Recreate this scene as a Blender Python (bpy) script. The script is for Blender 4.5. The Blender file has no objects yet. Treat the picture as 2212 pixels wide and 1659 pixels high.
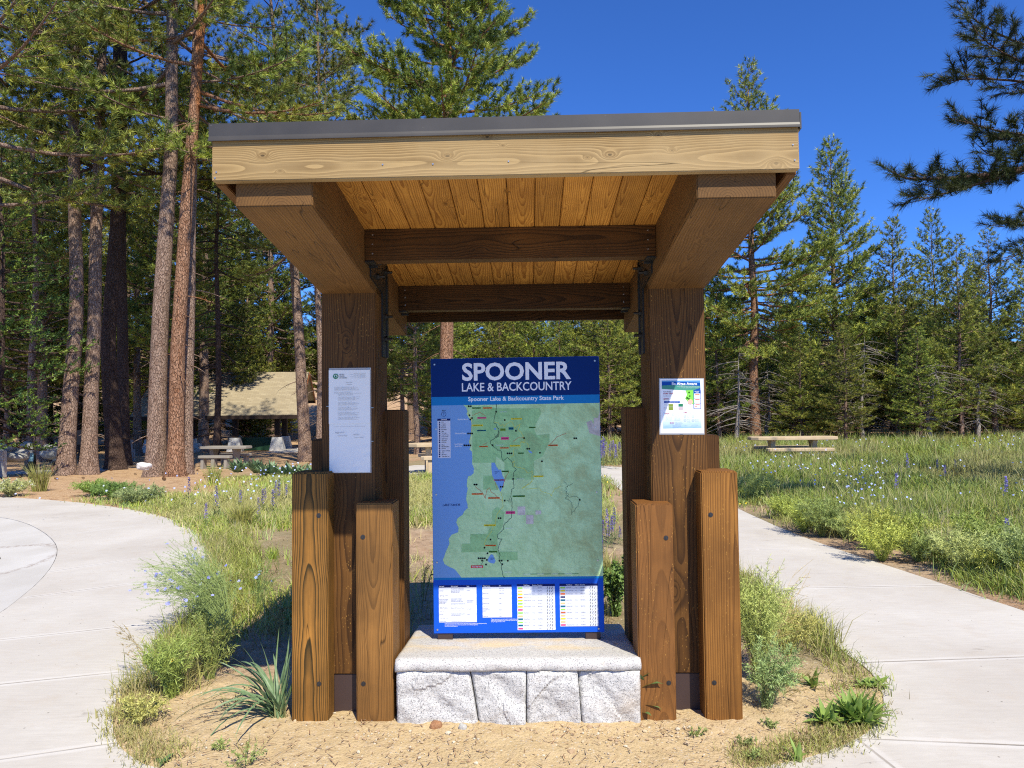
import bpy, bmesh, math, random
import numpy as np
from mathutils import Vector, Matrix, Euler, noise as mnoise

R = math.radians
scene = bpy.context.scene
COL = scene.collection

# ------------------------------------------------------------------ camera
EYE = 1.5
F = 1579.0                      # focal length in pixels of a 2212 x 1659 picture
CX, CY = 1106.0, 829.5
PITCH, ROLL = 2.2, -0.65
cam_data = bpy.data.cameras.new("camera")
cam_data.sensor_width = 36.0
cam_data.lens = 36.0 * F / 2212.0
cam_data.clip_start = 0.05
cam_data.clip_end = 2000
cam = bpy.data.objects.new("camera", cam_data)
COL.objects.link(cam)
CAMM = Matrix.Rotation(R(90 + PITCH), 3, 'X') @ Matrix.Rotation(R(ROLL), 3, 'Z')
cam.matrix_world = Matrix.Translation((0, 0, EYE)) @ CAMM.to_4x4()
scene.camera = cam

def P(px, py, Y):
    """world point at distance Y ahead that the photograph shows at px, py"""
    d = CAMM @ Vector(((px - CX) / F, -(py - CY) / F, -1))
    s = Y / d.y
    return Vector((d.x * s, Y, EYE + d.z * s))

def G(px, py, z=0.0):
    """ground point shown at px, py"""
    d = CAMM @ Vector(((px - CX) / F, -(py - CY) / F, -1))
    s = (z - EYE) / d.z
    return Vector((d.x * s, d.y * s, z))

# ------------------------------------------------------------------ light
SUN_D = Vector((-0.427, 1.0, -1.27)).normalized()
ELEV = math.asin(-SUN_D.z)
AZ = math.atan2(-SUN_D.x, -SUN_D.y)
world = bpy.data.worlds.new("World")
scene.world = world
world.use_nodes = True
wn = world.node_tree
wn.nodes.clear()
sky = wn.nodes.new("ShaderNodeTexSky")
sky.sky_type = 'NISHITA'
sky.sun_disc = False
sky.sun_elevation = ELEV
sky.sun_rotation = AZ
sky.altitude = 2200
sky.air_density = 1.0
sky.dust_density = 0.1
sky.ozone_density = 4.0
bg = wn.nodes.new("ShaderNodeBackground")
bg.inputs['Strength'].default_value = 0.105
wo = wn.nodes.new("ShaderNodeOutputWorld")
sky_tint = wn.nodes.new("ShaderNodeMix")
sky_tint.data_type = 'RGBA'; sky_tint.blend_type = 'MULTIPLY'
sky_tint.inputs[0].default_value = 1.0
sky_tint.inputs[7].default_value = (0.455, 0.87, 1.55, 1)
wn.links.new(sky.outputs[0], sky_tint.inputs[6])
wn.links.new(sky_tint.outputs[2], bg.inputs[0])
wn.links.new(bg.outputs[0], wo.inputs[0])

sun_data = bpy.data.lights.new("sun", 'SUN')
sun_data.energy = 5.0
sun_data.angle = R(0.53)
sun_data.color = (1.0, 0.93, 0.77)
sun = bpy.data.objects.new("sun", sun_data)
COL.objects.link(sun)
sun.rotation_euler = SUN_D.to_track_quat('-Z', 'Y').to_euler()
sun.location = (6, -12, 18)

scene.view_settings.view_transform = 'Standard'
scene.view_settings.look = 'None'
scene.view_settings.exposure = 0.38
scene.view_settings.gamma = 1.0
scene.render.engine = 'CYCLES'
cy = scene.cycles
cy.max_bounces = 5
cy.diffuse_bounces = 3
cy.glossy_bounces = 2
cy.transparent_max_bounces = 4
cy.transmission_bounces = 2
cy.use_denoising = False
cy.pixel_filter_type = 'BLACKMAN_HARRIS'
cy.filter_width = 1.15
cy.adaptive_threshold = 0.008
cy.use_adaptive_sampling = True

# ------------------------------------------------------------------ tags and objects
def tag(o, label=None, cat=None, group=None, kind=None):
    if label: o['label'] = label
    if cat: o['category'] = cat
    if group: o['group'] = group
    if kind: o['kind'] = kind
    return o

def empty(name, loc=(0, 0, 0), rz=0.0):
    o = bpy.data.objects.new(name, None)
    o.empty_display_size = 0.2
    o.location = loc
    o.rotation_euler = (0, 0, rz)
    COL.objects.link(o)
    return o

def link_mesh(name, me, parent=None):
    o = bpy.data.objects.new(name, me)
    COL.objects.link(o)
    if parent is not None: o.parent = parent
    return o

def fast_mesh(name, verts, polys, mats=None, col=None, smooth=False, midx=None):
    """verts (n,3); polys: (m,3)/(m,4) array or list of such arrays"""
    me = bpy.data.meshes.new(name)
    verts = np.asarray(verts, dtype=np.float32)
    if isinstance(polys, np.ndarray): polys = [polys]
    polys = [np.asarray(p, dtype=np.int32) for p in polys if len(p)]
    nl = sum(p.size for p in polys); nf = sum(len(p) for p in polys)
    me.vertices.add(len(verts)); me.vertices.foreach_set('co', verts.ravel())
    me.loops.add(nl)
    me.loops.foreach_set('vertex_index', np.concatenate([p.ravel() for p in polys]))
    me.polygons.add(nf)
    tot = np.concatenate([np.full(len(p), p.shape[1], dtype=np.int32) for p in polys])
    st = np.concatenate([[0], np.cumsum(tot)[:-1]]).astype(np.int32)
    me.polygons.foreach_set('loop_start', st)
    me.polygons.foreach_set('loop_total', tot)
    if midx is not None: me.polygons.foreach_set('material_index', np.asarray(midx, dtype=np.int32))
    me.polygons.foreach_set('use_smooth', np.full(nf, smooth, dtype=bool))
    me.update(calc_edges=True)
    if col is not None:
        a = me.color_attributes.new('Col', 'FLOAT_COLOR', 'POINT')
        c = np.ones((len(verts), 4), dtype=np.float32); c[:, :3] = col
        a.data.foreach_set('color', c.ravel())
    for m in (mats or []): me.materials.append(m)
    return me

class MB:
    """collects shapes and links them as ONE mesh object"""
    def __init__(s): s.v = []; s.f = []; s.m = []; s.cur = 0
    def add(s, verts, faces):
        b = len(s.v)
        s.v.extend([tuple(p) for p in verts])
        for f in faces: s.f.append([b + i for i in f]); s.m.append(s.cur)
        return s
    def box(s, x0, x1, y0, y1, z0, z1, shear=None, bev=0.0):
        if bev > 0:
            bm = bmesh.new(); bmesh.ops.create_cube(bm, size=1)
            for v in bm.verts:
                v.co = ((x0 + x1) / 2 + v.co.x * (x1 - x0), (y0 + y1) / 2 + v.co.y * (y1 - y0), (z0 + z1) / 2 + v.co.z * (z1 - z0))
            bmesh.ops.bevel(bm, geom=bm.edges[:], offset=bev, segments=2, affect='EDGES')
            bm.verts.ensure_lookup_table()
            vs = [v.co.copy() for v in bm.verts]; fs = [[v.index for v in f.verts] for f in bm.faces]
            bm.free()
        else:
            vs = [Vector((x, y, z)) for x in (x0, x1) for y in (y0, y1) for z in (z0, z1)]
            fs = [(0, 1, 3, 2), (4, 6, 7, 5), (0, 4, 5, 1), (2, 3, 7, 6), (0, 2, 6, 4), (1, 5, 7, 3)]
        if shear:
            k, yr = shear
            for v in vs: v.z += k * (v.y - yr)
        return s.add(vs, fs)
    def cyl(s, a, b, r0, r1=None, n=12, cap=True):
        a = Vector(a); b = Vector(b); r1 = r0 if r1 is None else r1
        d = (b - a).normalized(); u = d.orthogonal().normalized(); w = d.cross(u)
        vs = []
        for c, r in ((a, r0), (b, r1)):
            for i in range(n):
                t = 2 * math.pi * i / n
                vs.append(c + u * math.cos(t) * r + w * math.sin(t) * r)
        fs = [(i, (i + 1) % n, n + (i + 1) % n, n + i) for i in range(n)]
        if cap: fs += [tuple(range(n - 1, -1, -1)), tuple(range(n, 2 * n))]
        return s.add(vs, fs)
    def tube(s, pts, rad, n=8, cap=True):
        pts = [Vector(p) for p in pts]; vs = []; fs = []
        for i, p in enumerate(pts):
            d = (pts[min(i + 1, len(pts) - 1)] - pts[max(i - 1, 0)]).normalized()
            u = d.cross(Vector((0.13, 0.97, 0.21))).normalized(); w = d.cross(u)
            r = rad[i] if hasattr(rad, '__len__') else rad
            for k in range(n):
                t = 2 * math.pi * k / n
                vs.append(p + u * math.cos(t) * r + w * math.sin(t) * r)
        for i in range(len(pts) - 1):
            for k in range(n):
                fs.append((i * n + k, i * n + (k + 1) % n, (i + 1) * n + (k + 1) % n, (i + 1) * n + k))
        if cap: fs += [tuple(range(n - 1, -1, -1)), tuple(range((len(pts) - 1) * n, len(pts) * n))]
        return s.add(vs, fs)
    def prism(s, poly, y0, y1):
        """polygon in x,z pulled from y0 to y1"""
        n = len(poly)
        vs = [(p[0], y0, p[1]) for p in poly] + [(p[0], y1, p[1]) for p in poly]
        fs = [(i, (i + 1) % n, n + (i + 1) % n, n + i) for i in range(n)] + [tuple(range(n - 1, -1, -1)), tuple(range(n, 2 * n))]
        return s.add(vs, fs)
    def build(s, name, mat=None, parent=None, smooth=False, origin=None):
        me = bpy.data.meshes.new(name)
        o0 = Vector(origin) if origin is not None else Vector((0, 0, 0))
        me.from_pydata([tuple(Vector(v) - o0) for v in s.v], [], s.f)
        mats = mat if isinstance(mat, (list, tuple)) else [mat]
        for m in mats:
            if m: me.materials.append(m)
        if len(mats) > 1: me.polygons.foreach_set('material_index', s.m)
        if smooth: me.polygons.foreach_set('use_smooth', [True] * len(me.polygons))
        me.update()
        o = link_mesh(name, me, parent)
        if origin is not None: o.location = o0
        return o

# ------------------------------------------------------------------ node helpers
class NT:
    def __init__(s, name):
        s.mat = bpy.data.materials.new(name); s.mat.use_nodes = True
        s.t = s.mat.node_tree; s.t.nodes.clear()
        s.out = s.n('ShaderNodeOutputMaterial'); s.p = s.n('ShaderNodeBsdfPrincipled')
        s.l(s.p.outputs[0], s.out.inputs[0])
        s.p.inputs['Specular IOR Level'].default_value = 0.3
    def n(s, t, **kw):
        nd = s.t.nodes.new(t)
        for k, v in kw.items(): setattr(nd, k, v)
        return nd
    def l(s, a, b): s.t.links.new(a, b)
    def set(s, nd, key, val):
        if isinstance(val, bpy.types.NodeSocket): s.l(val, nd.inputs[key])
        else: nd.inputs[key].default_value = val
    def noise(s, vec, scale, detail=3, rough=0.55, dist=0.0, out=0):
        nd = s.n('ShaderNodeTexNoise')
        if vec is not None: s.l(vec, nd.inputs['Vector'])
        s.set(nd, 'Scale', scale); s.set(nd, 'Detail', detail); s.set(nd, 'Roughness', rough); s.set(nd, 'Distortion', dist)
        return nd.outputs[out]
    def voro(s, vec, scale, feature='F1', out='Distance', rnd=1.0):
        nd = s.n('ShaderNodeTexVoronoi'); nd.feature = feature
        if vec is not None: s.l(vec, nd.inputs['Vector'])
        s.set(nd, 'Scale', scale); s.set(nd, 'Randomness', rnd)
        return nd.outputs[out]
    def math(s, op, a, b=None, c=None, clamp=False):
        nd = s.n('ShaderNodeMath'); nd.operation = op; nd.use_clamp = clamp
        s.set(nd, 0, a)
        if b is not None: s.set(nd, 1, b)
        if c is not None: s.set(nd, 2, c)
        return nd.outputs[0]
    def vmath(s, op, a, b=None):
        nd = s.n('ShaderNodeVectorMath'); nd.operation = op
        s.set(nd, 0, a)
        if b is not None: s.set(nd, 1, b)
        return nd.outputs['Value'] if op in ('LENGTH', 'DOT_PRODUCT', 'DISTANCE') else nd.outputs[0]
    def ramp(s, fac, stops, interp='LINEAR'):
        nd = s.n('ShaderNodeValToRGB'); cr = nd.color_ramp; cr.interpolation = interp
        while len(cr.elements) < len(stops): cr.elements.new(0.5)
        for e, (p, c) in zip(cr.elements, stops):
            e.position = p
            e.color = (tuple(c)[:3] + (1.0,)) if hasattr(c, '__len__') else (c, c, c, 1.0)
        s.l(fac, nd.inputs[0]); return nd.outputs[0]
    def mix(s, fac, a, b, mode='MIX'):
        nd = s.n('ShaderNodeMix'); nd.data_type = 'RGBA'; nd.blend_type = mode
        s.set(nd, 0, fac)
        for k, v in ((6, a), (7, b)):
            if isinstance(v, bpy.types.NodeSocket): s.l(v, nd.inputs[k])
            else: nd.inputs[k].default_value = (v[0], v[1], v[2], 1) if hasattr(v, '__len__') else (v, v, v, 1)
        return nd.outputs[2]
    def sep(s, vec):
        nd = s.n('ShaderNodeSeparateXYZ'); s.l(vec, nd.inputs[0]); return nd.outputs
    def comb(s, x, y, z):
        nd = s.n('ShaderNodeCombineXYZ')
        for i, v in enumerate((x, y, z)): s.set(nd, i, v)
        return nd.outputs[0]
    def mapping(s, vec, scale=(1, 1, 1), loc=(0, 0, 0), rot=(0, 0, 0)):
        nd = s.n('ShaderNodeMapping'); s.l(vec, nd.inputs[0])
        nd.inputs['Scale'].default_value = scale; nd.inputs['Location'].default_value = loc; nd.inputs['Rotation'].default_value = rot
        return nd.outputs[0]
    def obj(s): return s.n('ShaderNodeTexCoord').outputs['Object']
    def rand(s): return s.n('ShaderNodeObjectInfo').outputs['Random']
    def attr(s, name='Col'):
        nd = s.n('ShaderNodeAttribute'); nd.attribute_name = name; return nd.outputs['Color']
    def bump(s, h, strength=0.3, dist=0.01):
        nd = s.n('ShaderNodeBump'); s.set(nd, 'Strength', strength); s.set(nd, 'Distance', dist)
        s.l(h, nd.inputs['Height']); s.l(nd.outputs[0], s.p.inputs['Normal']); return nd
    def done(s, color=None, rough=None, spec=None, metal=None):
        if color is not None:
            if isinstance(color, bpy.types.NodeSocket): s.l(color, s.p.inputs['Base Color'])
            else: s.p.inputs['Base Color'].default_value = (*color[:3], 1)
        if rough is not None: s.set(s.p, 'Roughness', rough)
        if spec is not None: s.set(s.p, 'Specular IOR Level', spec)
        if metal is not None: s.set(s.p, 'Metallic', metal)
        return s.mat

def srgb(r, g, b):
    f = lambda c: (c / 12.92 if c <= 0.04045 else ((c + 0.055) / 1.055) ** 2.4)
    return (f(r / 255), f(g / 255), f(b / 255))

def flat_mat(name, color, rough=0.6, spec=0.3, metal=0.0):
    t = NT(name)
    o = t.obj(); nz = t.noise(o, 9.0, 3)
    c = t.mix(t.ramp(nz, [(0.3, 0.0), (0.7, 1.0)]), tuple(v * 0.92 for v in color), tuple(min(1, v * 1.06) for v in color))
    return t.done(c, rough, spec, metal)

def wood_mat(name, axis, dark, light, ring=55.0, bleach=0.0, bslope=0.0, tilt=0.03, bshift=0.0, knots=True, plank=None, contrast=1.0, line=0.5, pith=(0.09, 0.16), speck=0.0, warpamp=0.035, knotamp=0.05, tint=(1.0, 0.94, 0.62), sinamp=0.012, knots_at=None, fade=0.0):
    """sawn timber: growth rings round a tilted pith, knots that bend them, fine fibre, cracks"""
    t = NT(name)
    o = t.obj()
    rnd = t.rand()
    x, y, z = t.sep(o)
    if axis == 'X': u, a, b = x, z, y
    elif axis == 'Y': u, a, b = y, x, z
    else: u, a, b = z, x, y
    if bslope: b = t.math('ADD', b, t.math('MULTIPLY', u, bslope))
    if bshift: b = t.math('ADD', b, bshift)
    pid = rnd
    if plank:
        pf = t.math('DIVIDE', a, plank); pi = t.math('FLOOR', pf)
        wnz = t.n('ShaderNodeTexWhiteNoise'); wnz.noise_dimensions = '1D'; t.l(pi, wnz.inputs['W'])
        pid = wnz.outputs[0]
        a = t.math('MULTIPLY', t.math('SUBTRACT', t.math('FRACT', pf), 0.5), plank)
    # shift along the grain so that no two pieces match
    us = t.math('ADD', u, t.math('MULTIPLY', pid, 37.0))
    aoff = t.math('MULTIPLY', pid, 5.0)
    wv = t.comb(t.math('MULTIPLY', us, 0.9), t.math('ADD', a, aoff), b)
    warp = t.noise(wv, 2.2, 2, 0.5)
    warp = t.math('MULTIPLY', t.math('SUBTRACT', warp, 0.5), warpamp)
    fine = t.noise(t.comb(t.math('MULTIPLY', us, 3.0), t.math('MULTIPLY', t.math('ADD', a, aoff), 14), t.math('MULTIPLY', b, 14)), 1.6, 3, 0.6)
    # knots
    kv = t.comb(t.math('MULTIPLY', us, 2.6), t.math('MULTIPLY', t.math('ADD', a, aoff), 6.0), t.math('MULTIPLY', b, 6.0))
    kd = t.voro(kv, 1.0)
    kg = t.ramp(kd, [(0.0, 1.0), (0.10, 0.55), (0.22, 0.14), (0.42, 0.0)], 'EASE')
    pa = t.math('SUBTRACT', a, t.math('MULTIPLY', t.math('SUBTRACT', pid, 0.5), pith[0] * 2))
    pb = t.math('ADD', b, t.math('ADD', t.math('MULTIPLY', u, tilt), t.math('ADD', t.math('MULTIPLY', t.math('SINE', t.math('MULTIPLY', us, 2.1)), sinamp), pith[1])))
    rr = t.math('SQRT', t.math('ADD', t.math('MULTIPLY', pa, pa), t.math('MULTIPLY', pb, pb)))
    rr = t.math('ADD', rr, warp)
    rr = t.math('ADD', rr, t.math('MULTIPLY', fine, 0.002))
    if knots: rr = t.math('ADD', rr, t.math('MULTIPLY', kg, knotamp))
    kat = None
    for (ku, ka, ks) in (knots_at or []):
        du = t.math('DIVIDE', t.math('SUBTRACT', u, ku), ks * 1.9); da = t.math('DIVIDE', t.math('SUBTRACT', a, ka), ks)
        q2 = t.math('ADD', t.math('MULTIPLY', du, du), t.math('MULTIPLY', da, da))
        g_ = t.math('DIVIDE', 1.0, t.math('ADD', 1.0, t.math('MULTIPLY', q2, t.math('ADD', 1.0, q2))))
        kat = g_ if kat is None else t.math('MAXIMUM', kat, g_)
    if kat is not None: rr = t.math('ADD', rr, t.math('MULTIPLY', kat, 0.022))
    ph = t.math('FRACT', t.math('MULTIPLY', rr, ring))
    late = t.ramp(ph, [(0.0, 0.0), (line, 0.25), (0.86, 1.0), (0.95, 1.0), (1.0, 0.0)])
    blotch = t.noise(wv, 3.0, 4, 0.6)
    fib = t.noise(t.comb(t.math('MULTIPLY', us, 5.0), t.math('MULTIPLY', t.math('ADD', a, aoff), 190), t.math('MULTIPLY', b, 190)), 1.0, 2, 0.6)
    f = t.math('MULTIPLY', late, contrast)
    c = t.mix(f, light, dark)
    c = t.mix(t.ramp(blotch, [(0.32, 0.55), (0.68, 0.0)]), c, tuple(v * 0.62 for v in dark), 'MIX')
    c = t.mix(t.ramp(fib, [(0.35, 0.28), (0.65, 0.0)]), c, tuple(v * 0.5 for v in dark))
    if bleach > 0:
        bz = t.noise(t.comb(t.math('MULTIPLY', us, 1.2), t.math('MULTIPLY', t.math('ADD', a, aoff), 9), b), 1.7, 5, 0.65)
        c = t.mix(t.math('MULTIPLY', t.ramp(bz, [(0.38, 0.0), (0.66, 1.0)]), bleach), c, (0.74, 0.60, 0.40))
    if kat is not None:
        c = t.mix(t.ramp(kat, [(0.45, 0.0), (0.75, 0.55), (0.93, 0.2)]), c, light)
        c = t.mix(t.ramp(kat, [(0.93, 0.0), (0.975, 0.9)]), c, (0.06, 0.035, 0.015))
    if fade > 0:
        c = t.mix(t.ramp(t.math('ADD', a, t.math('MULTIPLY', t.math('SUBTRACT', blotch, 0.5), 0.10)), [(0.0, 0.0), (1.0, 0.0)]) if False else t.math('MULTIPLY', t.ramp(t.math('ADD', u, 1.0), [(0.25, 0.35), (1.0, 1.0)]), t.math('MULTIPLY', t.math('SUBTRACT', 0.5, t.math('MULTIPLY', t.math('ADD', a, t.math('MULTIPLY', t.math('SUBTRACT', blotch, 0.5), 0.25)), 9.0), clamp=True), fade)), c, (0.66, 0.52, 0.33))
    if knots:
        core = t.ramp(kd, [(0.0, 0.85), (0.045, 0.5), (0.08, 0.0)])
        c = t.mix(core, c, tuple(v * 0.45 for v in dark))
    if speck > 0:
        sv = t.voro(t.comb(t.math('MULTIPLY', us, 40), t.math('MULTIPLY', a, 110), t.math('MULTIPLY', b, 110)), 1.0)
        sg = t.noise(t.comb(t.math('MULTIPLY', us, 1.5), t.math('MULTIPLY', t.math('ADD', a, aoff), 12), b), 1.5, 3)
        sp = t.math('MULTIPLY', t.ramp(sv, [(0.10, 1.0), (0.2, 0.0)]), t.ramp(sg, [(0.45, 0.0), (0.62, 1.0)]))
        c = t.mix(t.math('MULTIPLY', sp, speck), c, (0.62, 0.36, 0.12))
    # drying cracks along the grain
    cv = t.noise(t.comb(t.math('MULTIPLY', us, 0.55), t.math('MULTIPLY', t.math('ADD', a, aoff), 13), t.math('MULTIPLY', b, 13)), 1.0, 1, 0.4)
    crack = t.ramp(t.math('ABSOLUTE', t.math('SUBTRACT', cv, 0.56)), [(0.0, 1.0), (0.0035, 0.0)])
    c = t.mix(t.math('MULTIPLY', crack, 0.75), c, tuple(v * 0.18 for v in dark))
    c = t.mix(1.0, c, tint, 'MULTIPLY')
    # each piece a little lighter or darker
    vv = t.math('ADD', 0.85, t.math('MULTIPLY', pid, 0.3))
    hsv = t.n('ShaderNodeHueSaturation'); t.l(vv, hsv.inputs['Value']); t.l(c, hsv.inputs['Color'])
    h = t.math('SUBTRACT', t.math('ADD', t.math('MULTIPLY', late, -0.4), t.math('MULTIPLY', fib, 0.5)), t.math('MULTIPLY', crack, 3.0))
    t.bump(h, 0.45, 0.0018)
    return t.done(hsv.outputs[0], 0.68, 0.25)
# ------------------------------------------------------------------ materials
M = {}
M['fascia'] = wood_mat('weathered_fascia_wood', 'X', (0.66, 0.48, 0.25), (0.205, 0.120, 0.042), ring=170, bleach=0.14, contrast=0.85, line=0.45, pith=(0.03, 0.07), tilt=0.002, warpamp=0.034, sinamp=0.004, knots=False, fade=0.42,
    knots_at=[(-0.863, 0.012, 0.017), (-0.80, -0.045, 0.006), (-0.198, -0.004, 0.018), (-0.055, 0.062, 0.015), (0.0, 0.03, 0.006), (0.38, -0.012, 0.017), (0.553, 0.055, 0.012), (0.60, 0.0, 0.008), (0.965, -0.055, 0.020), (0.30, -0.02, 0.006)], tint=(0.84, 0.765, 0.60))
M['side_board'] = wood_mat('side_board_wood', 'Y', (0.10, 0.045, 0.016), (0.22, 0.10, 0.035), ring=150, bslope=0.126)
M['ceiling'] = wood_mat('ceiling_plank_wood', 'Y', (0.30, 0.115, 0.022), (0.78, 0.40, 0.11), ring=120, plank=0.1185, contrast=0.8, line=0.5, pith=(0.035, 0.035), bslope=0.126, warpamp=0.045, knotamp=0.04)
M['beam'] = wood_mat('beam_wood', 'Y', (0.100, 0.050, 0.022), (0.225, 0.118, 0.050), ring=95, contrast=0.7, bslope=0.126)
M['cross'] = wood_mat('cross_beam_wood', 'X', (0.030, 0.013, 0.004), (0.140, 0.062, 0.020), ring=100, contrast=0.8, pith=(0.03, 0.09))
M['post'] = wood_mat('post_wood', 'Z', (0.048, 0.021, 0.007), (0.170, 0.080, 0.028), ring=95, contrast=0.9, speck=0.5, pith=(0.04, 0.07), tilt=0.025)
M['timber_a'] = wood_mat('timber_wood_striped', 'Z', (0.050, 0.034, 0.014), (0.44, 0.21, 0.060), ring=210, contrast=1.0, line=0.45, knots=False, pith=(0.02, -0.03), tilt=-0.010, warpamp=0.020, sinamp=0.003)
M['timber_b'] = wood_mat('timber_wood_plain', 'Z', (0.11, 0.056, 0.024), (0.33, 0.165, 0.062), ring=230, contrast=0.7, pith=(0.07, -0.02), warpamp=0.025, tilt=0.012, sinamp=0.004)
M['timber_c'] = wood_mat('timber_wood_red', 'Z', (0.12, 0.053, 0.021), (0.25, 0.112, 0.042), ring=85, contrast=0.6, speck=0.5, pith=(0.04, 0.20))
M['timber_d'] = wood_mat('timber_wood_combed', 'Z', (0.13, 0.055, 0.017), (0.33, 0.155, 0.046), ring=95, contrast=0.85, line=0.35, knots=False, pith=(0.14, 0.05), tilt=0.0, speck=0.4, warpamp=0.012)
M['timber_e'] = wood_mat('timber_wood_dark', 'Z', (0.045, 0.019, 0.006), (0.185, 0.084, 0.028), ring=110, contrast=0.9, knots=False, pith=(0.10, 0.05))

t = NT('painted_metal_edge')
o = t.obj()
n1 = t.noise(o, 6, 4); n2 = t.noise(t.mapping(o, (3, 30, 30)), 6, 3)
c = t.mix(t.ramp(n1, [(0.35, 0.0), (0.75, 1.0)]), (0.046, 0.042, 0.038), (0.064, 0.058, 0.052))
c = t.mix(t.ramp(n2, [(0.72, 0.0), (0.80, 0.5)]), c, (0.32, 0.31, 0.30))
M['roof_metal'] = t.done(c, 0.45, 0.4)
M['black_steel'] = flat_mat('black_steel', (0.014, 0.013, 0.012), 0.45, 0.5)
M['brown_steel'] = flat_mat('brown_painted_steel', (0.052, 0.032, 0.030), 0.5, 0.4)
M['zinc'] = flat_mat('zinc_bolt', (0.45, 0.45, 0.45), 0.35, 0.5, 0.8)
M['dark_screw'] = flat_mat('dark_screw', (0.05, 0.048, 0.05), 0.4, 0.5, 0.6)

# granite
t = NT('granite')
o = t.obj()
s1 = t.voro(o, 310.0, 'F1', 'Color'); sx = t.sep(s1)[0]
s2 = t.noise(o, 210.0, 2, 0.7)
s3 = t.noise(o, 3.0, 4, 0.6)
c = t.ramp(sx, [(0.0, (0.13, 0.13, 0.14)), (0.13, (0.30, 0.30, 0.30)), (0.15, (0.42, 0.42, 0.41)), (0.5, (0.50, 0.495, 0.485)), (1.0, (0.64, 0.63, 0.61))])
c = t.mix(t.ramp(s2, [(0.28, 0.45), (0.42, 0.0)]), c, (0.20, 0.20, 0.21))
c = t.mix(t.ramp(s3, [(0.55, 0.0), (0.75, 0.35)]), c, (0.62, 0.50, 0.36))
t.bump(t.math('ADD', t.noise(o, 60, 3, 0.7), t.math('MULTIPLY', t.noise(o, 14, 3, 0.6), 1.5)), 0.55, 0.006)
M['granite'] = t.done(c, 0.75, 0.25)
t = NT('granite_slab')
o = t.obj(); ox, oy, oz = t.sep(o)
s1 = t.voro(o, 310.0, 'F1', 'Color'); sx = t.sep(s1)[0]
s2 = t.noise(o, 210.0, 2, 0.7)
c = t.ramp(sx, [(0.0, (0.16, 0.16, 0.17)), (0.09, (0.30, 0.30, 0.30)), (0.12, (0.46, 0.42, 0.41)), (0.5, (0.52, 0.515, 0.50)), (1.0, (0.62, 0.61, 0.58))])
c = t.mix(t.ramp(s2, [(0.28, 0.55), (0.40, 0.0)]), c, (0.24, 0.24, 0.25))
st = t.noise(t.mapping(o, (1.3, 2.5, 2)), 2.2, 3, 0.6)
c = t.mix(t.math('MULTIPLY', t.ramp(st, [(0.46, 0.0), (0.62, 1.0)]), t.ramp(oy, [(0.12, 0.0), (0.25, 0.55)])), c, (0.72, 0.52, 0.22))
sp = t.noise(t.mapping(o, (4, 6, 3)), 2.0, 3, 0.6)
c = t.mix(t.ramp(sp, [(0.66, 0.0), (0.74, 0.45)]), c, (0.45, 0.28, 0.13))
t.bump(t.math('ADD', t.noise(o, 70, 3, 0.7), t.noise(o, 14, 3, 0.6)), 0.5, 0.005)
M['slab'] = t.done(c, 0.75, 0.25)

# ------------------------------------------------------------------ the kiosk
YR = 3.6
KROT = R(-1.3)
KM = Matrix.Translation((0, YR, 0)) @ Matrix.Rotation(KROT, 4, 'Z')
SL = -0.126                                   # the roof falls away from the viewer

def kroot(name, x=0.0, Y=YR, z=0.0):
    """an Empty standing at kiosk coordinates x, Y, z and turned like the kiosk"""
    return empty(name, KM @ Vector((x, Y - YR, z)), KROT)

kiosk = kroot('trailhead_kiosk')
tag(kiosk, 'brown timber kiosk with sloping plank roof framing the blue map sign', 'kiosk')

def fixp(o, p):
    o.location = -p.location
    return o

def kbox(name, x0, x1, Y0, Y1, z0, z1, mat, parent=kiosk, bev=0.003, sh=None):
    mb = MB(); mb.box(x0, x1, Y0 - YR, Y1 - YR, z0, z1, shear=(SL, sh - YR) if sh is not None else None, bev=bev)
    cz_ = (z0 + z1) / 2 + (SL * ((Y0 + Y1) / 2 - sh) if sh is not None else 0)
    return mb.build(name, mat, parent, origin=((x0 + x1) / 2, (Y0 + Y1) / 2 - YR, cz_))

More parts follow.
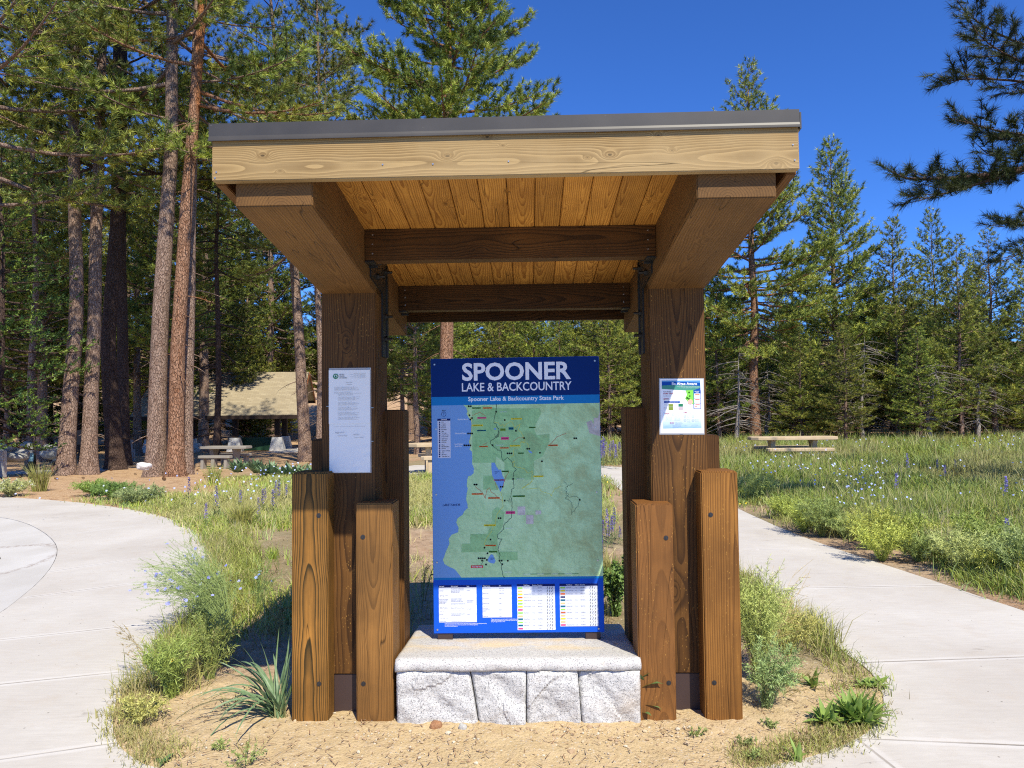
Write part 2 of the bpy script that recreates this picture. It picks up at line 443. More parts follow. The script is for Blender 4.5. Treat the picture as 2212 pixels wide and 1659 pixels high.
PX0, PX1 = 0.694, 0.977
ZB = 2.257                                    # beam underside at Y 2.61
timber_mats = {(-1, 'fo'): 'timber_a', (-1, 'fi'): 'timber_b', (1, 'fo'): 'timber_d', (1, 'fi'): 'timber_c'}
for s in (-1, 1):
    a, b = sorted((s * PX0, s * PX1))
    post = kbox('post', a, b, 3.71, 3.995, 0.19, 2.15, M['post'], bev=0.006)
    mb = MB(); mb.box(a + 0.004, b - 0.004, 3.714 - YR, 3.991 - YR, -0.02, 0.19, bev=0.003)
    fixp(mb.build('base_shoe', M['brown_steel'], post), post)
    for key, x0, Y0, zt in (('fo', 0.914, 3.60, 1.212 if s < 0 else 1.20), ('fi', 0.596, 3.60, 1.06 if s < 0 else 1.045),
                            ('ri', 0.596, 3.925, 1.52), ('ro', 0.914, 3.925, 1.365)):
        xa, xb = sorted((s * x0, s * (x0 + 0.18)))
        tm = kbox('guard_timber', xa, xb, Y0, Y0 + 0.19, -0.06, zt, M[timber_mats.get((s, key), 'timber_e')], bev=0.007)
        if key in ('fo', 'fi'):
            ax = s * (0.914 + 0.045) if key == 'fo' else (s * (0.596 + 0.145))
            for zz in (zt - (0.21 if key == 'fo' else 0.165), 0.185):
                m2 = MB()
                m2.cyl((ax, Y0 + 0.004 - YR, zz), (ax, Y0 - 0.002 - YR, zz), 0.0115, 0.0115, 14)
                m2.cyl((ax, Y0 - 0.002 - YR, zz), (ax, Y0 - 0.0045 - YR, zz), 0.0065, 0.0055, 6)
                fixp(m2.build('bolt', M['dark_screw'], tm), tm)
    # beam on the post
    bm_ = kbox('roof_beam', a, b, 2.61, 4.66, ZB, ZB + 0.235, M['beam'], bev=0.004, sh=2.61)
    # steel plates on the inner faces
    xi = s * PX0
    def ib(d0, d1):
        return sorted((xi - s * d0, xi - s * d1))
    m2 = MB()
    p, q = ib(0.0, 0.009); m2.box(p, q, 3.84 - YR, 3.965 - YR, 1.80, 2.36)
    p, q = ib(0.009, 0.016); m2.box(p, q, 3.93 - YR, 3.96 - YR, 1.80, 2.30)
    p, q = ib(0.0, 0.0085); m2.box(p, q, 3.56 - YR, 3.84 - YR, ZB + 0.035, ZB + 0.19, shear=(SL, 2.61 - YR))
    for (yy, zz) in ((3.90, 1.90), (3.90, 2.02), (3.62, 2.25), (3.70, 2.20), (3.90, 2.26)):
        m2.cyl((xi, yy - YR, zz), (xi - s * 0.022, yy - YR, zz), 0.016, 0.016, 6)
        m2.cyl((xi, yy - YR, zz), (xi - s * 0.048, yy - YR, zz), 0.007, 0.007, 8)
    fixp(m2.build('steel_bracket', M['black_steel'], bm_), bm_)
# cross beams between the roof beams
for (Y0, z_t) in ((3.448, 2.383), (4.36, 2.270)):
    cb = kbox('cross_beam', -PX0 + 0.001, PX0 - 0.001, Y0, Y0 + 0.09, z_t - 0.153, z_t, M['cross'], bev=0.003)
    for s in (-1, 1):
        for zz in (z_t - 0.03, z_t - 0.075, z_t - 0.12):
            m2 = MB(); m2.cyl((s * 0.655, Y0 + 0.002 - YR, zz), (s * 0.655, Y0 - 0.002 - YR, zz), 0.004, 0.004, 8)
            fixp(m2.build('nail', M['zinc'], cb), cb)
    for s in (-1, 1):
        m2 = MB()
        xa, xb = sorted((s * (PX0 - 0.001), s * (PX0 - 0.045)))
        m2.box(xa, xb, Y0 + 0.0905 - YR, Y0 + 0.097 - YR, z_t - 0.17, z_t - 0.02)
        m2.box(xa, xb, Y0 + 0.0 - YR, Y0 + 0.0905 - YR, z_t - 0.160, z_t - 0.1535)
        fixp(m2.build('beam_bracket', M['black_steel'], cb), cb)
# ceiling planks: one part, its joints are grooves in the mesh
CZ = 2.487                                    # plank underside at Y 2.61
mb = MB(); w = 0.1185; k0 = -9
for k in range(k0, 9):
    x0, x1 = k * w + 0.0012, (k + 1) * w - 0.0012
    x0 = max(x0, -1.018); x1 = min(x1, 1.018)
    mb.box(x0, x1, 2.60 - YR, 4.70 - YR, CZ + 0.005, CZ + 0.022, shear=(SL, 2.61 - YR))
    ch = 0.004
    vs = []
    for yy in (2.60 - YR, 4.70 - YR):
        dz = SL * (yy - (2.61 - YR))
        vs += [(x0, yy, CZ + 0.005 + dz), (x0 + ch, yy, CZ + dz), (x1 - ch, yy, CZ + dz), (x1, yy, CZ + 0.005 + dz)]
    mb.add(vs, [(0, 1, 5, 4), (1, 2, 6, 5), (2, 3, 7, 6)])
mb.build('plank_ceiling', M['ceiling'], kiosk, origin=(0, 0.05, CZ + SL * (3.65 - 2.61)))
mb = MB(); mb.box(-1.045, 1.045, 2.59 - YR, 4.73 - YR, CZ + 0.0235, CZ + 0.030, shear=(SL, 2.61 - YR))
mb.build('roof_sheet', M['roof_metal'], kiosk)
# fascias
XS = 1.050
mb = MB(); mb.box(-XS + 0.003, XS - 0.003, 2.571 - YR, 2.609 - YR, 2.343, 2.500, bev=0.003)
ff = mb.build('front_fascia', M['fascia'], kiosk, origin=(0, 2.59 - YR, 2.42))
ff.rotation_euler = (0, R(-0.12), 0)
for (nx_, nz_) in ((-1.03, -0.045), (-1.035, -0.066), (-0.80, 0.07), (-0.43, -0.03), (-0.41, 0.071), (0.02, -0.028), (0.33, 0.07), (1.025, 0.01), (1.03, -0.045), (-0.25, -0.032)):
    m2 = MB(); m2.cyl((nx_, -0.0185, nz_), (nx_, -0.0215, nz_), 0.0034, 0.003, 8); m2.build('nail', M['zinc'], ff)
for s in (-1, 1):
    xa, xb = sorted((s * XS, s * (XS - 0.038)))
    kbox('side_fascia', xa, xb, 2.611, 4.74, 2.338, 2.50, M['side_board'], bev=0.003, sh=2.61)
kbox('rear_fascia', -XS + 0.04, XS - 0.04, 4.702, 4.74, 2.09, 2.235, M['cross'], bev=0.003)
# folded metal edge: a Z profile with a kicked hem
def edge_profile(y_out):
    return [(y_out, 2.553), (y_out, 2.507), (y_out - 0.003, 2.498), (y_out - 0.008, 2.490), (y_out - 0.008, 2.487), (y_out, 2.489), (y_out + 0.006, 2.50), (y_out + 0.006, 2.547), (y_out + 0.05, 2.547), (y_out + 0.05, 2.553)]
mb = MB()
pr = edge_profile(2.566 - YR); n = len(pr)
vs = [(-XS + 0.004, p[0], p[1]) for p in pr] + [(XS + 0.010, p[0], p[1]) for p in pr]
fs = [(i, (i + 1) % n, n + (i + 1) % n, n + i) for i in range(n)] + [tuple(range(n - 1, -1, -1)), tuple(range(n, 2 * n))]
mb.add(vs, fs)
e1 = mb.build('metal_roof_edge', M['roof_metal'], kiosk); e1.rotation_euler = (0, R(-0.25), 0)
for s in (-1, 1):
    mb = MB(); xa, xb = sorted((s * (XS + 0.002), s * (XS + 0.008)))
    mb.box(xa, xb, 2.572 - YR, 4.76 - YR, 2.493, 2.551, shear=(SL, 2.56 - YR))
    xa, xb = sorted((s * (XS + 0.002), s * (XS - 0.04)))
    mb.box(xa, xb, 2.613 - YR, 4.76 - YR, 2.543, 2.549, shear=(SL, 2.56 - YR))
    mb.build('metal_roof_edge', M['roof_metal'], kiosk)

# ------------------------------------------------------------------ granite seat under the sign
def rock_face_block(mb, x0, x1, y0, y1, z0, z1, seed, amp=0.012, nx=44, nz=26, skew=(0, 0)):
    """a block with a split front: front face displaced, corner edges chipped"""
    vs = []; fs = []
    def P3(i, j):
        u = i / nx; v = j / nz
        x = x0 + (x1 - x0) * u + skew[0] * (v - 0.5) * (1 - u) + skew[1] * (v - 0.5) * u
        z = z0 + (z1 - z0) * v
        q = Vector((x * 5.0 + seed * 7.3, z * 5.0, seed))
        d = (mnoise.fractal(q * 0.55, 0.9, 2.1, 5) * 1.5 + mnoise.noise(Vector((x * 3.2 + seed, z * 3.2, seed * 3))) * 0.9) * amp
        # broken planes
        c = max(0.0, mnoise.noise(Vector((x * 5 + z * 6 + seed, z * 3 - x * 2, seed * 2))) - 0.05) * amp * 1.3 - (mnoise.noise(Vector((x * 6 - z * 4 + seed, z * 5 + x * 2, seed * 5))) > 0.28) * amp * 0.4
        e = min(u, 1 - u) * (x1 - x0); e2 = min(v, 1 - v) * (z1 - z0)
        k = min(e, e2)
        edge = max(0.0, 1 - k / (0.012 + 0.02 * abs(mnoise.noise(Vector((x * 6, z * 6, seed)))))) ** 2 * 0.014
        return (x, y0 + d + c + edge, z)
    for j in range(nz + 1):
        for i in range(nx + 1): vs.append(P3(i, j))
    for j in range(nz):
        for i in range(nx):
            a = j * (nx + 1) + i
            fs.append((a, a + 1, a + nx + 2, a + nx + 1))
    n0 = len(vs)
    ring = [i for i in range(nx + 1)] + [j * (nx + 1) + nx for j in range(1, nz + 1)] + [nz * (nx + 1) + i for i in range(nx - 1, -1, -1)] + [j * (nx + 1) for j in range(nz - 1, 0, -1)]
    for r in ring: vs.append((vs[r][0], y1, vs[r][2]))
    m = len(ring)
    for i in range(m): fs.append((ring[i], n0 + i, n0 + (i + 1) % m, ring[(i + 1) % m]))
    fs.append(tuple(n0 + i for i in range(m)))
    mb.add(vs, fs)

stone = kroot('granite_seat_wall', 0.01, 3.56)
tag(stone, 'low granite block wall with a thick slab, under the blue map sign', 'stone wall')
for i, (x0, x1, sk) in enumerate(((-0.585, -0.205, (0, -0.055)), (-0.200, 0.040, (-0.055, 0.004)), (0.044, 0.300, (0.004, -0.02)), (0.304, 0.590, (-0.02, 0)))):
    mb = MB(); rock_face_block(mb, x0, x1, 0.012, 0.30, -0.08, 0.250, i + 1.3, 0.022, skew=sk)
    mb.build('face_block', M['granite'], stone)
mb = MB(); mb.box(-0.575, 0.58, 0.312, 0.80, -0.08, 0.232)
mb.build('core_block', M['granite'], stone)
# slab: grid top, bull-nosed rough front
vs = []; fs = []; nx, ny = 90, 34
prof = [(0.035, 0.240), (0.012, 0.241), (0.002, 0.252), (0.0, 0.272), (0.006, 0.288), (0.022, 0.298)]
rows = prof + [(0.022 + 0.77 * (k / 24), 0.299 - 0.078 * 0.77 * (k / 24)) for k in range(1, 25)] + [(0.80, 0.225), (0.80, 0.19)]
rows = [(a_, b_ + 0.013) for a_, b_ in rows]
for (yy, zz) in rows:
    for i in range(nx + 1):
        x = -0.592 + 1.189 * i / nx
        q = Vector((x * 7, yy * 9, zz * 9))
        d = mnoise.fractal(q * 1.6, 1.0, 2.0, 4) * 0.007
        e = max(0, 1 - min(i, nx - i) * 1.189 / nx / 0.02) ** 2 * 0.012
        front = 1 if yy < 0.03 else 0
        vs.append((x, yy + d * (1.6 if front else 0) + (e if front else 0), zz + d * (0.35 if not front else 0.2) - e * 0.5))
for j in range(len(rows) - 1):
    for i in range(nx):
        a = j * (nx + 1) + i; fs.append((a, a + 1, a + nx + 2, a + nx + 1))
L = [j * (nx + 1) for j in range(len(rows))]; Rr = [j * (nx + 1) + nx for j in range(len(rows))]
fs.append(tuple(L)); fs.append(tuple(reversed(Rr)))
mb = MB(); mb.add(vs, fs); sl = mb.build('cap_slab', M['slab'], stone, smooth=True)
# ------------------------------------------------------------------ flat printing on panels
def text_geo(body, width=None, height=None, bold=0.0, align='C', x=0.0, z=0.0, y=0.0, shear=0.0, sx=None):
    """letters as flat faces in the x,z plane facing -y; fitted to width and height"""
    cu = bpy.data.curves.new('t', 'FONT'); cu.body = body; cu.size = 1.0; cu.offset = bold; cu.shear = shear
    cu.resolution_u = 3
    ob = bpy.data.objects.new('t', cu); COL.objects.link(ob)
    me = bpy.data.meshes.new_from_object(ob)
    vs = [v.co.copy() for v in me.vertices]; fs = [list(p.vertices) for p in me.polygons]
    bpy.data.objects.remove(ob); bpy.data.curves.remove(cu); bpy.data.meshes.remove(me)
    if not vs: return [], []
    x0 = min(v.x for v in vs); x1 = max(v.x for v in vs); y0 = min(v.y for v in vs); y1 = max(v.y for v in vs)
    kx = (width / (x1 - x0)) if width else None
    ky = (height / (y1 - y0)) if height else kx
    if kx is None: kx = ky * (sx or 1)
    W = (x1 - x0) * kx
    ox = {'C': -W / 2, 'L': 0.0, 'R': -W}[align]
    return [(x + ox + (v.x - x0) * kx, y, z + (v.y - (y0 + y1) / 2) * ky) for v in vs], fs

def text_part(name, items, mat, parent):
    mb = MB()
    for it in items:
        v, f = text_geo(**it)
        if v: mb.add(v, f)
    return mb.build(name, mat, parent)

def rect(mb, x0, x1, z0, z1, y):
    mb.add([(x0, y, z0), (x1, y, z0), (x1, y, z1), (x0, y, z1)], [(0, 1, 2, 3)])
def disc(mb, x, z, r, y, n=12):
    mb.add([(x + r * math.cos(2 * math.pi * i / n), y, z + r * math.sin(2 * math.pi * i / n)) for i in range(n)], [tuple(range(n))])
def ribbon(mb, pts, w, y):
    pts = [Vector((p[0], p[1])) for p in pts]
    vs = []
    for i, p in enumerate(pts):
        d = (pts[min(i + 1, len(pts) - 1)] - pts[max(i - 1, 0)])
        if d.length < 1e-9: d = Vector((1, 0))
        d.normalize(); nrm = Vector((-d.y, d.x)) * w / 2
        vs += [(p.x - nrm.x, y, p.y - nrm.y), (p.x + nrm.x, y, p.y + nrm.y)]
    fs = [(2 * i, 2 * i + 2, 2 * i + 3, 2 * i + 1) for i in range(len(pts) - 1)]
    mb.add(vs, fs)
def polyface(mb, pts, y):
    from mathutils.geometry import tessellate_polygon
    v3 = [Vector((p[0], p[1], 0)) for p in pts]
    tri = tessellate_polygon([v3])
    mb.add([(p[0], y, p[1]) for p in pts], [tuple(t_) for t_ in tri])

def ink(name, c, rough=0.55, spec=0.12):
    t = NT(name); return t.done(c, rough, spec)
INK = {k: ink('ink_' + k, srgb(*v)) for k, v in dict(
    navy=(22, 84, 198), headnavy=(2, 42, 108), darknavy=(14, 28, 92), teal=(24, 122, 190), white=(232, 236, 246), grey=(205, 210, 226), lake=(116, 160, 214),
    green=(62, 118, 40), orange=(222, 106, 42), pink=(214, 70, 130), yellow=(226, 214, 50), tealtag=(0, 98, 122), olive=(112, 148, 44),
    red=(206, 34, 46), black=(14, 14, 20), darkline=(12, 40, 48), cream=(214, 224, 206), skyblue=(150, 196, 235), lime=(146, 206, 92), peach=(246, 184, 130),
    textgrey=(96, 98, 112), rust=(190, 96, 62), lilac=(178, 180, 196)).items()}

# printed relief map colours
def relief_mat(name, base, dark, brown, sc=1.0):
    t = NT(name); o = t.obj(); x, y, z = t.sep(o)
    v = t.comb(x, z, 0.0)
    n1 = t.noise(v, 9 * sc, 5, 0.62, 0.6); n2 = t.noise(t.mapping(v, (1, 1, 1), (4, 2, 0)), 22 * sc, 4, 0.6, 1.2); n3 = t.noise(t.mapping(v, (1, 1, 1), (9, 5, 0)), 3.4, 2, 0.5)
    # shaded ridges: difference of two shifted copies
    a = t.noise(v, 11 * sc, 6, 0.68, 0.15); b = t.noise(t.mapping(v, (1, 1, 1), (0.006, 0.005, 0)), 11 * sc, 6, 0.68, 0.15)
    rd = t.math('SUBTRACT', a, b)
    east = t.ramp(t.math('ADD', x, t.math('MULTIPLY', n3, 0.3)), [(0.10, 0.0), (0.34, 1.0)])
    c = t.mix(t.ramp(n1, [(0.35, 0.0), (0.68, 1.0)]), base, dark)
    c = t.mix(t.math('MULTIPLY', east, t.ramp(n1, [(0.42, 0.0), (0.66, 0.75)])), c, brown)
    c = t.mix(t.ramp(rd, [(0.49, 0.0), (0.56, 1.0)]) if False else t.ramp(t.math('ADD', rd, 0.5), [(0.50, 0.0), (0.60, 0.30)]), c, tuple(q * 0.5 for q in dark))
    c = t.mix(t.ramp(t.math('ADD', rd, 0.5), [(0.40, 0.25), (0.49, 0.0)]), c, tuple(min(1, q * 1.3) for q in base))
    return t.done(c, 0.4, 0.4)
REL = relief_mat('printed_relief_green', srgb(190, 226, 172), srgb(168, 212, 152), srgb(168, 180, 124))
REL2 = relief_mat('printed_relief_park', srgb(156, 206, 142), srgb(134, 186, 122), srgb(142, 160, 108), 1.2)
REL3 = relief_mat('printed_relief_urban', srgb(214, 208, 200), srgb(184, 178, 172), srgb(176, 168, 164), 1.4)

# ------------------------------------------------------------------ the map sign
SW, SH = 0.914, 1.478
SZ0 = 0.318; SY = 3.965
sign = kroot('trail_map_sign', 0.014, SY, 0.275)
tag(sign, 'large blue park map sign standing on the granite slab inside the kiosk', 'map sign')
sign.rotation_euler = (0, R(-0.25), KROT)
Z0 = SZ0 - 0.275
mb = MB(); mb.box(-SW / 2, SW / 2, 0.0, 0.006, Z0, Z0 + SH, bev=0.0015)
mb.build('panel', INK['navy'], sign)
mb = MB()
for s in (-1, 1):
    mb.box(s * (SW / 2 - 0.06) - 0.04, s * (SW / 2 - 0.06) + 0.04, 0.007, 0.05, 0.0, Z0 + 0.02)
    mb.box(s * (SW / 2 - 0.06) - 0.02, s * (SW / 2 - 0.06) + 0.02, 0.0075, 0.045, Z0, Z0 + SH - 0.08)
mb.box(-SW / 2 + 0.03, SW / 2 - 0.03, 0.0455, 0.06, Z0 + SH - 0.2, Z0 + SH - 0.14)
mb.build('steel_frame', M['brown_steel'], sign)
def suv(sxp, syp):
    """photo pixel (2500 wide) on the sign -> sign x, z"""
    px, py = sxp * 0.8848, syp * 0.8848
    v = (py - (773 + (1109 - px) * 0.011)) / (1369.5 - 773)
    xl = 928 + 6 * v; xr = 1290 + 13 * v
    u = (px - xl) / (xr - xl)
    return ((u - 0.5) * SW, Z0 + SH * (1 - v))
A = lambda x, y: suv(1040 + x * 0.1989, 970 + y * 0.1989)
B = lambda x, y: suv(1040 + x * 0.1989, 1180 + y * 0.1989)
yy1, yy2, yy3, yy4, yy5 = -0.0007, -0.0013, -0.0019, -0.0025, -0.0031
zt = lambda y: suv(1250, y)[1]
Lx, Rx = -SW / 2 + 0.0015, SW / 2 - 0.0015
# title
mb = MB(); rect(mb, Lx, Rx, zt(968.5), Z0 + SH - 0.0015, yy1); mb.build('header_field', INK['headnavy'], sign)
a0 = suv(1126, 888); a1 = suv(1389, 888)
text_part('title_lettering', [
    dict(body='SPOONER', width=a1[0] - a0[0] + 0.004, height=0.098, bold=0.028, x=(a0[0] + a1[0]) / 2, z=zt(907.5), y=yy2),
    dict(body='LAKE & BACKCOUNTRY', width=a1[0] - a0[0] + 0.008, height=0.047, bold=0.012, x=(a0[0] + a1[0]) / 2, z=zt(945.5), y=yy2)], INK['white'], sign)
mb = MB(); rect(mb, Lx, Rx, zt(989.5), zt(968.5), yy1); rect(mb, Lx, Rx, zt(1418), zt(1412.5), yy1)
band = mb.build('teal_band', INK['teal'], sign)
text_part('band_lettering', [dict(body='Spooner Lake & Backcountry State Park', width=0.520, height=0.030, bold=0.018, x=0.004, z=zt(976.5), y=yy2)], INK['white'], band)
# the map: water first, the land over it
mtop, mbot = zt(989.5), zt(1412.5)
mb = MB(); rect(mb, Lx, Rx, mbot, mtop, yy1)
mp = mb.build('map_print', INK['lake'], sign)
shore = [A(*p) for p in ((440, 100), (480, 140), (495, 180), (485, 215), (505, 250), (540, 300), (550, 350), (545, 420), (530, 500), (515, 560), (530, 630), (520, 655), (550, 680), (555, 760), (552, 830), (575, 890), (570, 950), (545, 975), (500, 990), (490, 1050), (485, 1110))]
shore += [B(*p) for p in ((500, 80), (485, 140), (480, 210), (492, 270), (500, 320), (450, 370), (440, 400), (370, 450), (355, 500), (385, 560), (380, 620), (300, 650), (265, 700), (270, 760), (230, 860), (190, 960), (210, 1010), (280, 1050), (330, 1070), (370, 1110), (400, 1150), (415, 1178))]
rs = random.Random(5)
fine_shore = []
for i in range(len(shore) - 1):
    p, q = shore[i], shore[i + 1]
    for k in range(4):
        f = k / 4; fine_shore.append((p[0] + (q[0] - p[0]) * f + rs.uniform(-1, 1) * 0.0012, p[1] + (q[1] - p[1]) * f))
land = fine_shore + [(shore[-1][0], mbot), (Rx, mbot), (Rx, mtop), (shore[0][0], mtop)]
mb = MB(); polyface(mb, land, yy2); mb.build('land_print', REL, mp)
mb = MB()
for poly in ([A(550, 180), A(700, 110), A(860, 150), A(1380, 150), A(1400, 200), A(1310, 400), A(1340, 480), A(1500, 470), A(1500, 560), A(1420, 740), A(1310, 800), A(1310, 1030), A(950, 1030), A(950, 820), A(850, 740), A(840, 820), A(560, 820)],
             [A(690, 980), A(820, 980), A(880, 1110), A(870, 1156), A(690, 1150)],
             [B(530, 645), B(740, 640), B(800, 480), B(800, 360), B(860, 310), B(950, 380), B(930, 540), B(860, 650), B(870, 860), B(1110, 860), B(1110, 960), B(900, 970), B(840, 860), B(700, 860), B(420, 868), B(425, 762), B(530, 760)]):
    mb = MB(); polyface(mb, poly, yy3); mb.build('park_print', REL2, mp)
mb = MB()
for poly in ([A(1950, 325), A(2010, 300), A(2040, 350), A(2040, 270), A(2090, 270), A(2118, 185), A(2118, 500), A(2060, 480), A(1990, 460)],
             [B(1110, 305), B(1205, 305), B(1205, 410), B(1110, 410)], [B(1215, 410), B(1305, 410), B(1305, 520), B(1215, 520)], [B(1330, 355), B(1400, 355), B(1400, 400), B(1330, 405)]):
    mb = MB(); polyface(mb, poly, yy3); mb.build('town_print', REL3, mp)
mb = MB()
polyface(mb, [A(*p) for p in ((790, 820), (830, 820), (850, 870), (880, 910), (905, 905), (925, 980), (950, 1030), (930, 1110), (900, 1180), (870, 1110), (830, 1040), (800, 980), (790, 900))], yy4)
polyface(mb, [B(*p) for p in ((740, 960), (760, 925), (785, 890), (810, 900), (830, 950), (840, 975), (820, 1005), (790, 1000), (755, 985))], yy4)
polyface(mb, [A(*p) for p in ((1235, 670), (1260, 672), (1290, 695), (1280, 708), (1255, 695))], yy4)
polyface(mb, [A(*p) for p in ((820, 395), (845, 390), (850, 410), (825, 412))], yy4)
mb.build('small_lake_print', INK['lake'], mp)
def wiggly(pts, amp=0.0016, n=5, seed=1):
    r_ = random.Random(seed); o_ = []
    for i in range(len(pts) - 1):
        for k in range(n):
            f = k / n
            o_.append((pts[i][0] + (pts[i + 1][0] - pts[i][0]) * f + r_.uniform(-amp, amp), pts[i][1] + (pts[i + 1][1] - pts[i][1]) * f + r_.uniform(-amp, amp)))
    return o_ + [pts[-1]]
mb = MB()
rim = [A(*p) for p in ((850, 95), (848, 190), (830, 240), (820, 325), (850, 345), (850, 370), (885, 405), (870, 470), (840, 500), (830, 520), (800, 540), (780, 545), (775, 580), (800, 605), (870, 665), (905, 665), (915, 700), (915, 760), (935, 800), (985, 755), (1035, 800), (1045, 830), (1055, 870), (1095, 905), (1060, 950), (1055, 1020), (1060, 1070), (1070, 1130), (1040, 1150))]
rim += [B(*p) for p in ((1025, 170), (1045, 260), (1035, 400), (1035, 440), (1010, 465), (950, 520), (930, 550), (940, 580), (900, 620), (865, 650), (870, 700), (920, 705), (890, 760), (870, 820), (880, 860), (895, 900), (880, 940), (900, 990), (920, 1020), (905, 1050), (925, 1100), (930, 1150), (950, 1178))]
ribbon(mb, wiggly(rim), 0.0022, yy4)
ribbon(mb, wiggly([B(*p) for p in ((1680, 0), (1720, 40), (1690, 110), (1740, 160), (1690, 200), (1760, 250), (1780, 300), (1770, 400), (1840, 310), (1870, 230), (1830, 180), (1760, 190), (1700, 180), (1720, 60), (1790, 20))], 0.004), 0.0012, yy4)
# hand-written scribble
ribbon(mb, [A(*p) for p in ((830, 465), (836, 515), (845, 485), (852, 515), (862, 460), (862, 510), (868, 480), (874, 505), (880, 470), (886, 440), (870, 430), (884, 420))], 0.0018, yy5)
ribbon(mb, [B(*p) for p in ((978, 235), (990, 225), (998, 245), (1012, 200), (1020, 260))], 0.0014, yy5)
mb.build('trail_line', INK['darkline'], mp)
mb = MB()
for k, ln in enumerate(([A(500, 150), A(505, 230), A(545, 290), A(545, 360), A(540, 500), A(522, 560), A(535, 625)],
           [A(830, 325), A(870, 325), A(900, 365), A(935, 345), A(940, 385), A(970, 345), A(1010, 318), A(1040, 312), A(1060, 360), A(1075, 395), A(1110, 365), A(1145, 340), A(1120, 410), A(1160, 450), A(1185, 505), A(1205, 565), A(1150, 565), A(1150, 590)],
           [A(1150, 565), A(1200, 575), A(1240, 590), A(1240, 640)], [A(1150, 630), A(1060, 650), A(1060, 730), A(1010, 760)],
           [A(1045, 820), A(1070, 800), A(1065, 870), A(1190, 890), A(1220, 940), A(1250, 950), A(1290, 920), A(1285, 990), A(1290, 1050), A(1170, 1140)],
           [A(1160, 1140), A(1260, 1080), A(1290, 1050)], [B(1200, 90), B(1380, 80), B(1400, 120), B(1510, 150), B(1520, 180), B(1560, 90), B(1640, 60)],
           [B(900, 120), B(925, 180), B(930, 300), B(850, 420), B(840, 520), B(780, 620), B(700, 750), B(710, 800)])):
    mb = MB(); ribbon(mb, wiggly(ln, 0.0022, 5, k), 0.0014, yy4); mb.build('trail_line', INK['yellow'], mp)
mb = MB()
for k, ln in enumerate(([A(550, 240), A(600, 215), A(650, 190), A(680, 215), A(720, 240)], [A(690, 600), A(740, 570)], [A(1060, 560), A(1100, 520), A(1180, 510)], [A(1500, 600), A(1600, 500), A(1700, 460)],
           [B(590, 60), B(640, 100), B(690, 150), B(715, 210), B(725, 120), B(760, 70), B(790, 130), B(830, 150), B(860, 190), B(920, 230)], [A(860, 1156), A(835, 1060)], [A(935, 1110), A(960, 1000), A(1000, 930)])):
    mb = MB(); ribbon(mb, wiggly(ln, 0.002, 5, 20 + k), 0.0018, yy4); mb.build('trail_line', INK['rust'], mp)
# coloured name tags with dark lettering
tags_ = [(A, 605, 142, 105, 18, 'green', 'Tunnel Creek Road'), (A, 740, 142, 110, 18, 'orange', 'Incline Flume Trail'), (A, 672, 265, 110, 20, 'pink', 'Tunnel Creek Trail'), (A, 1095, 278, 130, 20, 'yellow', 'Hobart Creek Road'),
         (A, 620, 358, 130, 22, 'yellow', 'Tahoe East Shore Trail'), (A, 668, 422, 110, 16, 'tealtag', 'Marlette Flume Trail'), (A, 930, 412, 64, 30, 'olive', 'Franktown'), (A, 1030, 398, 60, 30, 'tealtag', 'Flume Trail'),
         (A, 1290, 386, 80, 16, 'green', 'Hobart Road'), (A, 955, 520, 95, 34, 'pink', 'Red House Flume'), (A, 692, 620, 105, 16, 'orange', 'Chimney Beach'), (A, 948, 638, 105, 16, 'orange', 'Marlette Peak Loop'),
         (A, 1080, 612, 130, 20, 'yellow', 'Sunflower Hill Trail'), (A, 1545, 608, 115, 18, 'orange', 'Lakeview Road'), (A, 1150, 704, 70, 16, 'green', 'Hobart Road'), (A, 960, 928, 86, 18, 'green', 'Hobart Road'),
         (A, 885, 1034, 130, 20, 'pink', 'Marlette Lake Road'), (A, 1365, 990, 120, 20, 'yellow', 'Capital to Tahoe Trail'),
         (B, 615, 150, 135, 20, 'orange', 'Chimney Beach Trail'), (B, 820, 200, 140, 20, 'orange', 'Marlette Peak Trail'), (B, 1125, 178, 150, 20, 'green', 'Snow Valley Peak Road'), (B, 1022, 380, 115, 34, 'pink', 'North Canyon Campground'),
         (B, 770, 535, 145, 22, 'yellow', 'Marlette Lake Trail'), (B, 780, 783, 130, 18, 'orange', 'North Canyon Road'), (B, 808, 860, 105, 20, 'green', 'Spooner Lake Trail')]
for fn, x, y, w_, h_, c_, s_ in tags_:
    mb = MB(); p0 = fn(x - w_ / 2, y + h_ / 2); p1 = fn(x + w_ / 2, y - h_ / 2); rect(mb, p0[0], p1[0], p0[1], p1[1], yy4)
    mb.build('name_tag', INK[c_], mp)
text_part('tag_lettering', [dict(body=s_, width=0.00042 * w_ * 0.86, height=0.0045, bold=0.02, x=fn(x, y)[0], z=fn(x, y)[1], y=yy5) for fn, x, y, w_, h_, c_, s_ in tags_], INK['black'], mp)
p0 = B(537, 1058); p1 = B(686, 1026)
mb = MB(); rect(mb, p0[0], p1[0], p0[1], p1[1], yy4); here = mb.build('you_are_here_tag', INK['red'], mp)
text_part('tag_lettering', [dict(body='YOU ARE HERE', width=(p1[0] - p0[0]) * 0.86, height=0.0075, bold=0.02, x=(p0[0] + p1[0]) / 2, z=(p0[1] + p1[1]) / 2, y=yy5)], INK['white'], here)
mb = MB()
ribbon(mb, [B(655, 1030), B(700, 960)], 0.0016, yy4)
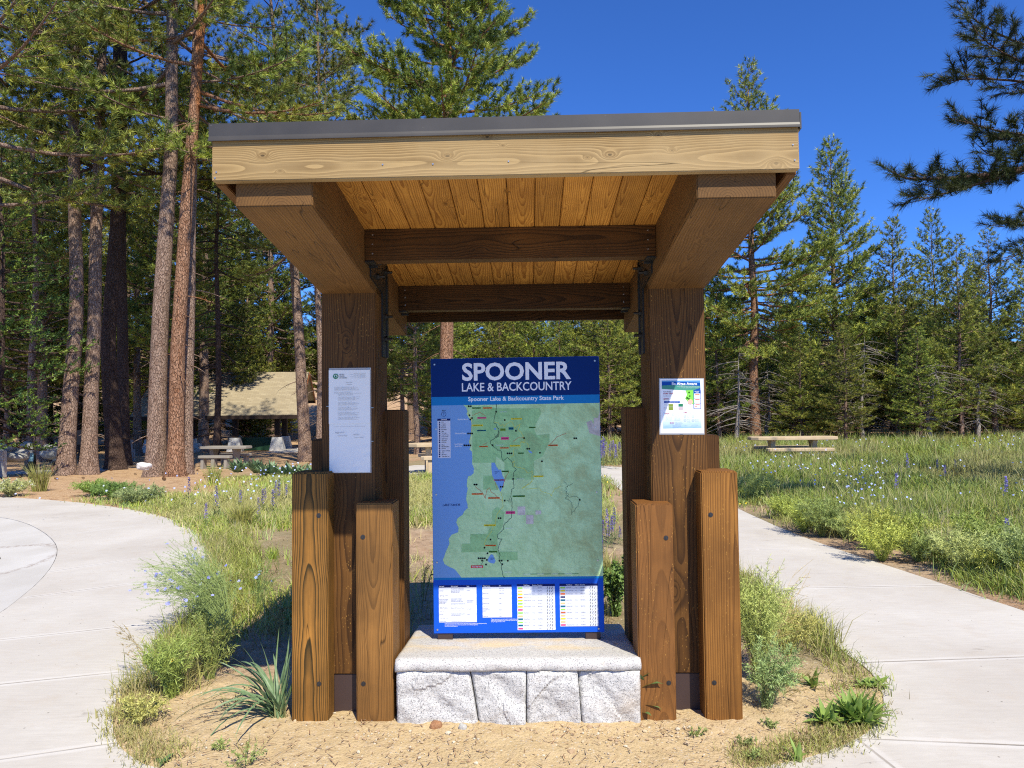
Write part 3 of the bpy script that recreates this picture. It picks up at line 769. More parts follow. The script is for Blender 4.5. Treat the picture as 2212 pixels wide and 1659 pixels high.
for fn, pts in ((A, ((512, 120), (537, 120), (520, 232), (552, 267), (530, 285), (848, 190), (953, 293), (1090, 428), (1190, 518), (1228, 650), (1253, 650), (1384, 700), (1408, 806), (1803, 523), (1827, 523), (987, 706), (1012, 706), (1036, 706), (503, 458), (528, 458), (553, 458), (458, 605), (482, 605), (507, 605), (532, 605), (803, 604), (583, 1090), (608, 1090), (902, 1118), (927, 1118), (1055, 1022))),
                (B, ((580, 35), (606, 35), (953, 233), (877, 448), (902, 448), (778, 710), (704, 810), (740, 880), (632, 940), (658, 940), (683, 940), (708, 940), (674, 968), (733, 960), (723, 1016), (888, 970), (915, 970), (990, 970), (922, 1012), (1870, 225)))):
    for p in pts:
        q = fn(*p); disc(mb, q[0], q[1], 0.0050, yy5, 12)
mb.build('map_symbol', INK['black'], mp)
for it_ in [dict(body='LAKE TAHOE', width=B(405, 0)[0] - B(185, 0)[0], height=0.0125, bold=0.012, shear=0.25, x=B(295, 0)[0], z=B(0, 288)[1], y=yy2),
          dict(body='MARLETTE\nLAKE', width=0.026, height=0.012, x=A(845, 0)[0], z=A(0, 950)[1], y=yy5),
          dict(body='SPOONER\nLAKE', width=0.023, height=0.012, x=B(790, 0)[0], z=B(0, 955)[1], y=yy5)]: text_part('place_lettering', [it_], INK['darknavy'], mp)
for it_ in ([dict(body='Hidden Beach', width=0.055, height=0.0085, x=A(435, 0)[0], z=A(0, 285)[1], y=yy2, bold=0.01), dict(body='Memorial Point', width=0.058, height=0.0085, x=A(405, 0)[0], z=A(0, 460)[1], y=yy2, bold=0.01),
          dict(body='Sand Harbor\nState Park', width=0.048, height=0.020, x=A(385, 0)[0], z=A(0, 605)[1], y=yy2, bold=0.01)] +
          [dict(body='Tahoe Rim Trail', width=0.040, height=0.0055, x=q[0], z=q[1], y=yy5) for q in (A(935, 190), A(890, 604), A(1145, 1021), B(1000, 573), B(990, 1108))]): text_part('place_lettering', [it_], INK['white'], mp)
# scale bar
mb = MB(); mb2 = MB()
for k in range(8):
    q0 = B(1182 + k * 84.5, 1137 - k * 0.6); q1 = B(1182 + (k + 1) * 84.5, 1131 - k * 0.6)
    rect(mb if k % 2 else mb2, q0[0], q1[0], q0[1], q1[1] + 0.0005, yy4)
mb.build('scale_bar', INK['green'], mp); mb2.build('scale_bar', INK['cream'], mp)
# legend
l0 = A(131, 762); l1 = A(284, 272)
mb = MB(); rect(mb, l0[0], l1[0], l0[1], l1[1], yy2); leg = mb.build('legend', INK['grey'], sign)
mb = MB(); rect(mb, l0[0], l1[0], A(0, 300)[1], l1[1], yy3); mb.build('legend_heading', INK['darknavy'], leg)
text_part('heading_lettering', [dict(body='Legend', width=0.030, height=0.010, bold=0.02, x=(l0[0] + l1[0]) / 2, z=A(0, 286)[1], y=yy4)], INK['white'], leg)
names_ = ['Biking', 'Campground', 'Trailhead', 'Restroom', 'Fee Station', 'Gate', 'Water Supply', 'Group Travel Route', 'Designated Center', 'Cabin Rental', 'Information', 'Parking Area', 'Hikers', 'Mountain Bikers', 'Equestrians', 'Guides / Tribunes', 'Boat', 'Dirt Road', 'Tahoe Rim Trail']
ys_ = [318, 341, 364, 386, 409, 432, 455, 478, 500, 524, 547, 569, 600, 622, 645, 673, 697, 719, 743]
text_part('legend_lettering', [dict(body=n_, height=0.0062, align='L', x=A(172, 0)[0], z=A(0, y_)[1], y=yy3, bold=0.008, sx=0.72) for n_, y_ in zip(names_, ys_)] +
          [dict(body='North', width=0.019, height=0.007, bold=0.02, x=A(203, 0)[0], z=A(0, 174)[1], y=yy2)], INK['black'], leg)
mb = MB()
for y_ in ys_:
    q = A(153, y_); disc(mb, q[0], q[1], 0.0040, yy3, 10)
cpt = A(204, 216)
ringp = [(cpt[0] + 0.0125 * math.cos(a * math.pi / 12), cpt[1] + 0.0125 * math.sin(a * math.pi / 12)) for a in range(25)]
ribbon(mb, ringp, 0.0018, yy2)
ribbon(mb, [(cpt[0], cpt[1] - 0.008), (cpt[0], cpt[1] + 0.008)], 0.0012, yy2)
ribbon(mb, [(cpt[0] - 0.004, cpt[1] + 0.004), (cpt[0], cpt[1] + 0.009), (cpt[0] + 0.004, cpt[1] + 0.004)], 0.0012, yy2)
mb.build('legend_symbol', INK['darknavy'], leg)
# tables at the foot
def table(x0, x1, y0, y1, yh, rows, cols, heads, body):
    q0 = suv(x0, y1); q1 = suv(x1, y0)
    mb = MB(); rect(mb, q0[0], q1[0], q0[1], q1[1], yy1)
    tb = mb.build('printed_table', INK['white'], sign)
    zh = suv(x0, yh)[1]
    mb = MB(); rect(mb, q0[0], q1[0], zh, q1[1], yy2); mb.build('table_heading', INK['darknavy'], tb)
    mb = MB(); z_ = zh; zs = []
    tot = sum(rows)
    for i, rh in enumerate(rows):
        zn = z_ - (zh - q0[1]) * rh / tot; zs.append((z_, zn))
        if i % 2 == 0: rect(mb, q0[0] + 0.0005, q1[0] - 0.0005, zn, z_, yy2)
        z_ = zn
    mb.build('table_row', INK['grey'], tb)
    W = q1[0] - q0[0]
    cx = [q0[0] + W * c for c in cols]
    text_part('heading_lettering', [dict(body=h_, height=0.0062, bold=0.02, align='L', x=cx[i] + 0.003, z=(zh + q1[1]) / 2, y=yy3, sx=0.8) for i, h_ in enumerate(heads)], INK['white'], tb)
    items = []
    for (za, zb), row in zip(zs, body):
        for i, s_ in enumerate(row):
            if not s_: continue
            nl = s_.count('\n') + 1
            items.append(dict(body=s_, height=0.0046 * nl + 0.0024 * (nl - 1), align='L', x=cx[i] + 0.003, z=(za + zb) / 2, y=yy3, sx=0.72))
    text_part('table_lettering', items, INK['textgrey'], tb)
    return tb, zs, q0, q1
table(1068.5, 1160, 1432, 1523, 1438.5, [15, 9.5, 18, 18.5, 8, 9.5, 5.5], [0, 0.31, 0.73], ['Water Body', 'Fishing Regulation', 'Limit'],
      [['Lake Tahoe', 'Year Around, 1 hour before sunrise\nuntil 2 hours after sunset. Closed to\nfishing within 500 yards of\nSand Harbor boat ramp', '5 game fish'],
       ['Fishing Licence Required\n6 AM - 6 PM', 'All waters in Lake Tahoe basin fishing licence is required'],
       ['Marlette Lake including\ntributaries and outlet\nMarlette Creek to\nBonanza Creek', 'Season opens July 15 through\nSeptember 30. 1 hour before\nsunrise until 2 hours after sunset\n\nSpecial Regulations: artificial lures only', 'Catch and release\nbarbless hooks'],
       ['Hobart Reservoir and\ntributaries, Franktown\nCreek downstream to\nHobart Reservoir', 'Second Saturday in May through\nSeptember 30. 1 hour before sunrise\n\nSpecial Regulations: artificial lures only', '5 trout, only one\nmay exceed 14"'],
       ['Spooner Lake', 'Year Around, 1 hour before sunrise\nuntil 2 hours after sunset', '5 game fish'],
       ['All other bodies of water', 'Limits vary by season and water, see regulations'], ['Fishing licence required', 'A valid fishing licence is required for ages 12 and older']])
table(1175.5, 1246, 1431, 1511, 1437, [5.5, 6, 6, 6, 6, 6, 6, 6, 12, 6, 6], [0, 0.55], ['Water Source', 'Type'],
      [['Spooner Lake Visitor Center', 'Potable Water'], ['Sand Harbor State Park', 'Potable Water'], ['Memorial Point', 'Potable Water'], ['Spooner Lake', 'Lake*'], ['North Canyon Creek', 'Creek*'], ['Marlette Lake', 'Lake*'], ['Franktown Creek', 'Creek*'], ['Hobart Reservoir', 'Lake*'], ['Tunnel Creek\nnear the Rim Trail\njunction', 'Creek*'], ['Marlette Peak Campground', 'Well Pump'], ['Tunnel Creek', 'Creek*']])
tnames = ['Spooner Lake Trail', 'North Canyon Road', 'Marlette Lake Trail', 'Marlette Creek Trail', 'Sunflower Hill Trail', 'Hobart Road', 'Hobart Creek Road', 'Red House Flume', 'Tunnel Road', 'Lakeview Road', 'Marlette Flume', 'Franktown Trail', 'Incline Flume', 'Tunnel Creek']
tcol = ['lime', 'peach', 'yellow', 'orange', 'yellow', 'lime', 'yellow', 'pink', 'lime', 'peach', 'tealtag', 'lime', 'tealtag', 'pink']
tcol2 = ['lime', 'yellow', 'orange', 'darknavy', 'tealtag', 'peach', 'tealtag', 'lime', 'rust', 'peach', 'yellow', 'peach', 'pink']
for x0, x1, y1, y0, yh, n_, cl in ((1261, 1351.5, 1541, 1429, 1435.5, 14, tcol), (1365, 1456, 1532, 1428, 1434.5, 13, tcol2)):
    tb, zs, q0, q1 = table(x0, x1, y0, y1, yh, [1] * n_, [0.16, 0.39, 0.53], ['Trail Name', 'Distance', 'Elevation'],
          [[tnames[(i + (0 if cl is tcol else 5)) % 14], '%.1f mi' % (1.1 + (i * 7 % 9)), '%d-%d ft' % (6900 + i * 31, 7400 + i * 57)] for i in range(n_)])
    W = q1[0] - q0[0]
    mb = MB()
    for za, zb in zs:
        zc = (za + zb) / 2
        for j, xx in enumerate((0.80, 0.86, 0.92)):
            cx_ = q0[0] + W * xx
            ribbon(mb, [(cx_ - 0.002, zc - 0.006), (cx_ + 0.001 * j, zc + 0.001), (cx_ + 0.002, zc + 0.006)], 0.0026, yy4)
    mb.build('pictogram', INK['black'], tb)
    for i, (za, zb) in enumerate(zs):
        mb = MB(); zc = (za + zb) / 2; rect(mb, q0[0] + W * 0.02, q0[0] + W * 0.145, zc - 0.004, zc + 0.004, yy4)
        mb.build('colour_key', INK[cl[i]], tb)
text_part('footnote_lettering', [dict(body='Additional Regulations may be found at the park office. These regulations are informational only\nand anglers are required to confirm they have the current fishing regulations\nrecord and fishing regulations', width=0.225, height=0.019, x=suv(1115, 0)[0], z=suv(1115, 1529)[1], y=yy1, bold=0.01),
          dict(body='*These water sources are not treated or suitable without treatment.\nWater must be treated prior to consuming. Creeks and lakes may dry up\nduring drought periods or when', width=0.172, height=0.019, x=suv(1212, 0)[0], z=suv(1212, 1518)[1], y=yy1, bold=0.01)], INK['white'], sign)
for (px, py) in ((1058, 890), (1448, 883), (1061.5, 1050), (1450, 1047), (1062, 1211), (1453, 1206), (1063.5, 1377), (1456, 1372), (1064.5, 1541), (1458.5, 1537)):
    q = suv(px, py); mb = MB()
    mb.cyl((q[0], 0.0, q[1]), (q[0], -0.0035, q[1]), 0.0058, 0.0045, 12)
    mb.cyl((q[0], -0.0035, q[1]), (q[0], -0.0045, q[1]), 0.0020, 0.0020, 6)
    mb.build('screw', M['zinc'], sign)

# ------------------------------------------------------------------ notices on the posts
M['paper'] = ink('white_paper', (0.86, 0.85, 0.82), 0.5, 0.2)
M['sleeve'] = ink('clear_sleeve_edge', (0.42, 0.38, 0.36), 0.25, 0.5)
def crumple_sheet(mb, x0, x1, z0, z1, y, amp, seed, nx=22, nz=30):
    vs = []; fs = []
    for j in range(nz + 1):
        for i in range(nx + 1):
            x = x0 + (x1 - x0) * i / nx; z = z0 + (z1 - z0) * j / nz
            k = 1 - (j / nz)
            d = mnoise.fractal(Vector((x * 14 + seed, z * 14, seed)), 1, 2, 3) * amp * (0.3 + 1.4 * k * k)
            vs.append((x, y - abs(d) - 0.0004, z))
    for j in range(nz):
        for i in range(nx):
            a = j * (nx + 1) + i; fs.append((a, a + 1, a + nx + 2, a + nx + 1))
    mb.add(vs, fs)
ntc = kroot('paper_notice', -0.831, 3.71, 1.20)
tag(ntc, 'long two-page white paper notice pinned on the left post', 'notice')
mb = MB(); mb.box(-0.106, 0.110, -0.0025, -0.0003, 0.0, 0.535, bev=0.0005); mb.build('plastic_sleeve', M['sleeve'], ntc)
mb = MB(); crumple_sheet(mb, -0.104, 0.104, 0.003, 0.252, -0.0030, 0.004, 3.0); mb.build('lower_sheet', M['paper'], ntc, smooth=True)
mb = MB(); crumple_sheet(mb, -0.106, 0.105, 0.250, 0.524, -0.0062, 0.0012, 8.0); up = mb.build('upper_sheet', M['paper'], ntc, smooth=True)
g = MB(); cxx, czz = -0.070, 0.492
ribbon(g, [(cxx + 0.0115 * math.cos(a * math.pi / 12), czz + 0.0115 * math.sin(a * math.pi / 12)) for a in range(25)], 0.0042, -0.0092)
g.add([(cxx - 0.006, -0.0093, czz - 0.006), (cxx + 0.006, -0.0093, czz - 0.006), (cxx, -0.0093, czz + 0.009)], [(0, 1, 2)])
g.build('emblem', ink('ink_forest_green', srgb(40, 130, 92)), up)
items = [dict(body='NEVADA\nDIVISION\nOF FORESTRY', height=0.023, align='L', x=-0.051, z=0.492, y=-0.0092, bold=0.01, sx=0.75)]
for k in range(5): items.append(dict(body='Department of Conservation', width=0.06 + 0.02 * (k % 2), height=0.0028, align='R', x=0.083, z=0.505 - k * 0.0055, y=-0.0092))
items.append(dict(body='Notice to the Public', width=0.034, height=0.004, x=0, z=0.461, y=-0.0092)); items.append(dict(body='Fire Restriction Order', width=0.028, height=0.004, x=0, z=0.450, y=-0.0092))
z_ = 0.437; r_ = random.Random(3)
for k in range(34):
    items.append(dict(body='the state forester and fire officer has ordered that within the park all persons shall', width=(0.150 if k < 8 else 0.115) * r_.uniform(0.55, 1.0), height=0.0026, align='L', x=-0.077 + (0.0 if k < 8 else 0.018), z=z_, y=-0.0092))
    z_ -= 0.0040 + (0.0055 if k % 5 == 4 else 0.0)
text_part('notice_lettering', items, ink('ink_faded', srgb(120, 126, 130)), up)
items = [dict(body='No fires are allowed outside of designated sites', width=0.16, height=0.003, align='L', x=-0.08, z=0.236, y=-0.0085), dict(body='Signed', width=0.05, height=0.008, align='L', x=-0.075, z=0.205, y=-0.010, shear=0.4), dict(body='State Forester', width=0.05, height=0.005, align='L', x=-0.06, z=0.190, y=-0.010),
         dict(body='Park Office', width=0.03, height=0.006, align='L', x=0.02, z=0.195, y=-0.010, shear=0.4), dict(body='Regional Manager', width=0.05, height=0.004, align='L', x=0.025, z=0.180, y=-0.010)]
text_part('notice_lettering', items, ink('ink_pale', srgb(140, 146, 155)), ntc)
mb = MB()
for (x_, z_) in ((-0.10, 0.527), (0.098, 0.529), (-0.113, 0.34), (0.116, 0.33), (0.115, 0.16)): mb.box(x_ - 0.006, x_ + 0.006, -0.004, -0.002, z_ - 0.0012, z_ + 0.0012)
mb.build('staple', M['zinc'], ntc)

# poster
pst = kroot('algae_poster', 0.852, 3.71, 1.385)
tag(pst, 'laminated blue and green safety poster fixed to the right post', 'poster')
pst.rotation_euler = (0, R(0.6), KROT)
PW, PH = 0.216, 0.272
t = NT('laminate'); M['laminate'] = t.done((0.36, 0.36, 0.38), 0.2, 0.5)
mb = MB(); mb.box(-PW / 2 - 0.006, PW / 2 + 0.004, -0.002, -0.0003, -0.008, PH + 0.004, bev=0.0006); mb.build('laminate_sheet', M['laminate'], pst)
mb = MB(); rect(mb, -PW / 2, PW / 2, 0, PH, -0.0027); sh = mb.build('printed_sheet', ink('poster_white', (0.84, 0.86, 0.90)), pst)
def pq(x, y): return ((x - 665) / 1010 * PW, PH * (1 - (y - 232) / 1275))      # poster zoom pixels
def prect(mb, x0, y0, x1, y1, yv): 
    a_ = pq(x0, y1); b_ = pq(x1, y0); rect(mb, a_[0], b_[0], a_[1], b_[1], yv)
y1_, y2_, y3_, y4_ = -0.0033, -0.0038, -0.0043, -0.0048
mb = MB(); polyface(mb, [pq(195, 290), pq(600, 300), pq(1100, 300), pq(1105, 500), pq(940, 500), pq(700, 470), pq(195, 440)], y1_); prect(mb, 935, 500, 1110, 935, y1_); prect(mb, 245, 755, 618, 796, y1_)
mb.build('blue_print', ink('poster_blue', srgb(16, 74, 160)), sh)
mb = MB(); polyface(mb, [pq(195, 270), pq(1100, 262), pq(1100, 320), pq(700, 300), pq(195, 300)], y2_); mb.build('pale_blue_print', ink('poster_paleblue', srgb(86, 142, 196)), sh)
mb = MB(); polyface(mb, [pq(195, 385), pq(400, 375), pq(700, 380), pq(1100, 395), pq(1080, 450), pq(960, 490), pq(780, 500), pq(500, 485), pq(195, 466)], y2_); mb.build('sea_green_print', ink('poster_seagreen', srgb(72, 142, 128)), sh)
mb = MB(); polyface(mb, [pq(760, 500), pq(935, 495), pq(940, 830), pq(860, 800), pq(800, 760), pq(740, 690), pq(785, 600)], y2_); mb.build('lime_print', ink('poster_lime', srgb(126, 204, 82)), sh)
mb = MB(); 
for (x_, y_, r_) in ((835, 550, 22), (850, 635, 20), (790, 680, 26), (830, 700, 22)): 
    q = pq(x_, y_); disc(mb, q[0], q[1], r_ * PW / 1010, y3_, 7)
mb.build('leaf_print', ink('poster_darkgreen', srgb(40, 92, 36)), sh)
mb = MB(); q = pq(860, 770); disc(mb, q[0], q[1], 58 * PW / 1010, y3_, 16); mb.build('pink_print', ink('poster_pink', srgb(240, 176, 160)), sh)
mb = MB(); polyface(mb, [pq(215, 1030), pq(420, 995), pq(760, 975), pq(1110, 1000), pq(1122, 1392), pq(218, 1402)], y1_); 
t = NT('poster_water'); o = t.obj(); xx, yv, zz = t.sep(o)
gr = t.math('ADD', t.math('MULTIPLY', zz, -9.0), t.math('ADD', 0.85, t.math('MULTIPLY', t.noise(t.mapping(o, (20, 1, 120)), 1.0, 3), 0.3)))
M['pwater'] = t.done(t.mix(t.ramp(gr, [(0.25, 0.0), (0.95, 1.0)]), (0.72, 0.80, 0.90), srgb(92, 152, 206)), 0.35, 0.4)
mb.build('water_print', M['pwater'], sh)
mb = MB()
for (x0, y0, x1, y1) in ((350, 822, 458, 886), (350, 892, 458, 970)): prect(mb, x0, y0, x1, y1, y1_)
mb.build('swatch', ink('poster_olive', srgb(120, 140, 62)), sh)
mb = MB(); prect(mb, 582, 818, 690, 884, y1_); mb.build('swatch', ink('poster_darkteal', srgb(40, 120, 88)), sh)
mb = MB(); prect(mb, 582, 892, 690, 970, y1_); mb.build('swatch', ink('poster_greyrose', srgb(186, 170, 178)), sh)
mb = MB()
for (y0, y1) in ((575, 683), (692, 800), (810, 925)): prect(mb, 955, y0, 1097, y1, y2_)
mb.build('alert_box', ink('poster_box_white', (0.85, 0.83, 0.84)), sh)
mb = MB(); prect(mb, 975, 590, 1080, 606, y3_); mb.build('alert_bar', INK['orange'], sh)
mb = MB(); prect(mb, 975, 712, 1080, 730, y3_); prect(mb, 978, 832, 1082, 850, y3_); q = pq(993, 885); disc(mb, q[0], q[1], 16 * PW / 1010, y3_, 10); mb.build('alert_bar', INK['red'], sh)
def ptxt(s, x, y, w, h, **kw):
    q = pq(x, y); return dict(body=s, width=w * PW / 1010, height=h * PH / 1275, align='L', x=q[0], z=q[1], y=kw.pop('yv', y3_), **kw)
text_part('poster_title', [ptxt('Be Algae Aware', 432, 352, 590, 84, bold=0.02), ptxt('Blue-green algae can be harmful to people and pets. When in doubt', 565, 414, 510, 16), ptxt('or water looks like pea soup, stay out!', 655, 441, 420, 16), ptxt('SWIM ADVISORY', 965, 525, 110, 20, bold=0.02), ptxt('LEVELS', 990, 552, 70, 16, bold=0.02), ptxt('WHAT IS A HARMFUL ALGAE BLOOM?', 285, 776, 290, 14)], INK['white'], sh)
text_part('red_lettering', [ptxt('STAY OUT', 232, 574, 238, 36, bold=0.03), ptxt('LEARN', 232, 700, 122, 28, bold=0.02), ptxt('KNOW', 258, 1048, 116, 28, bold=0.02), ptxt('TAKE', 695, 1022, 88, 26, bold=0.02), ptxt('SCAN', 378, 1268, 98, 28, bold=0.02)], ink('poster_red', srgb(170, 30, 60)), sh)
its = [ptxt('If in doubt,', 232, 530, 178, 24, bold=0.02), ptxt('about algae', 236, 728, 140, 14), ptxt('the signs', 258, 1078, 80, 12), ptxt('precautions', 695, 1055, 100, 12), ptxt('to report', 385, 1296, 90, 12)]
r_ = random.Random(9)
for (x0, y0, w_, n_) in ((505, 524, 240, 4), (232, 610, 500, 3), (390, 694, 310, 2), (720, 826, 190, 5), (420, 1030, 230, 4), (280, 1115, 160, 5), (485, 1110, 150, 6), (830, 1014, 210, 3), (500, 1260, 180, 3), (440, 1330, 200, 3), (780, 1095, 70, 3), (968, 1095, 70, 3), (780, 1185, 80, 4), (968, 1180, 100, 4), (240, 826, 80, 2), (500, 826, 60, 3), (240, 905, 90, 3), (500, 905, 70, 3), (730, 1325, 50, 1), (880, 1335, 60, 1), (980, 1325, 60, 1), (975, 620, 60, 3), (975, 745, 60, 3), (1020, 870, 50, 3)):
    for k in range(n_): its.append(ptxt('harmful algae blooms can occur in any water at any time of year', x0, y0 + k * 21, w_ * r_.uniform(0.8, 1.0), 11))
text_part('body_lettering', its, INK['textgrey'], sh)
mb = MB()
for (x_, y_) in ((733, 1112), (922, 1112), (733, 1205), (922, 1205)):
    q = pq(x_, y_); rr_ = 29 * PW / 1010
    ribbon(mb, [(q[0] + rr_ * math.cos(a * math.pi / 10), q[1] + rr_ * math.sin(a * math.pi / 10)) for a in range(21)], 0.0007, y3_)
    ribbon(mb, [(q[0] - 0.003, q[1] - 0.002), (q[0], q[1] + 0.0025), (q[0] + 0.003, q[1] - 0.001)], 0.001, y3_)
mb.build('pictogram', INK['textgrey'], sh)
mb = MB(); mb.box(-0.012, 0.004, -0.0032, -0.002, PH + 0.0015, PH + 0.0030); mb.box(-0.012, 0.004, -0.0032, -0.002, -0.0055, -0.004); mb.build('staple', M['zinc'], pst)
# ------------------------------------------------------------------ ground and paths
def sm(a, b, x):
    t_ = np.clip((x - a) / (b - a), 0, 1); return t_ * t_ * (3 - 2 * t_)
def terrain(x, y):
    """height of the open ground: falls gently towards the woods on the left"""
    x = np.asarray(x, float); y = np.asarray(y, float)
    g = -0.32 * sm(13, 26, y) * sm(-2, -9, x) - 0.33 * sm(26, 46, y) * sm(-2, -9, x)
    return g
def gz(x, y): return float(terrain(x, y)) + 0.13 * max(0.0, y - 62)

def gp(px, py): v = G(px, py); return (v.x, v.y)
LEFT_PATH = [gp(0, 1073), gp(144, 1082), gp(270, 1098), gp(360, 1116), gp(414, 1144), gp(446, 1166), gp(466, 1206), gp(462, 1250), gp(446, 1300), gp(414, 1346), gp(349, 1407), gp(299, 1469),
             gp(256, 1505), gp(241, 1548), gp(248, 1595), gp(266, 1623), gp(324, 1659)]
RIGHT_NEAR = [gp(1625, 1659), gp(1664, 1653), gp(1734, 1640), gp(1796, 1620), gp(1850, 1597), gp(1884, 1574), gp(1906, 1543), gp(1910, 1508), gp(1900, 1477), gp(1877, 1446), gp(1838, 1419), gp(1795, 1384), gp(1749, 1350), gp(1703, 1322),
              gp(1640, 1272), gp(1560, 1215), gp(1480, 1150), gp(1400, 1090), gp(1345, 1062), gp(1325, 1045), gp(1300, 1034), gp(1200, 1030), gp(1060, 1030), gp(930, 1028), gp(860, 1030)]
RIGHT_FAR = [gp(860, 1005), gp(1000, 1004), gp(1200, 1004), gp(1330, 1006), gp(1420, 1022), gp(1500, 1050), gp(1592, 1098), gp(1703, 1148), gp(1788, 1179), gp(1869, 1206), gp(1958, 1235), gp(2031, 1259), gp(2128, 1292), gp(2212, 1319), gp(2500, 1420), (9.0, 3.2), (9.0, 0.5)]
PATH = LEFT_PATH[:] + [(-0.9, 2.93), (0.0, 2.83), (0.75, 2.90)] + RIGHT_NEAR + RIGHT_FAR + [(9.0, -4.0), (-14, -4.0), (-14.0, 3.0), gp(-500, 1090)]
# the round island in front is inside the list above: the path is everything round it
PATHA = np.array(PATH)
def inside(px, py, poly):
    poly = np.asarray(poly); n = len(poly); ins = np.zeros(px.shape, bool); j = n - 1
    for i in range(n):
        xi, yi = poly[i]; xj, yj = poly[j]
        c = ((yi > py) != (yj > py)) & (px < (xj - xi) * (py - yi) / (yj - yi + 1e-12) + xi)
        ins ^= c; j = i
    return ins
def dist_edge(px, py, poly):
    poly = np.asarray(poly); n = len(poly); d = np.full(px.shape, 1e9)
    for i in range(n):
        a = poly[i]; b = poly[(i + 1) % n]; ab = b - a
        t_ = np.clip(((px - a[0]) * ab[0] + (py - a[1]) * ab[1]) / (ab @ ab + 1e-12), 0, 1)
        d = np.minimum(d, np.hypot(px - a[0] - t_ * ab[0], py - a[1] - t_ * ab[1]))
    return d
def fractal2(x, y, sc, oct_=4, seed=0):
    """value noise on a lattice, vectorised"""
    rng = np.random.default_rng(seed); T = rng.random((256, 256)); out = 0; amp = 1; tot = 0
    for k in range(oct_):
        X = x * sc + 31.7 * k; Y_ = y * sc + 17.3 * k
        xi = np.floor(X).astype(int); yi = np.floor(Y_).astype(int); fx = X - xi; fy = Y_ - yi
        fx = fx * fx * (3 - 2 * fx); fy = fy * fy * (3 - 2 * fy)
        g = lambda a, b: T[a % 256, b % 256]
        out = out + amp * ((g(xi, yi) * (1 - fx) + g(xi + 1, yi) * fx) * (1 - fy) + (g(xi, yi + 1) * (1 - fx) + g(xi + 1, yi + 1) * fx) * fy)
        tot += amp; amp *= 0.5; sc *= 2.1
    return out / tot

def axis_steps(lo, hi, f0, f1, fine, grow=1.09, mx=8.0):
    v = list(np.arange(f0, f1, fine)); s = fine; x = f1
    r_ = []
    while x < hi: r_.append(x); s = min(s * grow, mx); x += s
    r_.append(hi); s = fine; x = f0; l_ = []
    while x > lo: s = min(s * grow, mx); x -= s; l_.append(max(x, lo))
    return np.array(sorted(set(l_)) + v + r_)
xs = axis_steps(-160, 160, -3.2, 3.2, 0.022, 1.05)
ys = axis_steps(-12, 260, 2.7, 6.5, 0.022, 1.035)
GX, GY = np.meshgrid(xs, ys)
ins = inside(GX, GY, PATHA); de = dist_edge(GX, GY, PATHA)
sd = np.where(ins, -de, de)
near = sm(14, 5, GY) * sm(9, 4, np.abs(GX))
bump = (fractal2(GX, GY, 3.0, 5, 1) - 0.5) * 0.045 + (fractal2(GX, GY, 22, 3, 2) - 0.5) * 0.020 * near
GZ = terrain(GX, GY) + np.where(ins, -0.06 * sm(0.0, 0.03, -sd) - 0.006, -0.004 + np.maximum(-0.004, bump * sm(0.0, 0.25, sd)))
GZ += np.where(ins, 0, 0.012 * sm(0.02, 0.5, sd))
# the ground lifts a little with distance behind the trees
GZ += 0.13 * np.maximum(0, GY - 62)
ny_, nx_ = GX.shape
idx = np.arange(ny_ * nx_).reshape(ny_, nx_)
quads = np.stack([idx[:-1, :-1], idx[:-1, 1:], idx[1:, 1:], idx[1:, :-1]], -1).reshape(-1, 4)
# ground cover classes kept as a colour attribute: r = pine litter, g = green plants between, b = pale sand
def duff_at(x, y):
    return np.clip(sm(-0.36 * y + 1.0, -0.42 * y - 0.3, x) * sm(12.2, 13.6, y + (fractal2(x, y, 0.6, 3, 6) - 0.5) * 3) + sm(23, 30, y), 0, 1)
duff = duff_at(GX, GY)
sand = sm(4.6, 3.9, GY + (fractal2(GX, GY, 1.5, 3, 9) - 0.5) * 1.0) * sm(3.0, 2.2, np.abs(GX)) 
green = fractal2(GX, GY, 0.9, 4, 12)
gcol = np.stack([duff, green, sand], -1).reshape(-1, 3)

t = NT('soil')
o = t.obj(); at = t.attr('Col'); zr, zg, zb = t.sep(at)
n1 = t.noise(o, 0.7, 5, 0.6); n2 = t.noise(o, 9.0, 5, 0.65); n3 = t.noise(o, 70.0, 3, 0.7); n4 = t.noise(o, 28, 4, 0.7); n5 = t.noise(o, 3.2, 6, 0.75)
base = t.mix(t.ramp(n1, [(0.38, 0.0), (0.62, 1.0)]), (0.44, 0.275, 0.16), (0.48, 0.37, 0.245))
base = t.mix(t.ramp(n2, [(0.40, 0.0), (0.66, 0.7)]), base, (0.24, 0.16, 0.10))
sandc = t.mix(t.ramp(n2, [(0.35, 0.0), (0.7, 1.0)]), (0.56, 0.43, 0.245), (0.50, 0.37, 0.20))
sandc = t.mix(t.ramp(n4, [(0.50, 0.0), (0.72, 0.6)]), sandc, (0.58, 0.45, 0.31))
litter = t.mix(t.ramp(n4, [(0.38, 0.0), (0.62, 1.0)]), (0.40, 0.235, 0.115), (0.60, 0.43, 0.26))
litter = t.mix(t.ramp(n5, [(0.50, 0.0), (0.62, 0.75)]), litter, (0.27, 0.15, 0.08))
base = t.mix(t.ramp(zg, [(0.40, 0.0), (0.60, 0.6)]), base, (0.20, 0.19, 0.09))
c = t.mix(zb, base, sandc)
c = t.mix(zr, c, litter)
c = t.mix(t.ramp(n3, [(0.30, 0.55), (0.45, 0.0)]), c, (0.12, 0.085, 0.055))
pv = t.voro(o, 85.0, 'F1', 'Color'); px_ = t.sep(pv)[0]
pd = t.voro(o, 85.0)
c = t.mix(t.math('MULTIPLY', t.ramp(px_, [(0.86, 0.0), (0.88, 1.0)]), t.ramp(pd, [(0.3, 0.8), (0.45, 0.0)])), c, (0.55, 0.50, 0.42))
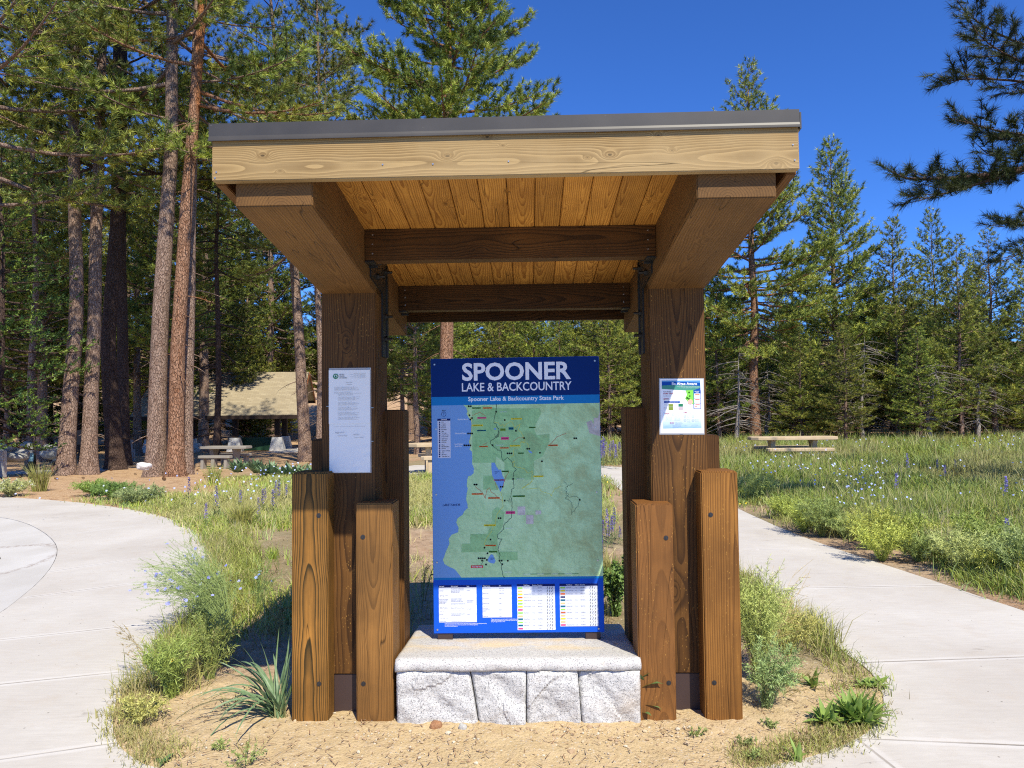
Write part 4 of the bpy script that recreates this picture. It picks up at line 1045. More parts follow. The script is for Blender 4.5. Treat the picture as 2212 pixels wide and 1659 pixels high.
t.bump(t.math('ADD', t.math('ADD', n3, t.math('MULTIPLY', n2, 0.6)), t.math('MULTIPLY', n4, 0.8)), 0.8, 0.012)
M['soil'] = t.done(c, 0.95, 0.1)
me = fast_mesh('ground', np.stack([GX, GY, GZ], -1).reshape(-1, 3), quads, [M['soil']], gcol, smooth=True)
tag(link_mesh('ground', me), kind='structure')

# concrete
def seg_dist_node(t, x, y, a, b):
    """distance from x,y to the segment a-b in shader maths"""
    ax, ay = a; bx, by = b; L2 = (bx - ax) ** 2 + (by - ay) ** 2
    h = t.math('DIVIDE', t.math('ADD', t.math('MULTIPLY', t.math('SUBTRACT', x, ax), bx - ax), t.math('MULTIPLY', t.math('SUBTRACT', y, ay), by - ay)), L2, clamp=True)
    dx = t.math('SUBTRACT', t.math('SUBTRACT', x, ax), t.math('MULTIPLY', h, bx - ax))
    dy = t.math('SUBTRACT', t.math('SUBTRACT', y, ay), t.math('MULTIPLY', h, by - ay))
    return t.math('SQRT', t.math('ADD', t.math('MULTIPLY', dx, dx), t.math('MULTIPLY', dy, dy)))
t = NT('concrete')
o = t.obj(); x, y, z = t.sep(o)
n1 = t.noise(o, 0.9, 5, 0.6); n2 = t.noise(t.mapping(o, (6, 40, 6), rot=(0, 0, R(8))), 1.0, 4, 0.7); n3 = t.noise(o, 130, 2, 0.7); n4 = t.noise(o, 5, 5, 0.65)
c = t.mix(t.ramp(n1, [(0.35, 0.0), (0.65, 1.0)]), (0.52, 0.482, 0.425), (0.60, 0.568, 0.512))
c = t.mix(t.ramp(n2, [(0.35, 0.30), (0.6, 0.0)]), c, (0.42, 0.39, 0.34))
c = t.mix(t.ramp(n4, [(0.52, 0.0), (0.75, 0.42)]), c, (0.50, 0.43, 0.35))
c = t.mix(t.ramp(n3, [(0.25, 0.5), (0.37, 0.0)]), c, (0.33, 0.30, 0.27))
spk = t.voro(o, 14.0); sc_ = t.sep(t.voro(o, 14.0, 'F1', 'Color'))[0]
c = t.mix(t.math('MULTIPLY', t.ramp(spk, [(0.05, 1.0), (0.085, 0.0)]), t.ramp(sc_, [(0.58, 0.0), (0.60, 0.8)])), c, (0.13, 0.11, 0.09))
JOINTS = [((0, 1382), (414, 1338)), ((0, 1478), (310, 1446)), ((0, 1640), (260, 1603)), ((60, 1290), (380, 1248)), ((100, 1236), (470, 1180)), ((60, 1166), (420, 1118)), ((0, 1130), (306, 1100)),
          ((1865, 1431), (2260, 1417)), ((1690, 1271), (2040, 1264)), ((1641, 1187), (1800, 1185)), ((1862, 1595), (2260, 1612)), ((1853, 1597), (1940, 1665)), ((1560, 1141), (1690, 1141))]
jd = None
for a_, b_ in JOINTS:
    d_ = seg_dist_node(t, x, y, gp(*a_), gp(*b_))
    jd = d_ if jd is None else t.math('MINIMUM', jd, d_)
wob = t.math('ADD', jd, t.math('MULTIPLY', t.math('SUBTRACT', t.noise(o, 30, 3, 0.6), 0.5), 0.006))
groove = t.ramp(wob, [(0.0, 1.0), (0.0045, 1.0), (0.007, 0.0)])
lip = t.ramp(jd, [(0.006, 0.0), (0.012, 1.0), (0.03, 0.9), (0.045, 0.0)])
c = t.mix(t.math('MULTIPLY', lip, 0.35), c, (0.72, 0.70, 0.665))
c = t.mix(t.math('MULTIPLY', groove, t.ramp(t.noise(o, 1.7, 3, 0.6), [(0.35, 0.15), (0.62, 0.75)])), c, (0.16, 0.13, 0.10))
sw = t.noise(t.mapping(o, (1, 1, 1), (3, 7, 0)), 0.45, 6, 0.7, 0.4)
c = t.mix(t.ramp(sw, [(0.50, 0.0), (0.72, 0.40)]), c, (0.40, 0.355, 0.30))
hl = t.math('ABSOLUTE', t.math('SUBTRACT', t.noise(t.mapping(o, (0.5, 1.5, 1), (2, 1, 0)), 1.1, 4, 0.55, 0.3), 0.5))
c = t.mix(t.math('MULTIPLY', t.ramp(hl, [(0.0, 0.5), (0.0016, 0.0)]), t.ramp(sw, [(0.56, 0.0), (0.60, 1.0)])), c, (0.22, 0.19, 0.16))
hgt = t.math('ADD', t.math('ADD', t.math('MULTIPLY', n3, 0.35), t.math('MULTIPLY', n2, 0.5)), t.math('MULTIPLY', groove, -3.0))
t.bump(hgt, 0.35, 0.004)
M['concrete'] = t.done(c, 0.85, 0.2)

def slab(name, poly, z0, z1, mat):
    from mathutils.geometry import tessellate_polygon
    tri = tessellate_polygon([[Vector((p[0], p[1], 0)) for p in poly]])
    n = len(poly)
    vs = [(p[0], p[1], z1) for p in poly] + [(p[0], p[1], z0) for p in poly]
    fs = [tuple(t_) for t_ in tri] + [(i, (i + 1) % n, n + (i + 1) % n, n + i) for i in range(n)]
    mb = MB(); mb.add(vs, fs); return mb.build(name, mat)
def chaikin(p, n=2, closed=True):
    for _ in range(n):
        q = []
        for i in range(len(p)):
            a, b = p[i], p[(i + 1) % len(p)]
            q += [(a[0] * .75 + b[0] * .25, a[1] * .75 + b[1] * .25), (a[0] * .25 + b[0] * .75, a[1] * .25 + b[1] * .75)]
        p = q
    return p
# the left curb ramp opening: gutter and road lie lower inside the arc
arc = [gp(-160, 1104), gp(0, 1116), gp(54, 1128), gp(94, 1148), gp(119, 1170), gp(126, 1191), gp(115, 1220), gp(86, 1256), gp(43, 1292), gp(0, 1325), gp(-160, 1420)]
arc_s = [arc[0]] + chaikin(arc, 2)[2:-6] + [arc[-1]]
po = PATH[:]
# split the list at the left edge so that the arc becomes a notch
po = PATH + [gp(-500, 1090)] 
path_poly = [p for p in PATH[:-1]] + [gp(-500, 1440)] + [gp(-300, 1436)] + list(reversed([gp(-160, 1104), gp(0, 1116), gp(54, 1128), gp(94, 1148), gp(119, 1170), gp(126, 1191), gp(115, 1220), gp(86, 1256), gp(43, 1292), gp(0, 1325), gp(-160, 1420)])) + [gp(-300, 1090), gp(-300, 1066)]
path_poly = chaikin(path_poly, 1)
tag(slab('concrete_path', path_poly, -0.12, 0.0, M['concrete']), kind='structure')

t = NT('gutter_concrete')
o = t.obj(); x, y, z = t.sep(o)
n1 = t.noise(o, 1.2, 5, 0.6); n2 = t.noise(o, 6, 5, 0.7); n3 = t.noise(o, 120, 2, 0.7)
c = t.mix(t.ramp(n1, [(0.35, 0.0), (0.65, 1.0)]), (0.50, 0.475, 0.43), (0.58, 0.56, 0.52))
c = t.mix(t.ramp(n3, [(0.25, 0.5), (0.37, 0.0)]), c, (0.33, 0.30, 0.27))
# dirt washed along the gutter
rc = gp(-120, 1210)
dd = t.math('SQRT', t.math('ADD', t.math('POWER', t.math('SUBTRACT', x, rc[0]), 2), t.math('POWER', t.math('SUBTRACT', y, rc[1]), 2)))
ring_ = t.math('ABSOLUTE', t.math('SUBTRACT', dd, t.math('ADD', 0.93, t.math('MULTIPLY', n2, 0.25))))
c = t.mix(t.math('MULTIPLY', t.ramp(ring_, [(0.0, 0.6), (0.07, 0.0)]), t.ramp(t.noise(o, 25, 4, 0.7), [(0.42, 0.0), (0.55, 1.0)])), c, (0.20, 0.13, 0.09))
t.bump(n3, 0.3, 0.003)
M['gutter'] = t.done(c, 0.85, 0.2)
# sloped curb apron and gutter pan
vs = []; fs = []; cen = Vector(gp(-160, 1215))
for k, p in enumerate(arc_s):
    p = Vector(p); d = (cen - p)
    for f, z_ in ((0.004, -0.003), (0.03, -0.008), (0.33, -0.05), (0.62, -0.055), (1.0, -0.055)):
        q = p + d * f; vs.append((q.x, q.y, z_))
m = 5
for k in range(len(arc_s) - 1):
    for j in range(m - 1): fs.append((k * m + j, k * m + j + 1, (k + 1) * m + j + 1, (k + 1) * m + j))
mb = MB(); mb.add(vs, fs); tag(mb.build('gutter_pan', M['gutter'], smooth=True), kind='structure')
M['asphalt'] = flat_mat('asphalt', (0.055, 0.055, 0.055), 0.9, 0.2)
mb = MB(); q = gp(-40, 1192)
poly = [gp(-300, 1150), gp(-40, 1170), gp(-6, 1182), gp(2, 1196), gp(-12, 1210), gp(-300, 1260)]
mb.add([(p[0], p[1], -0.050) for p in poly], [tuple(range(len(poly)))]); tag(mb.build('road', M['asphalt']), kind='structure')
# far strip of path and edging at the left under the pines
mb = MB()
a0 = P(-60, 1004, 19.5); 
def strip(pts, w, z):
    mb_ = MB(); vs = []; fs = []
    for i, (x_, y_) in enumerate(pts):
        zz = gz(x_, y_) + z
        vs += [(x_, y_, zz), (x_, y_ + w, zz), (x_, y_, zz - 0.12), (x_, y_ + w, zz - 0.12)]
    for i in range(len(pts) - 1):
        a = 4 * i; fs += [(a, a + 4, a + 5, a + 1), (a, a + 2, a + 6, a + 4), (a + 1, a + 5, a + 7, a + 3)]
    mb_.add(vs, fs); return mb_
pts = [(-24 + k * 0.8, 19.0 + k * 0.16 + 0.02 * k * k) for k in range(14)]
tag(strip(pts, 1.3, 0.03).build('footpath', M['concrete']), kind='structure')
pts = [(-10.5 + k * 0.8, 40.2) for k in range(9)]
tag(strip([(p[0] - 3.0, p[1]) for p in pts] , 9.0, 0.03).build('shelter_floor', M['concrete']), kind='structure')
# ------------------------------------------------------------------ trees
def bark_mat(name, c1, c2, c3, orange=0.0):
    t = NT(name); o = t.obj(); rn = t.rand()
    o2 = t.vmath('ADD', o, t.comb(t.math('MULTIPLY', rn, 31.0), 0.0, t.math('MULTIPLY', rn, 17.0)))
    pv = t.mapping(o2, (28, 28, 9))
    warp = t.noise(pv, 0.9, 3, 0.6, 0.0, 1)
    pv2 = t.vmath('ADD', pv, t.vmath('SCALE', warp)) if False else pv
    v1 = t.voro(pv, 1.0, 'DISTANCE_TO_EDGE'); vc = t.sep(t.voro(pv, 1.0, 'F1', 'Color'))[0]
    n1 = t.noise(t.mapping(o2, (14, 14, 4)), 1.0, 5, 0.65); n2 = t.noise(o2, 0.5, 3, 0.5); n3 = t.noise(t.mapping(o2, (60, 60, 22)), 1.0, 3, 0.65)
    c = t.mix(t.ramp(n1, [(0.35, 0.0), (0.62, 1.0)]), c1, c2)
    c = t.mix(t.math('MULTIPLY', t.ramp(vc, [(0.4, 0.0), (0.9, 1.0)]), 0.5), c, c2)
    fis = t.ramp(t.math('ADD', v1, t.math('MULTIPLY', t.math('SUBTRACT', n3, 0.5), 0.14)), [(0.0, 0.9), (0.12, 0.0)])
    c = t.mix(t.math('MULTIPLY', fis, 0.58), c, c3)
    c = t.mix(t.ramp(n3, [(0.33, 0.55), (0.5, 0.0)]), c, c3)
    if orange > 0:
        x, y, z = t.sep(o)
        og = t.math('MULTIPLY', t.ramp(t.math('ADD', x, t.math('MULTIPLY', t.math('SUBTRACT', n2, 0.5), 0.5)), [(0.50, 0.0), (0.60, 1.0), (0.80, 1.0), (0.95, 0.0)]), orange)
        c = t.mix(og, c, (0.42, 0.16, 0.05))
        c = t.mix(t.math('MULTIPLY', fis, 0.5), c, c3)
    t.bump(t.math('ADD', t.math('MULTIPLY', fis, -1.0), t.math('MULTIPLY', n3, 0.6)), 0.9, 0.03)
    return t.done(c, 0.95, 0.1)
M['bark'] = bark_mat('pine_bark_grey', (0.23, 0.145, 0.105), (0.42, 0.30, 0.23), (0.075, 0.042, 0.030))
M['bark_o'] = bark_mat('pine_bark_orange', (0.27, 0.125, 0.065), (0.46, 0.27, 0.17), (0.075, 0.036, 0.022), 0.75)
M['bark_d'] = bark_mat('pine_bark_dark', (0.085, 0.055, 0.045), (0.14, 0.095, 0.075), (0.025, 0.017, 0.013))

def needle_mat(name, mul=(1, 1, 1)):
    t = NT(name); c = t.attr('Col'); rn = t.rand()
    hsv = t.n('ShaderNodeHueSaturation'); t.l(c, hsv.inputs['Color'])
    t.l(t.math('ADD', 0.483, t.math('MULTIPLY', rn, 0.030)), hsv.inputs['Hue'])
    t.l(t.math('ADD', 0.72, t.math('MULTIPLY', t.math('FRACT', t.math('MULTIPLY', rn, 7.3)), 0.52)), hsv.inputs['Value'])
    c2 = t.mix(1.0, hsv.outputs[0], mul, 'MULTIPLY')
    t.done(c2, 0.55, 0.35)
    tr = t.n('ShaderNodeBsdfTranslucent'); t.l(c2, tr.inputs[0])
    mx = t.n('ShaderNodeMixShader'); mx.inputs[0].default_value = 0.07
    t.l(t.p.outputs[0], mx.inputs[1]); t.l(tr.outputs[0], mx.inputs[2]); t.l(mx.outputs[0], t.out.inputs[0])
    return t.mat
M['needle'] = needle_mat('pine_needles')
M['leafy'] = needle_mat('leaf_green')

def norm(a): return a / (np.linalg.norm(a, axis=-1, keepdims=True) + 1e-9)

def tubes_np(P0, P1, P2, r0, r1, segs=4, sides=4):
    """many curved tapering limbs: quadratic curves through P0,P1,P2 (n,3)"""
    n = len(P0); t_ = np.linspace(0, 1, segs + 1)[None, :, None]
    C = P0[:, None] * (1 - t_) ** 2 + 2 * P1[:, None] * t_ * (1 - t_) + P2[:, None] * t_ ** 2
    D = norm(np.gradient(C, axis=1)); ref = np.array([0.31, 0.17, 0.93]); U = norm(np.cross(D, ref)); W = np.cross(D, U)
    rr = (r0[:, None] * (1 - t_[..., 0]) + r1[:, None] * t_[..., 0])[..., None, None]
    a = np.linspace(0, 2 * np.pi, sides, endpoint=False)
    V = C[:, :, None, :] + rr * (U[:, :, None, :] * np.cos(a)[None, None, :, None] + W[:, :, None, :] * np.sin(a)[None, None, :, None])
    V = V.reshape(-1, 3)
    i = np.arange(n)[:, None, None] * (segs + 1) * sides; j = np.arange(segs)[None, :, None] * sides; k = np.arange(sides)[None, None, :]; k2 = (k + 1) % sides
    q = np.stack([i + j + k, i + j + k2, i + j + sides + k2, i + j + sides + k], -1).reshape(-1, 4)
    return V, q

def tufts_np(rng, pos, axis, nn, L, w, spread=(0.35, 1.05), brush=0.12, col=None):
    """needle tufts: nn thin blades fanning round an axis at each position"""
    T = len(pos)
    p = np.repeat(pos, nn, 0); a = np.repeat(axis, nn, 0)
    r = norm(rng.normal(size=(T * nn, 3))); r = norm(r - (r * a).sum(-1, keepdims=True) * a)
    ang = rng.uniform(spread[0], spread[1], (T * nn, 1))
    d = norm(a * np.cos(ang) + r * np.sin(ang)); 
    Ls = L * rng.uniform(0.7, 1.1, (T * nn, 1))
    b = p + a * rng.uniform(-brush, brush * 0.5, (T * nn, 1))
    sdv = norm(np.cross(d, rng.normal(size=(T * nn, 3)))) * w * 0.5
    tip = b + d * Ls; tip[:, 2] -= 0.08 * Ls[:, 0]
    V = np.stack([b - sdv, b + sdv, tip], 1).reshape(-1, 3)
    f = np.arange(T * nn * 3).reshape(-1, 3)
    c = np.repeat(np.repeat(col, nn, 0), 3, 0) if col is not None else None
    if c is not None:
        c = c * np.repeat(rng.uniform(0.75, 1.2, (T * nn, 1)), 3, 0)
    return V, f, c

def needle_colors(rng, T, kind='pine'):
    u = rng.random((T, 1)); k = rng.random((T, 1))
    dark = np.array([[0.060, 0.095, 0.018]]); mid = np.array([[0.190, 0.245, 0.042]]); lite = np.array([[0.415, 0.440, 0.068]])
    if kind == 'fir': dark = np.array([[0.035, 0.090, 0.020]]); mid = np.array([[0.14, 0.21, 0.035]]); lite = np.array([[0.27, 0.34, 0.05]])
    c = np.where(u < 0.5, dark + (mid - dark) * (u * 2), mid + (lite - mid) * ((u - 0.5) * 2))
    return c * (0.85 + 0.3 * k)

def branch_system(rng, b0, b1, b2, blen, brad, tuft_sp, nn, L, w, sub=3.2, sublen=0.36, upturn=0.55, fill=1.0, kind='pine', start=0.22, brush=0.10):
    """secondary twigs and needle tufts on primary limbs given as quadratic curves"""
    limbsV = []; limbsF = []; off = 0
    V, q = tubes_np(b0, b1, b2, brad, brad * 0.22, 5, 5); limbsV.append(V); limbsF.append(q); off += len(V)
    S0 = []; Sd = []; Sl = []
    for i in range(len(b0)):
        ns = max(3, int(blen[i] * sub))
        t_ = start + (1 - start) * (np.arange(ns) + rng.random(ns)) / ns
        t_[-1] = 0.985
        t3 = t_[:, None]
        p = b0[i] * (1 - t3) ** 2 + 2 * b1[i] * t3 * (1 - t3) + b2[i] * t3 ** 2
        d = norm(2 * (b1[i] - b0[i]) * (1 - t3) + 2 * (b2[i] - b1[i]) * t3)
        side = norm(np.cross(d, np.array([0, 0, 1.0]))); sg = np.where(np.arange(ns) % 2 == 0, 1, -1)[:, None]
        dd = norm(d * rng.uniform(0.45, 0.9, (ns, 1)) + side * sg * rng.uniform(0.35, 0.95, (ns, 1)) + np.array([0, 0, 1]) * rng.uniform(-0.15, 0.45, (ns, 1)))
        dd[-1] = norm(d[-1] + np.array([0, 0, 0.3]))
        S0.append(p); Sd.append(dd); Sl.append((sublen * blen[i] * (1.05 - 0.6 * t_) * rng.uniform(0.6, 1.15, ns) + 0.16))
    S0 = np.concatenate(S0); Sd = np.concatenate(Sd); Sl = np.concatenate(Sl)
    if fill < 1.0:
        k = rng.random(len(S0)) < fill; S0, Sd, Sl = S0[k], Sd[k], Sl[k]
    M1 = S0 + Sd * Sl[:, None] * 0.5; E = S0 + Sd * Sl[:, None]; E[:, 2] += upturn * Sl * 0.35
    V, q = tubes_np(S0, M1, E, 0.006 + 0.008 * Sl, 0.003 + 0 * Sl, 3, 3); limbsV.append(V); limbsF.append(q + off); off += len(V)
    pos = []; ax = []
    nt = np.maximum(1, (Sl / tuft_sp).astype(int)); mx = nt.max()
    for k in range(mx):
        m = nt > k
        t3 = np.clip(1.0 - k * tuft_sp / Sl[m] - rng.random(m.sum()) * 0.08, 0.15, 1)[:, None]
        p = S0[m] * (1 - t3) ** 2 + 2 * M1[m] * t3 * (1 - t3) + E[m] * t3 ** 2
        d = norm(Sd[m] + np.array([0, 0, upturn]) + rng.normal(size=(m.sum(), 3)) * 0.35)
        pos.append(p + (rng.normal(size=p.shape) * 0.035 if k else 0)); ax.append(d)
    pos = np.concatenate(pos); ax = np.concatenate(ax)
    # clumps of light and dark growth follow the twigs
    col = needle_colors(rng, len(pos), kind)
    V, f, c = tufts_np(rng, pos, ax, nn, L, w, spread=(0.25, 1.30), brush=brush, col=col)
    return np.concatenate(limbsV), np.concatenate(limbsF), V, f, c

def trunk_np(H, r, sides=16, lean=(0, 0), flare=0.45, wob=0.05, seed=0, taper=0.85, zs=None, bend=None, lump=0.0, top=1.0):
    rng = np.random.default_rng(seed)
    z = np.concatenate([[-0.5, -0.1], np.linspace(0, 1.2, 9)[0:], np.linspace(1.6, H * top, 26)])
    a = np.linspace(0, 2 * np.pi, sides, endpoint=False)
    wx = np.interp(z, np.linspace(0, H, 7), rng.normal(size=7) * wob); wy = np.interp(z, np.linspace(0, H, 7), rng.normal(size=7) * wob)
    wx -= np.interp(0, z, wx); wy -= np.interp(0, z, wy)
    rad = r * np.clip(1 - np.maximum(z, 0) / H, 0.02, 1) ** taper + r * flare * np.exp(-np.maximum(z, -0.1) / 0.42)
    cx = lean[0] * z / H + wx; cy_ = lean[1] * z / H + wy
    if bend is not None: cx = cx + np.interp(z, [b[0] for b in bend], [b[1] for b in bend])
    fl = np.exp(-np.maximum(z, 0) / 0.5)[:, None]
    rr = rad[:, None] * (1 + 0.16 * fl * np.sin(a * 5 + 1.0)[None] + 0.035 * np.sin(a * 3 + z[:, None] * 1.3) + lump * rng.normal(size=(len(z), sides)))
    V = np.stack([cx[:, None] + rr * np.cos(a), cy_[:, None] + rr * np.sin(a), np.repeat(z[:, None], sides, 1)], -1).reshape(-1, 3)
    n = len(z); i = np.arange(n - 1)[:, None] * sides; k = np.arange(sides)[None]; k2 = (k + 1) % sides
    q = np.stack([i + k, i + k2, i + sides + k2, i + sides + k], -1).reshape(-1, 4)
    centre = lambda zz: np.stack([np.interp(zz, z, cx), np.interp(zz, z, cy_), zz], -1)
    radius = lambda zz: np.interp(zz, z, rad)
    return V, q, centre, radius

def dead_limbs(rng, n, z0, z1, centre, radius, lmin, lmax, droop=0.35, twigs=3):
    z = rng.uniform(z0, z1, n); az = rng.uniform(0, 2 * np.pi, n); c = centre(z); L = rng.uniform(lmin, lmax, n)
    d = np.stack([np.cos(az), np.sin(az), rng.uniform(-0.25, 0.2, n)], -1)
    b0 = c + d * radius(z)[:, None] * 0.7; b2 = b0 + d * L[:, None]; b2[:, 2] -= droop * L; b1 = (b0 + b2) / 2; b1[:, 2] += 0.12 * L
    V, q = tubes_np(b0, b1, b2, 0.012 + 0.012 * L, 0.003 + 0 * L, 4, 4)
    if twigs and lmax > 0.8:
        k = twigs; t_ = rng.uniform(0.35, 0.95, (n * k, 1)); B0 = np.repeat(b0, k, 0); B1 = np.repeat(b1, k, 0); B2 = np.repeat(b2, k, 0)
        p = B0 * (1 - t_) ** 2 + 2 * B1 * t_ * (1 - t_) + B2 * t_ ** 2
        e = p + norm(rng.normal(size=p.shape) + np.repeat(d, k, 0) * 0.8 + np.array([0, 0, -0.3])) * np.repeat(L, k)[:, None] * rng.uniform(0.12, 0.35, (n * k, 1))
        V2, q2 = tubes_np(p, (p + e) / 2, e, np.full(n * k, 0.005), np.full(n * k, 0.002), 2, 3)
        q = np.concatenate([q, q2 + len(V)]); V = np.concatenate([V, V2])
    return V, q

def make_pine(seed, H, cb, Rb, r, nb, nn=14, L=0.20, w=0.020, tuft_sp=0.17, sub=3.2, low=-0.22, high=0.75, prof='cone', dead=20, deadlen=(0.3, 1.2), lean=(0, 0), bend=None,
              fill=1.0, kind='pine', flare=0.45, bark='bark', droop=0.20, maxh=None, sublen=0.36, az_bias=None, wob=0.06, stubs=0, brush=0.10):
    """returns (trunk mesh, crown mesh)"""
    rng = np.random.default_rng(seed)
    TV, TQ, centre, radius = trunk_np(H, r, 14, lean, flare, wob, seed, bend=bend)
    top = maxh or H
    z = cb + (H - cb) * np.sort(((np.arange(nb) + rng.random(nb)) / nb)) ** 0.95
    z = np.minimum(z, H * 0.995)
    z = z[z < top]; n = len(z)
    f = (z - cb) / (H - cb)
    if prof == 'cone': pl = (1 - f) ** 0.75 * (0.55 + 0.45 * np.minimum(1, f / 0.15))
    elif prof == 'narrow': pl = (1 - f) ** 0.6 * (0.6 + 0.4 * np.minimum(1, f / 0.1)) * 0.8
    else: pl = np.sqrt(np.clip(1 - (f * 1.15 - 0.3) ** 2 / 1.0, 0.03, 1)) * (1 - f * 0.35)
    L_ = Rb * pl * rng.uniform(0.62, 1.15, n) + 0.22
    az = np.cumsum(rng.uniform(1.7, 3.0, n)) + rng.normal(size=n) * 0.2
    if az_bias is not None:
        m = rng.random(n) < az_bias[1]; az[m] = az_bias[0] + rng.normal(size=m.sum()) * 0.6
    el = low + (high - low) * f + rng.normal(size=n) * 0.10
    d = np.stack([np.cos(az) * np.cos(el), np.sin(az) * np.cos(el), np.sin(el)], -1)
    b0 = centre(z) + d * radius(z)[:, None] * 0.6; b2 = b0 + d * L_[:, None]
    b1 = b0 + d * L_[:, None] * 0.55; b1[:, 2] -= droop * 0.6 * L_ * (1 - f); b2[:, 2] += 0.06 * L_
    brad = np.minimum(radius(z) * 0.42, 0.014 + 0.017 * L_)
    LV, LQ, NV, NF, NC = branch_system(rng, b0, b1, b2, L_, brad, tuft_sp, nn, L, w, sub=sub, fill=fill, kind=kind, sublen=sublen, brush=brush)
    parts_v = [TV, LV]; parts_q = [TQ, LQ + len(TV)]; off = len(TV) + len(LV)
    if dead:
        DV, DQ = dead_limbs(rng, dead, 0.9, cb + 0.25 * (H - cb), centre, radius, *deadlen)
        parts_v.append(DV); parts_q.append(DQ + off); off += len(DV)
    if stubs:
        DV, DQ = dead_limbs(rng, stubs, 0.8, cb + 2, centre, radius, 0.10, 0.22, 0.1, 0)
        parts_v.append(DV); parts_q.append(DQ + off); off += len(DV)
    tm = fast_mesh('trunk', np.concatenate(parts_v), np.concatenate(parts_q), [M[bark]], smooth=True)
    cm = fast_mesh('crown', NV, NF, [M['needle']], NC)
    return tm, cm

def place_tree(meshes, x, y, scale=1.0, rz=0.0, label=None, group=None, name='pine_tree', cat='tree', z=None, tilt=(0, 0)):
    e = empty(name, (x, y, (gz(x, y) if z is None else z)), rz)
    e.rotation_euler = (tilt[0], tilt[1], rz)
    e.scale = (scale,) * 3 if not hasattr(scale, '__len__') else scale
    link_mesh('trunk', meshes[0], e)
    if meshes[1] is not None: link_mesh('crown', meshes[1], e)
    tag(e, label, cat, group)
    return e
def at_px(px, Y, py=960):
    return P(px, py, Y).x

# ---- near pines of the left group, each its own shape (x, distance, trunk radius)
BIG = dict(nn=34, L=0.24, w=0.017, tuft_sp=0.17, sub=4.2, sublen=0.40, stubs=26, brush=0.05)
def big(seed, px, Y, r, lean_px, top_y, label, cb, nb=46, Rb=3.4, H=26, name='pine_tree', bark='bark', bend=None, maxh=18.5, az_bias=None, dead=10, deadlen=(0.5, 1.8), tilt=0.0, stub_only=False, **kw):
    p = dict(BIG); p.update(kw)
    ms = make_pine(seed, H, cb, Rb, r, nb, low=-0.12, high=0.6, prof='round', dead=dead, deadlen=(deadlen[0] * 0.5, deadlen[1] * 0.45) if not stub_only else deadlen, bark=bark, maxh=maxh, az_bias=az_bias, bend=bend, **p)
    x = at_px(px, Y)
    return place_tree(ms, x, Y, label=label, group='tall pines standing at the left', name=name, tilt=(0, tilt))
big(11, 141, 22.0, 0.235, 0, 0, 'tall pine with dappled trunk, left of the pair nearer the left edge', 8.6, bend=[(0, 0), (6, 0.22), (12, 0.1), (26, 0.3)])
big(12, 191, 22.2, 0.225, 0, 0, 'tall pine with flared foot, second of the near trunks from the left', 8.8, bend=[(0, 0), (8, 0.05), (26, 0.6)])
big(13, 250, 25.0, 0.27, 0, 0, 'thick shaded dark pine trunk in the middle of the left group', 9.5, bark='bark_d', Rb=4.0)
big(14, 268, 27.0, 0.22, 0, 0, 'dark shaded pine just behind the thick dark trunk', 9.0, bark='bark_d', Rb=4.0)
big(15, 336, 20.6, 0.255, 0, 0, 'large grey-barked pine, left one of the clump of three', 10.4, bend=[(0, 0), (8, 0.22), (26, 0.6)], az_bias=(2.9, 0.45), H=28)
big(16, 379, 20.4, 0.215, 0, 0, 'orange-barked pine, front one of the clump of three', 9.6, bark='bark_o', bend=[(0, 0), (4, 0.02), (8, 0.22), (14, 0.62), (26, 1.2)], az_bias=(0.2, 0.5), nb=34, H=28)
big(17, 402, 21.4, 0.17, 0, 0, 'slim pine at the back right of the clump of three', 9.0, bend=[(0, 0), (8, 0.2), (26, 0.9)], az_bias=(0.1, 0.6), H=26, dead=16, deadlen=(0.6, 2.4))
big(18, 66, 26.0, 0.14, 0, 0, 'thin reddish pine behind the trail marker at far left', 6.5, nb=34, Rb=3.0, H=22, maxh=18)
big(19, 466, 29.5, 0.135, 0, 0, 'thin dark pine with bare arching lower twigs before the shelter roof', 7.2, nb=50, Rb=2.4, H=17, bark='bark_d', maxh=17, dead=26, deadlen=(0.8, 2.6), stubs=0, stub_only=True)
big(20, 660, 28.0, 0.235, 0, 0, 'leaning reddish pine beside the right end of the shelter roof', 8.0, nb=44, Rb=3.3, H=22, tilt=-0.075, maxh=20)
big(21, 690, 27.0, 0.15, 0, 0, 'slim pine close behind the leaning pine, partly hidden by the kiosk', 8.0, nb=50, Rb=2.2, H=21, maxh=21)
big(22, 958, 30.0, 0.31, 0, 0, 'stout pine rising behind the middle of the kiosk, crown above its roof', 9.2, nb=74, Rb=4.4, H=22.5, bark='bark_o', maxh=21, dead=14, sub=3.0, low=None) if False else None
ms = make_pine(22, 23.5, 8.0, 3.6, 0.27, 130, nn=34, L=0.22, w=0.023, tuft_sp=0.14, sub=4.8, sublen=0.42, low=-0.02, high=0.7, prof='round', dead=14, bark='bark_o', bend=[(0, 0), (6, 0.15), (12, 0.45), (24, 0.5)], stubs=12)
place_tree(ms, at_px(958, 25.0), 25.0, label='stout pine rising behind the middle of the kiosk, its crown above the roof', group='tall pines standing at the left', rz=1.2)
ms = make_pine(23, 34, 12.0, 4.6, 0.34, 90, nn=18, L=0.22, w=0.028, tuft_sp=0.15, sub=4.4, sublen=0.42, low=-0.05, high=0.6, prof='round', dead=14)
place_tree(ms, at_px(706, 54.0), 54.0, label='tall pine whose crown shows above the left half of the kiosk roof', group='tall pines standing at the left', rz=0.4)
ms = make_pine(24, 30, 6.5, 4.6, 0.30, 90, nn=18, L=0.22, w=0.028, tuft_sp=0.15, sub=4.4, sublen=0.42, low=-0.05, high=0.6, prof='round', dead=14)
place_tree(ms, at_px(585, 53.0), 53.0, label='pine behind the shelter, its crown filling the gap left of the kiosk', group='tall pines standing at the left', rz=2.0)
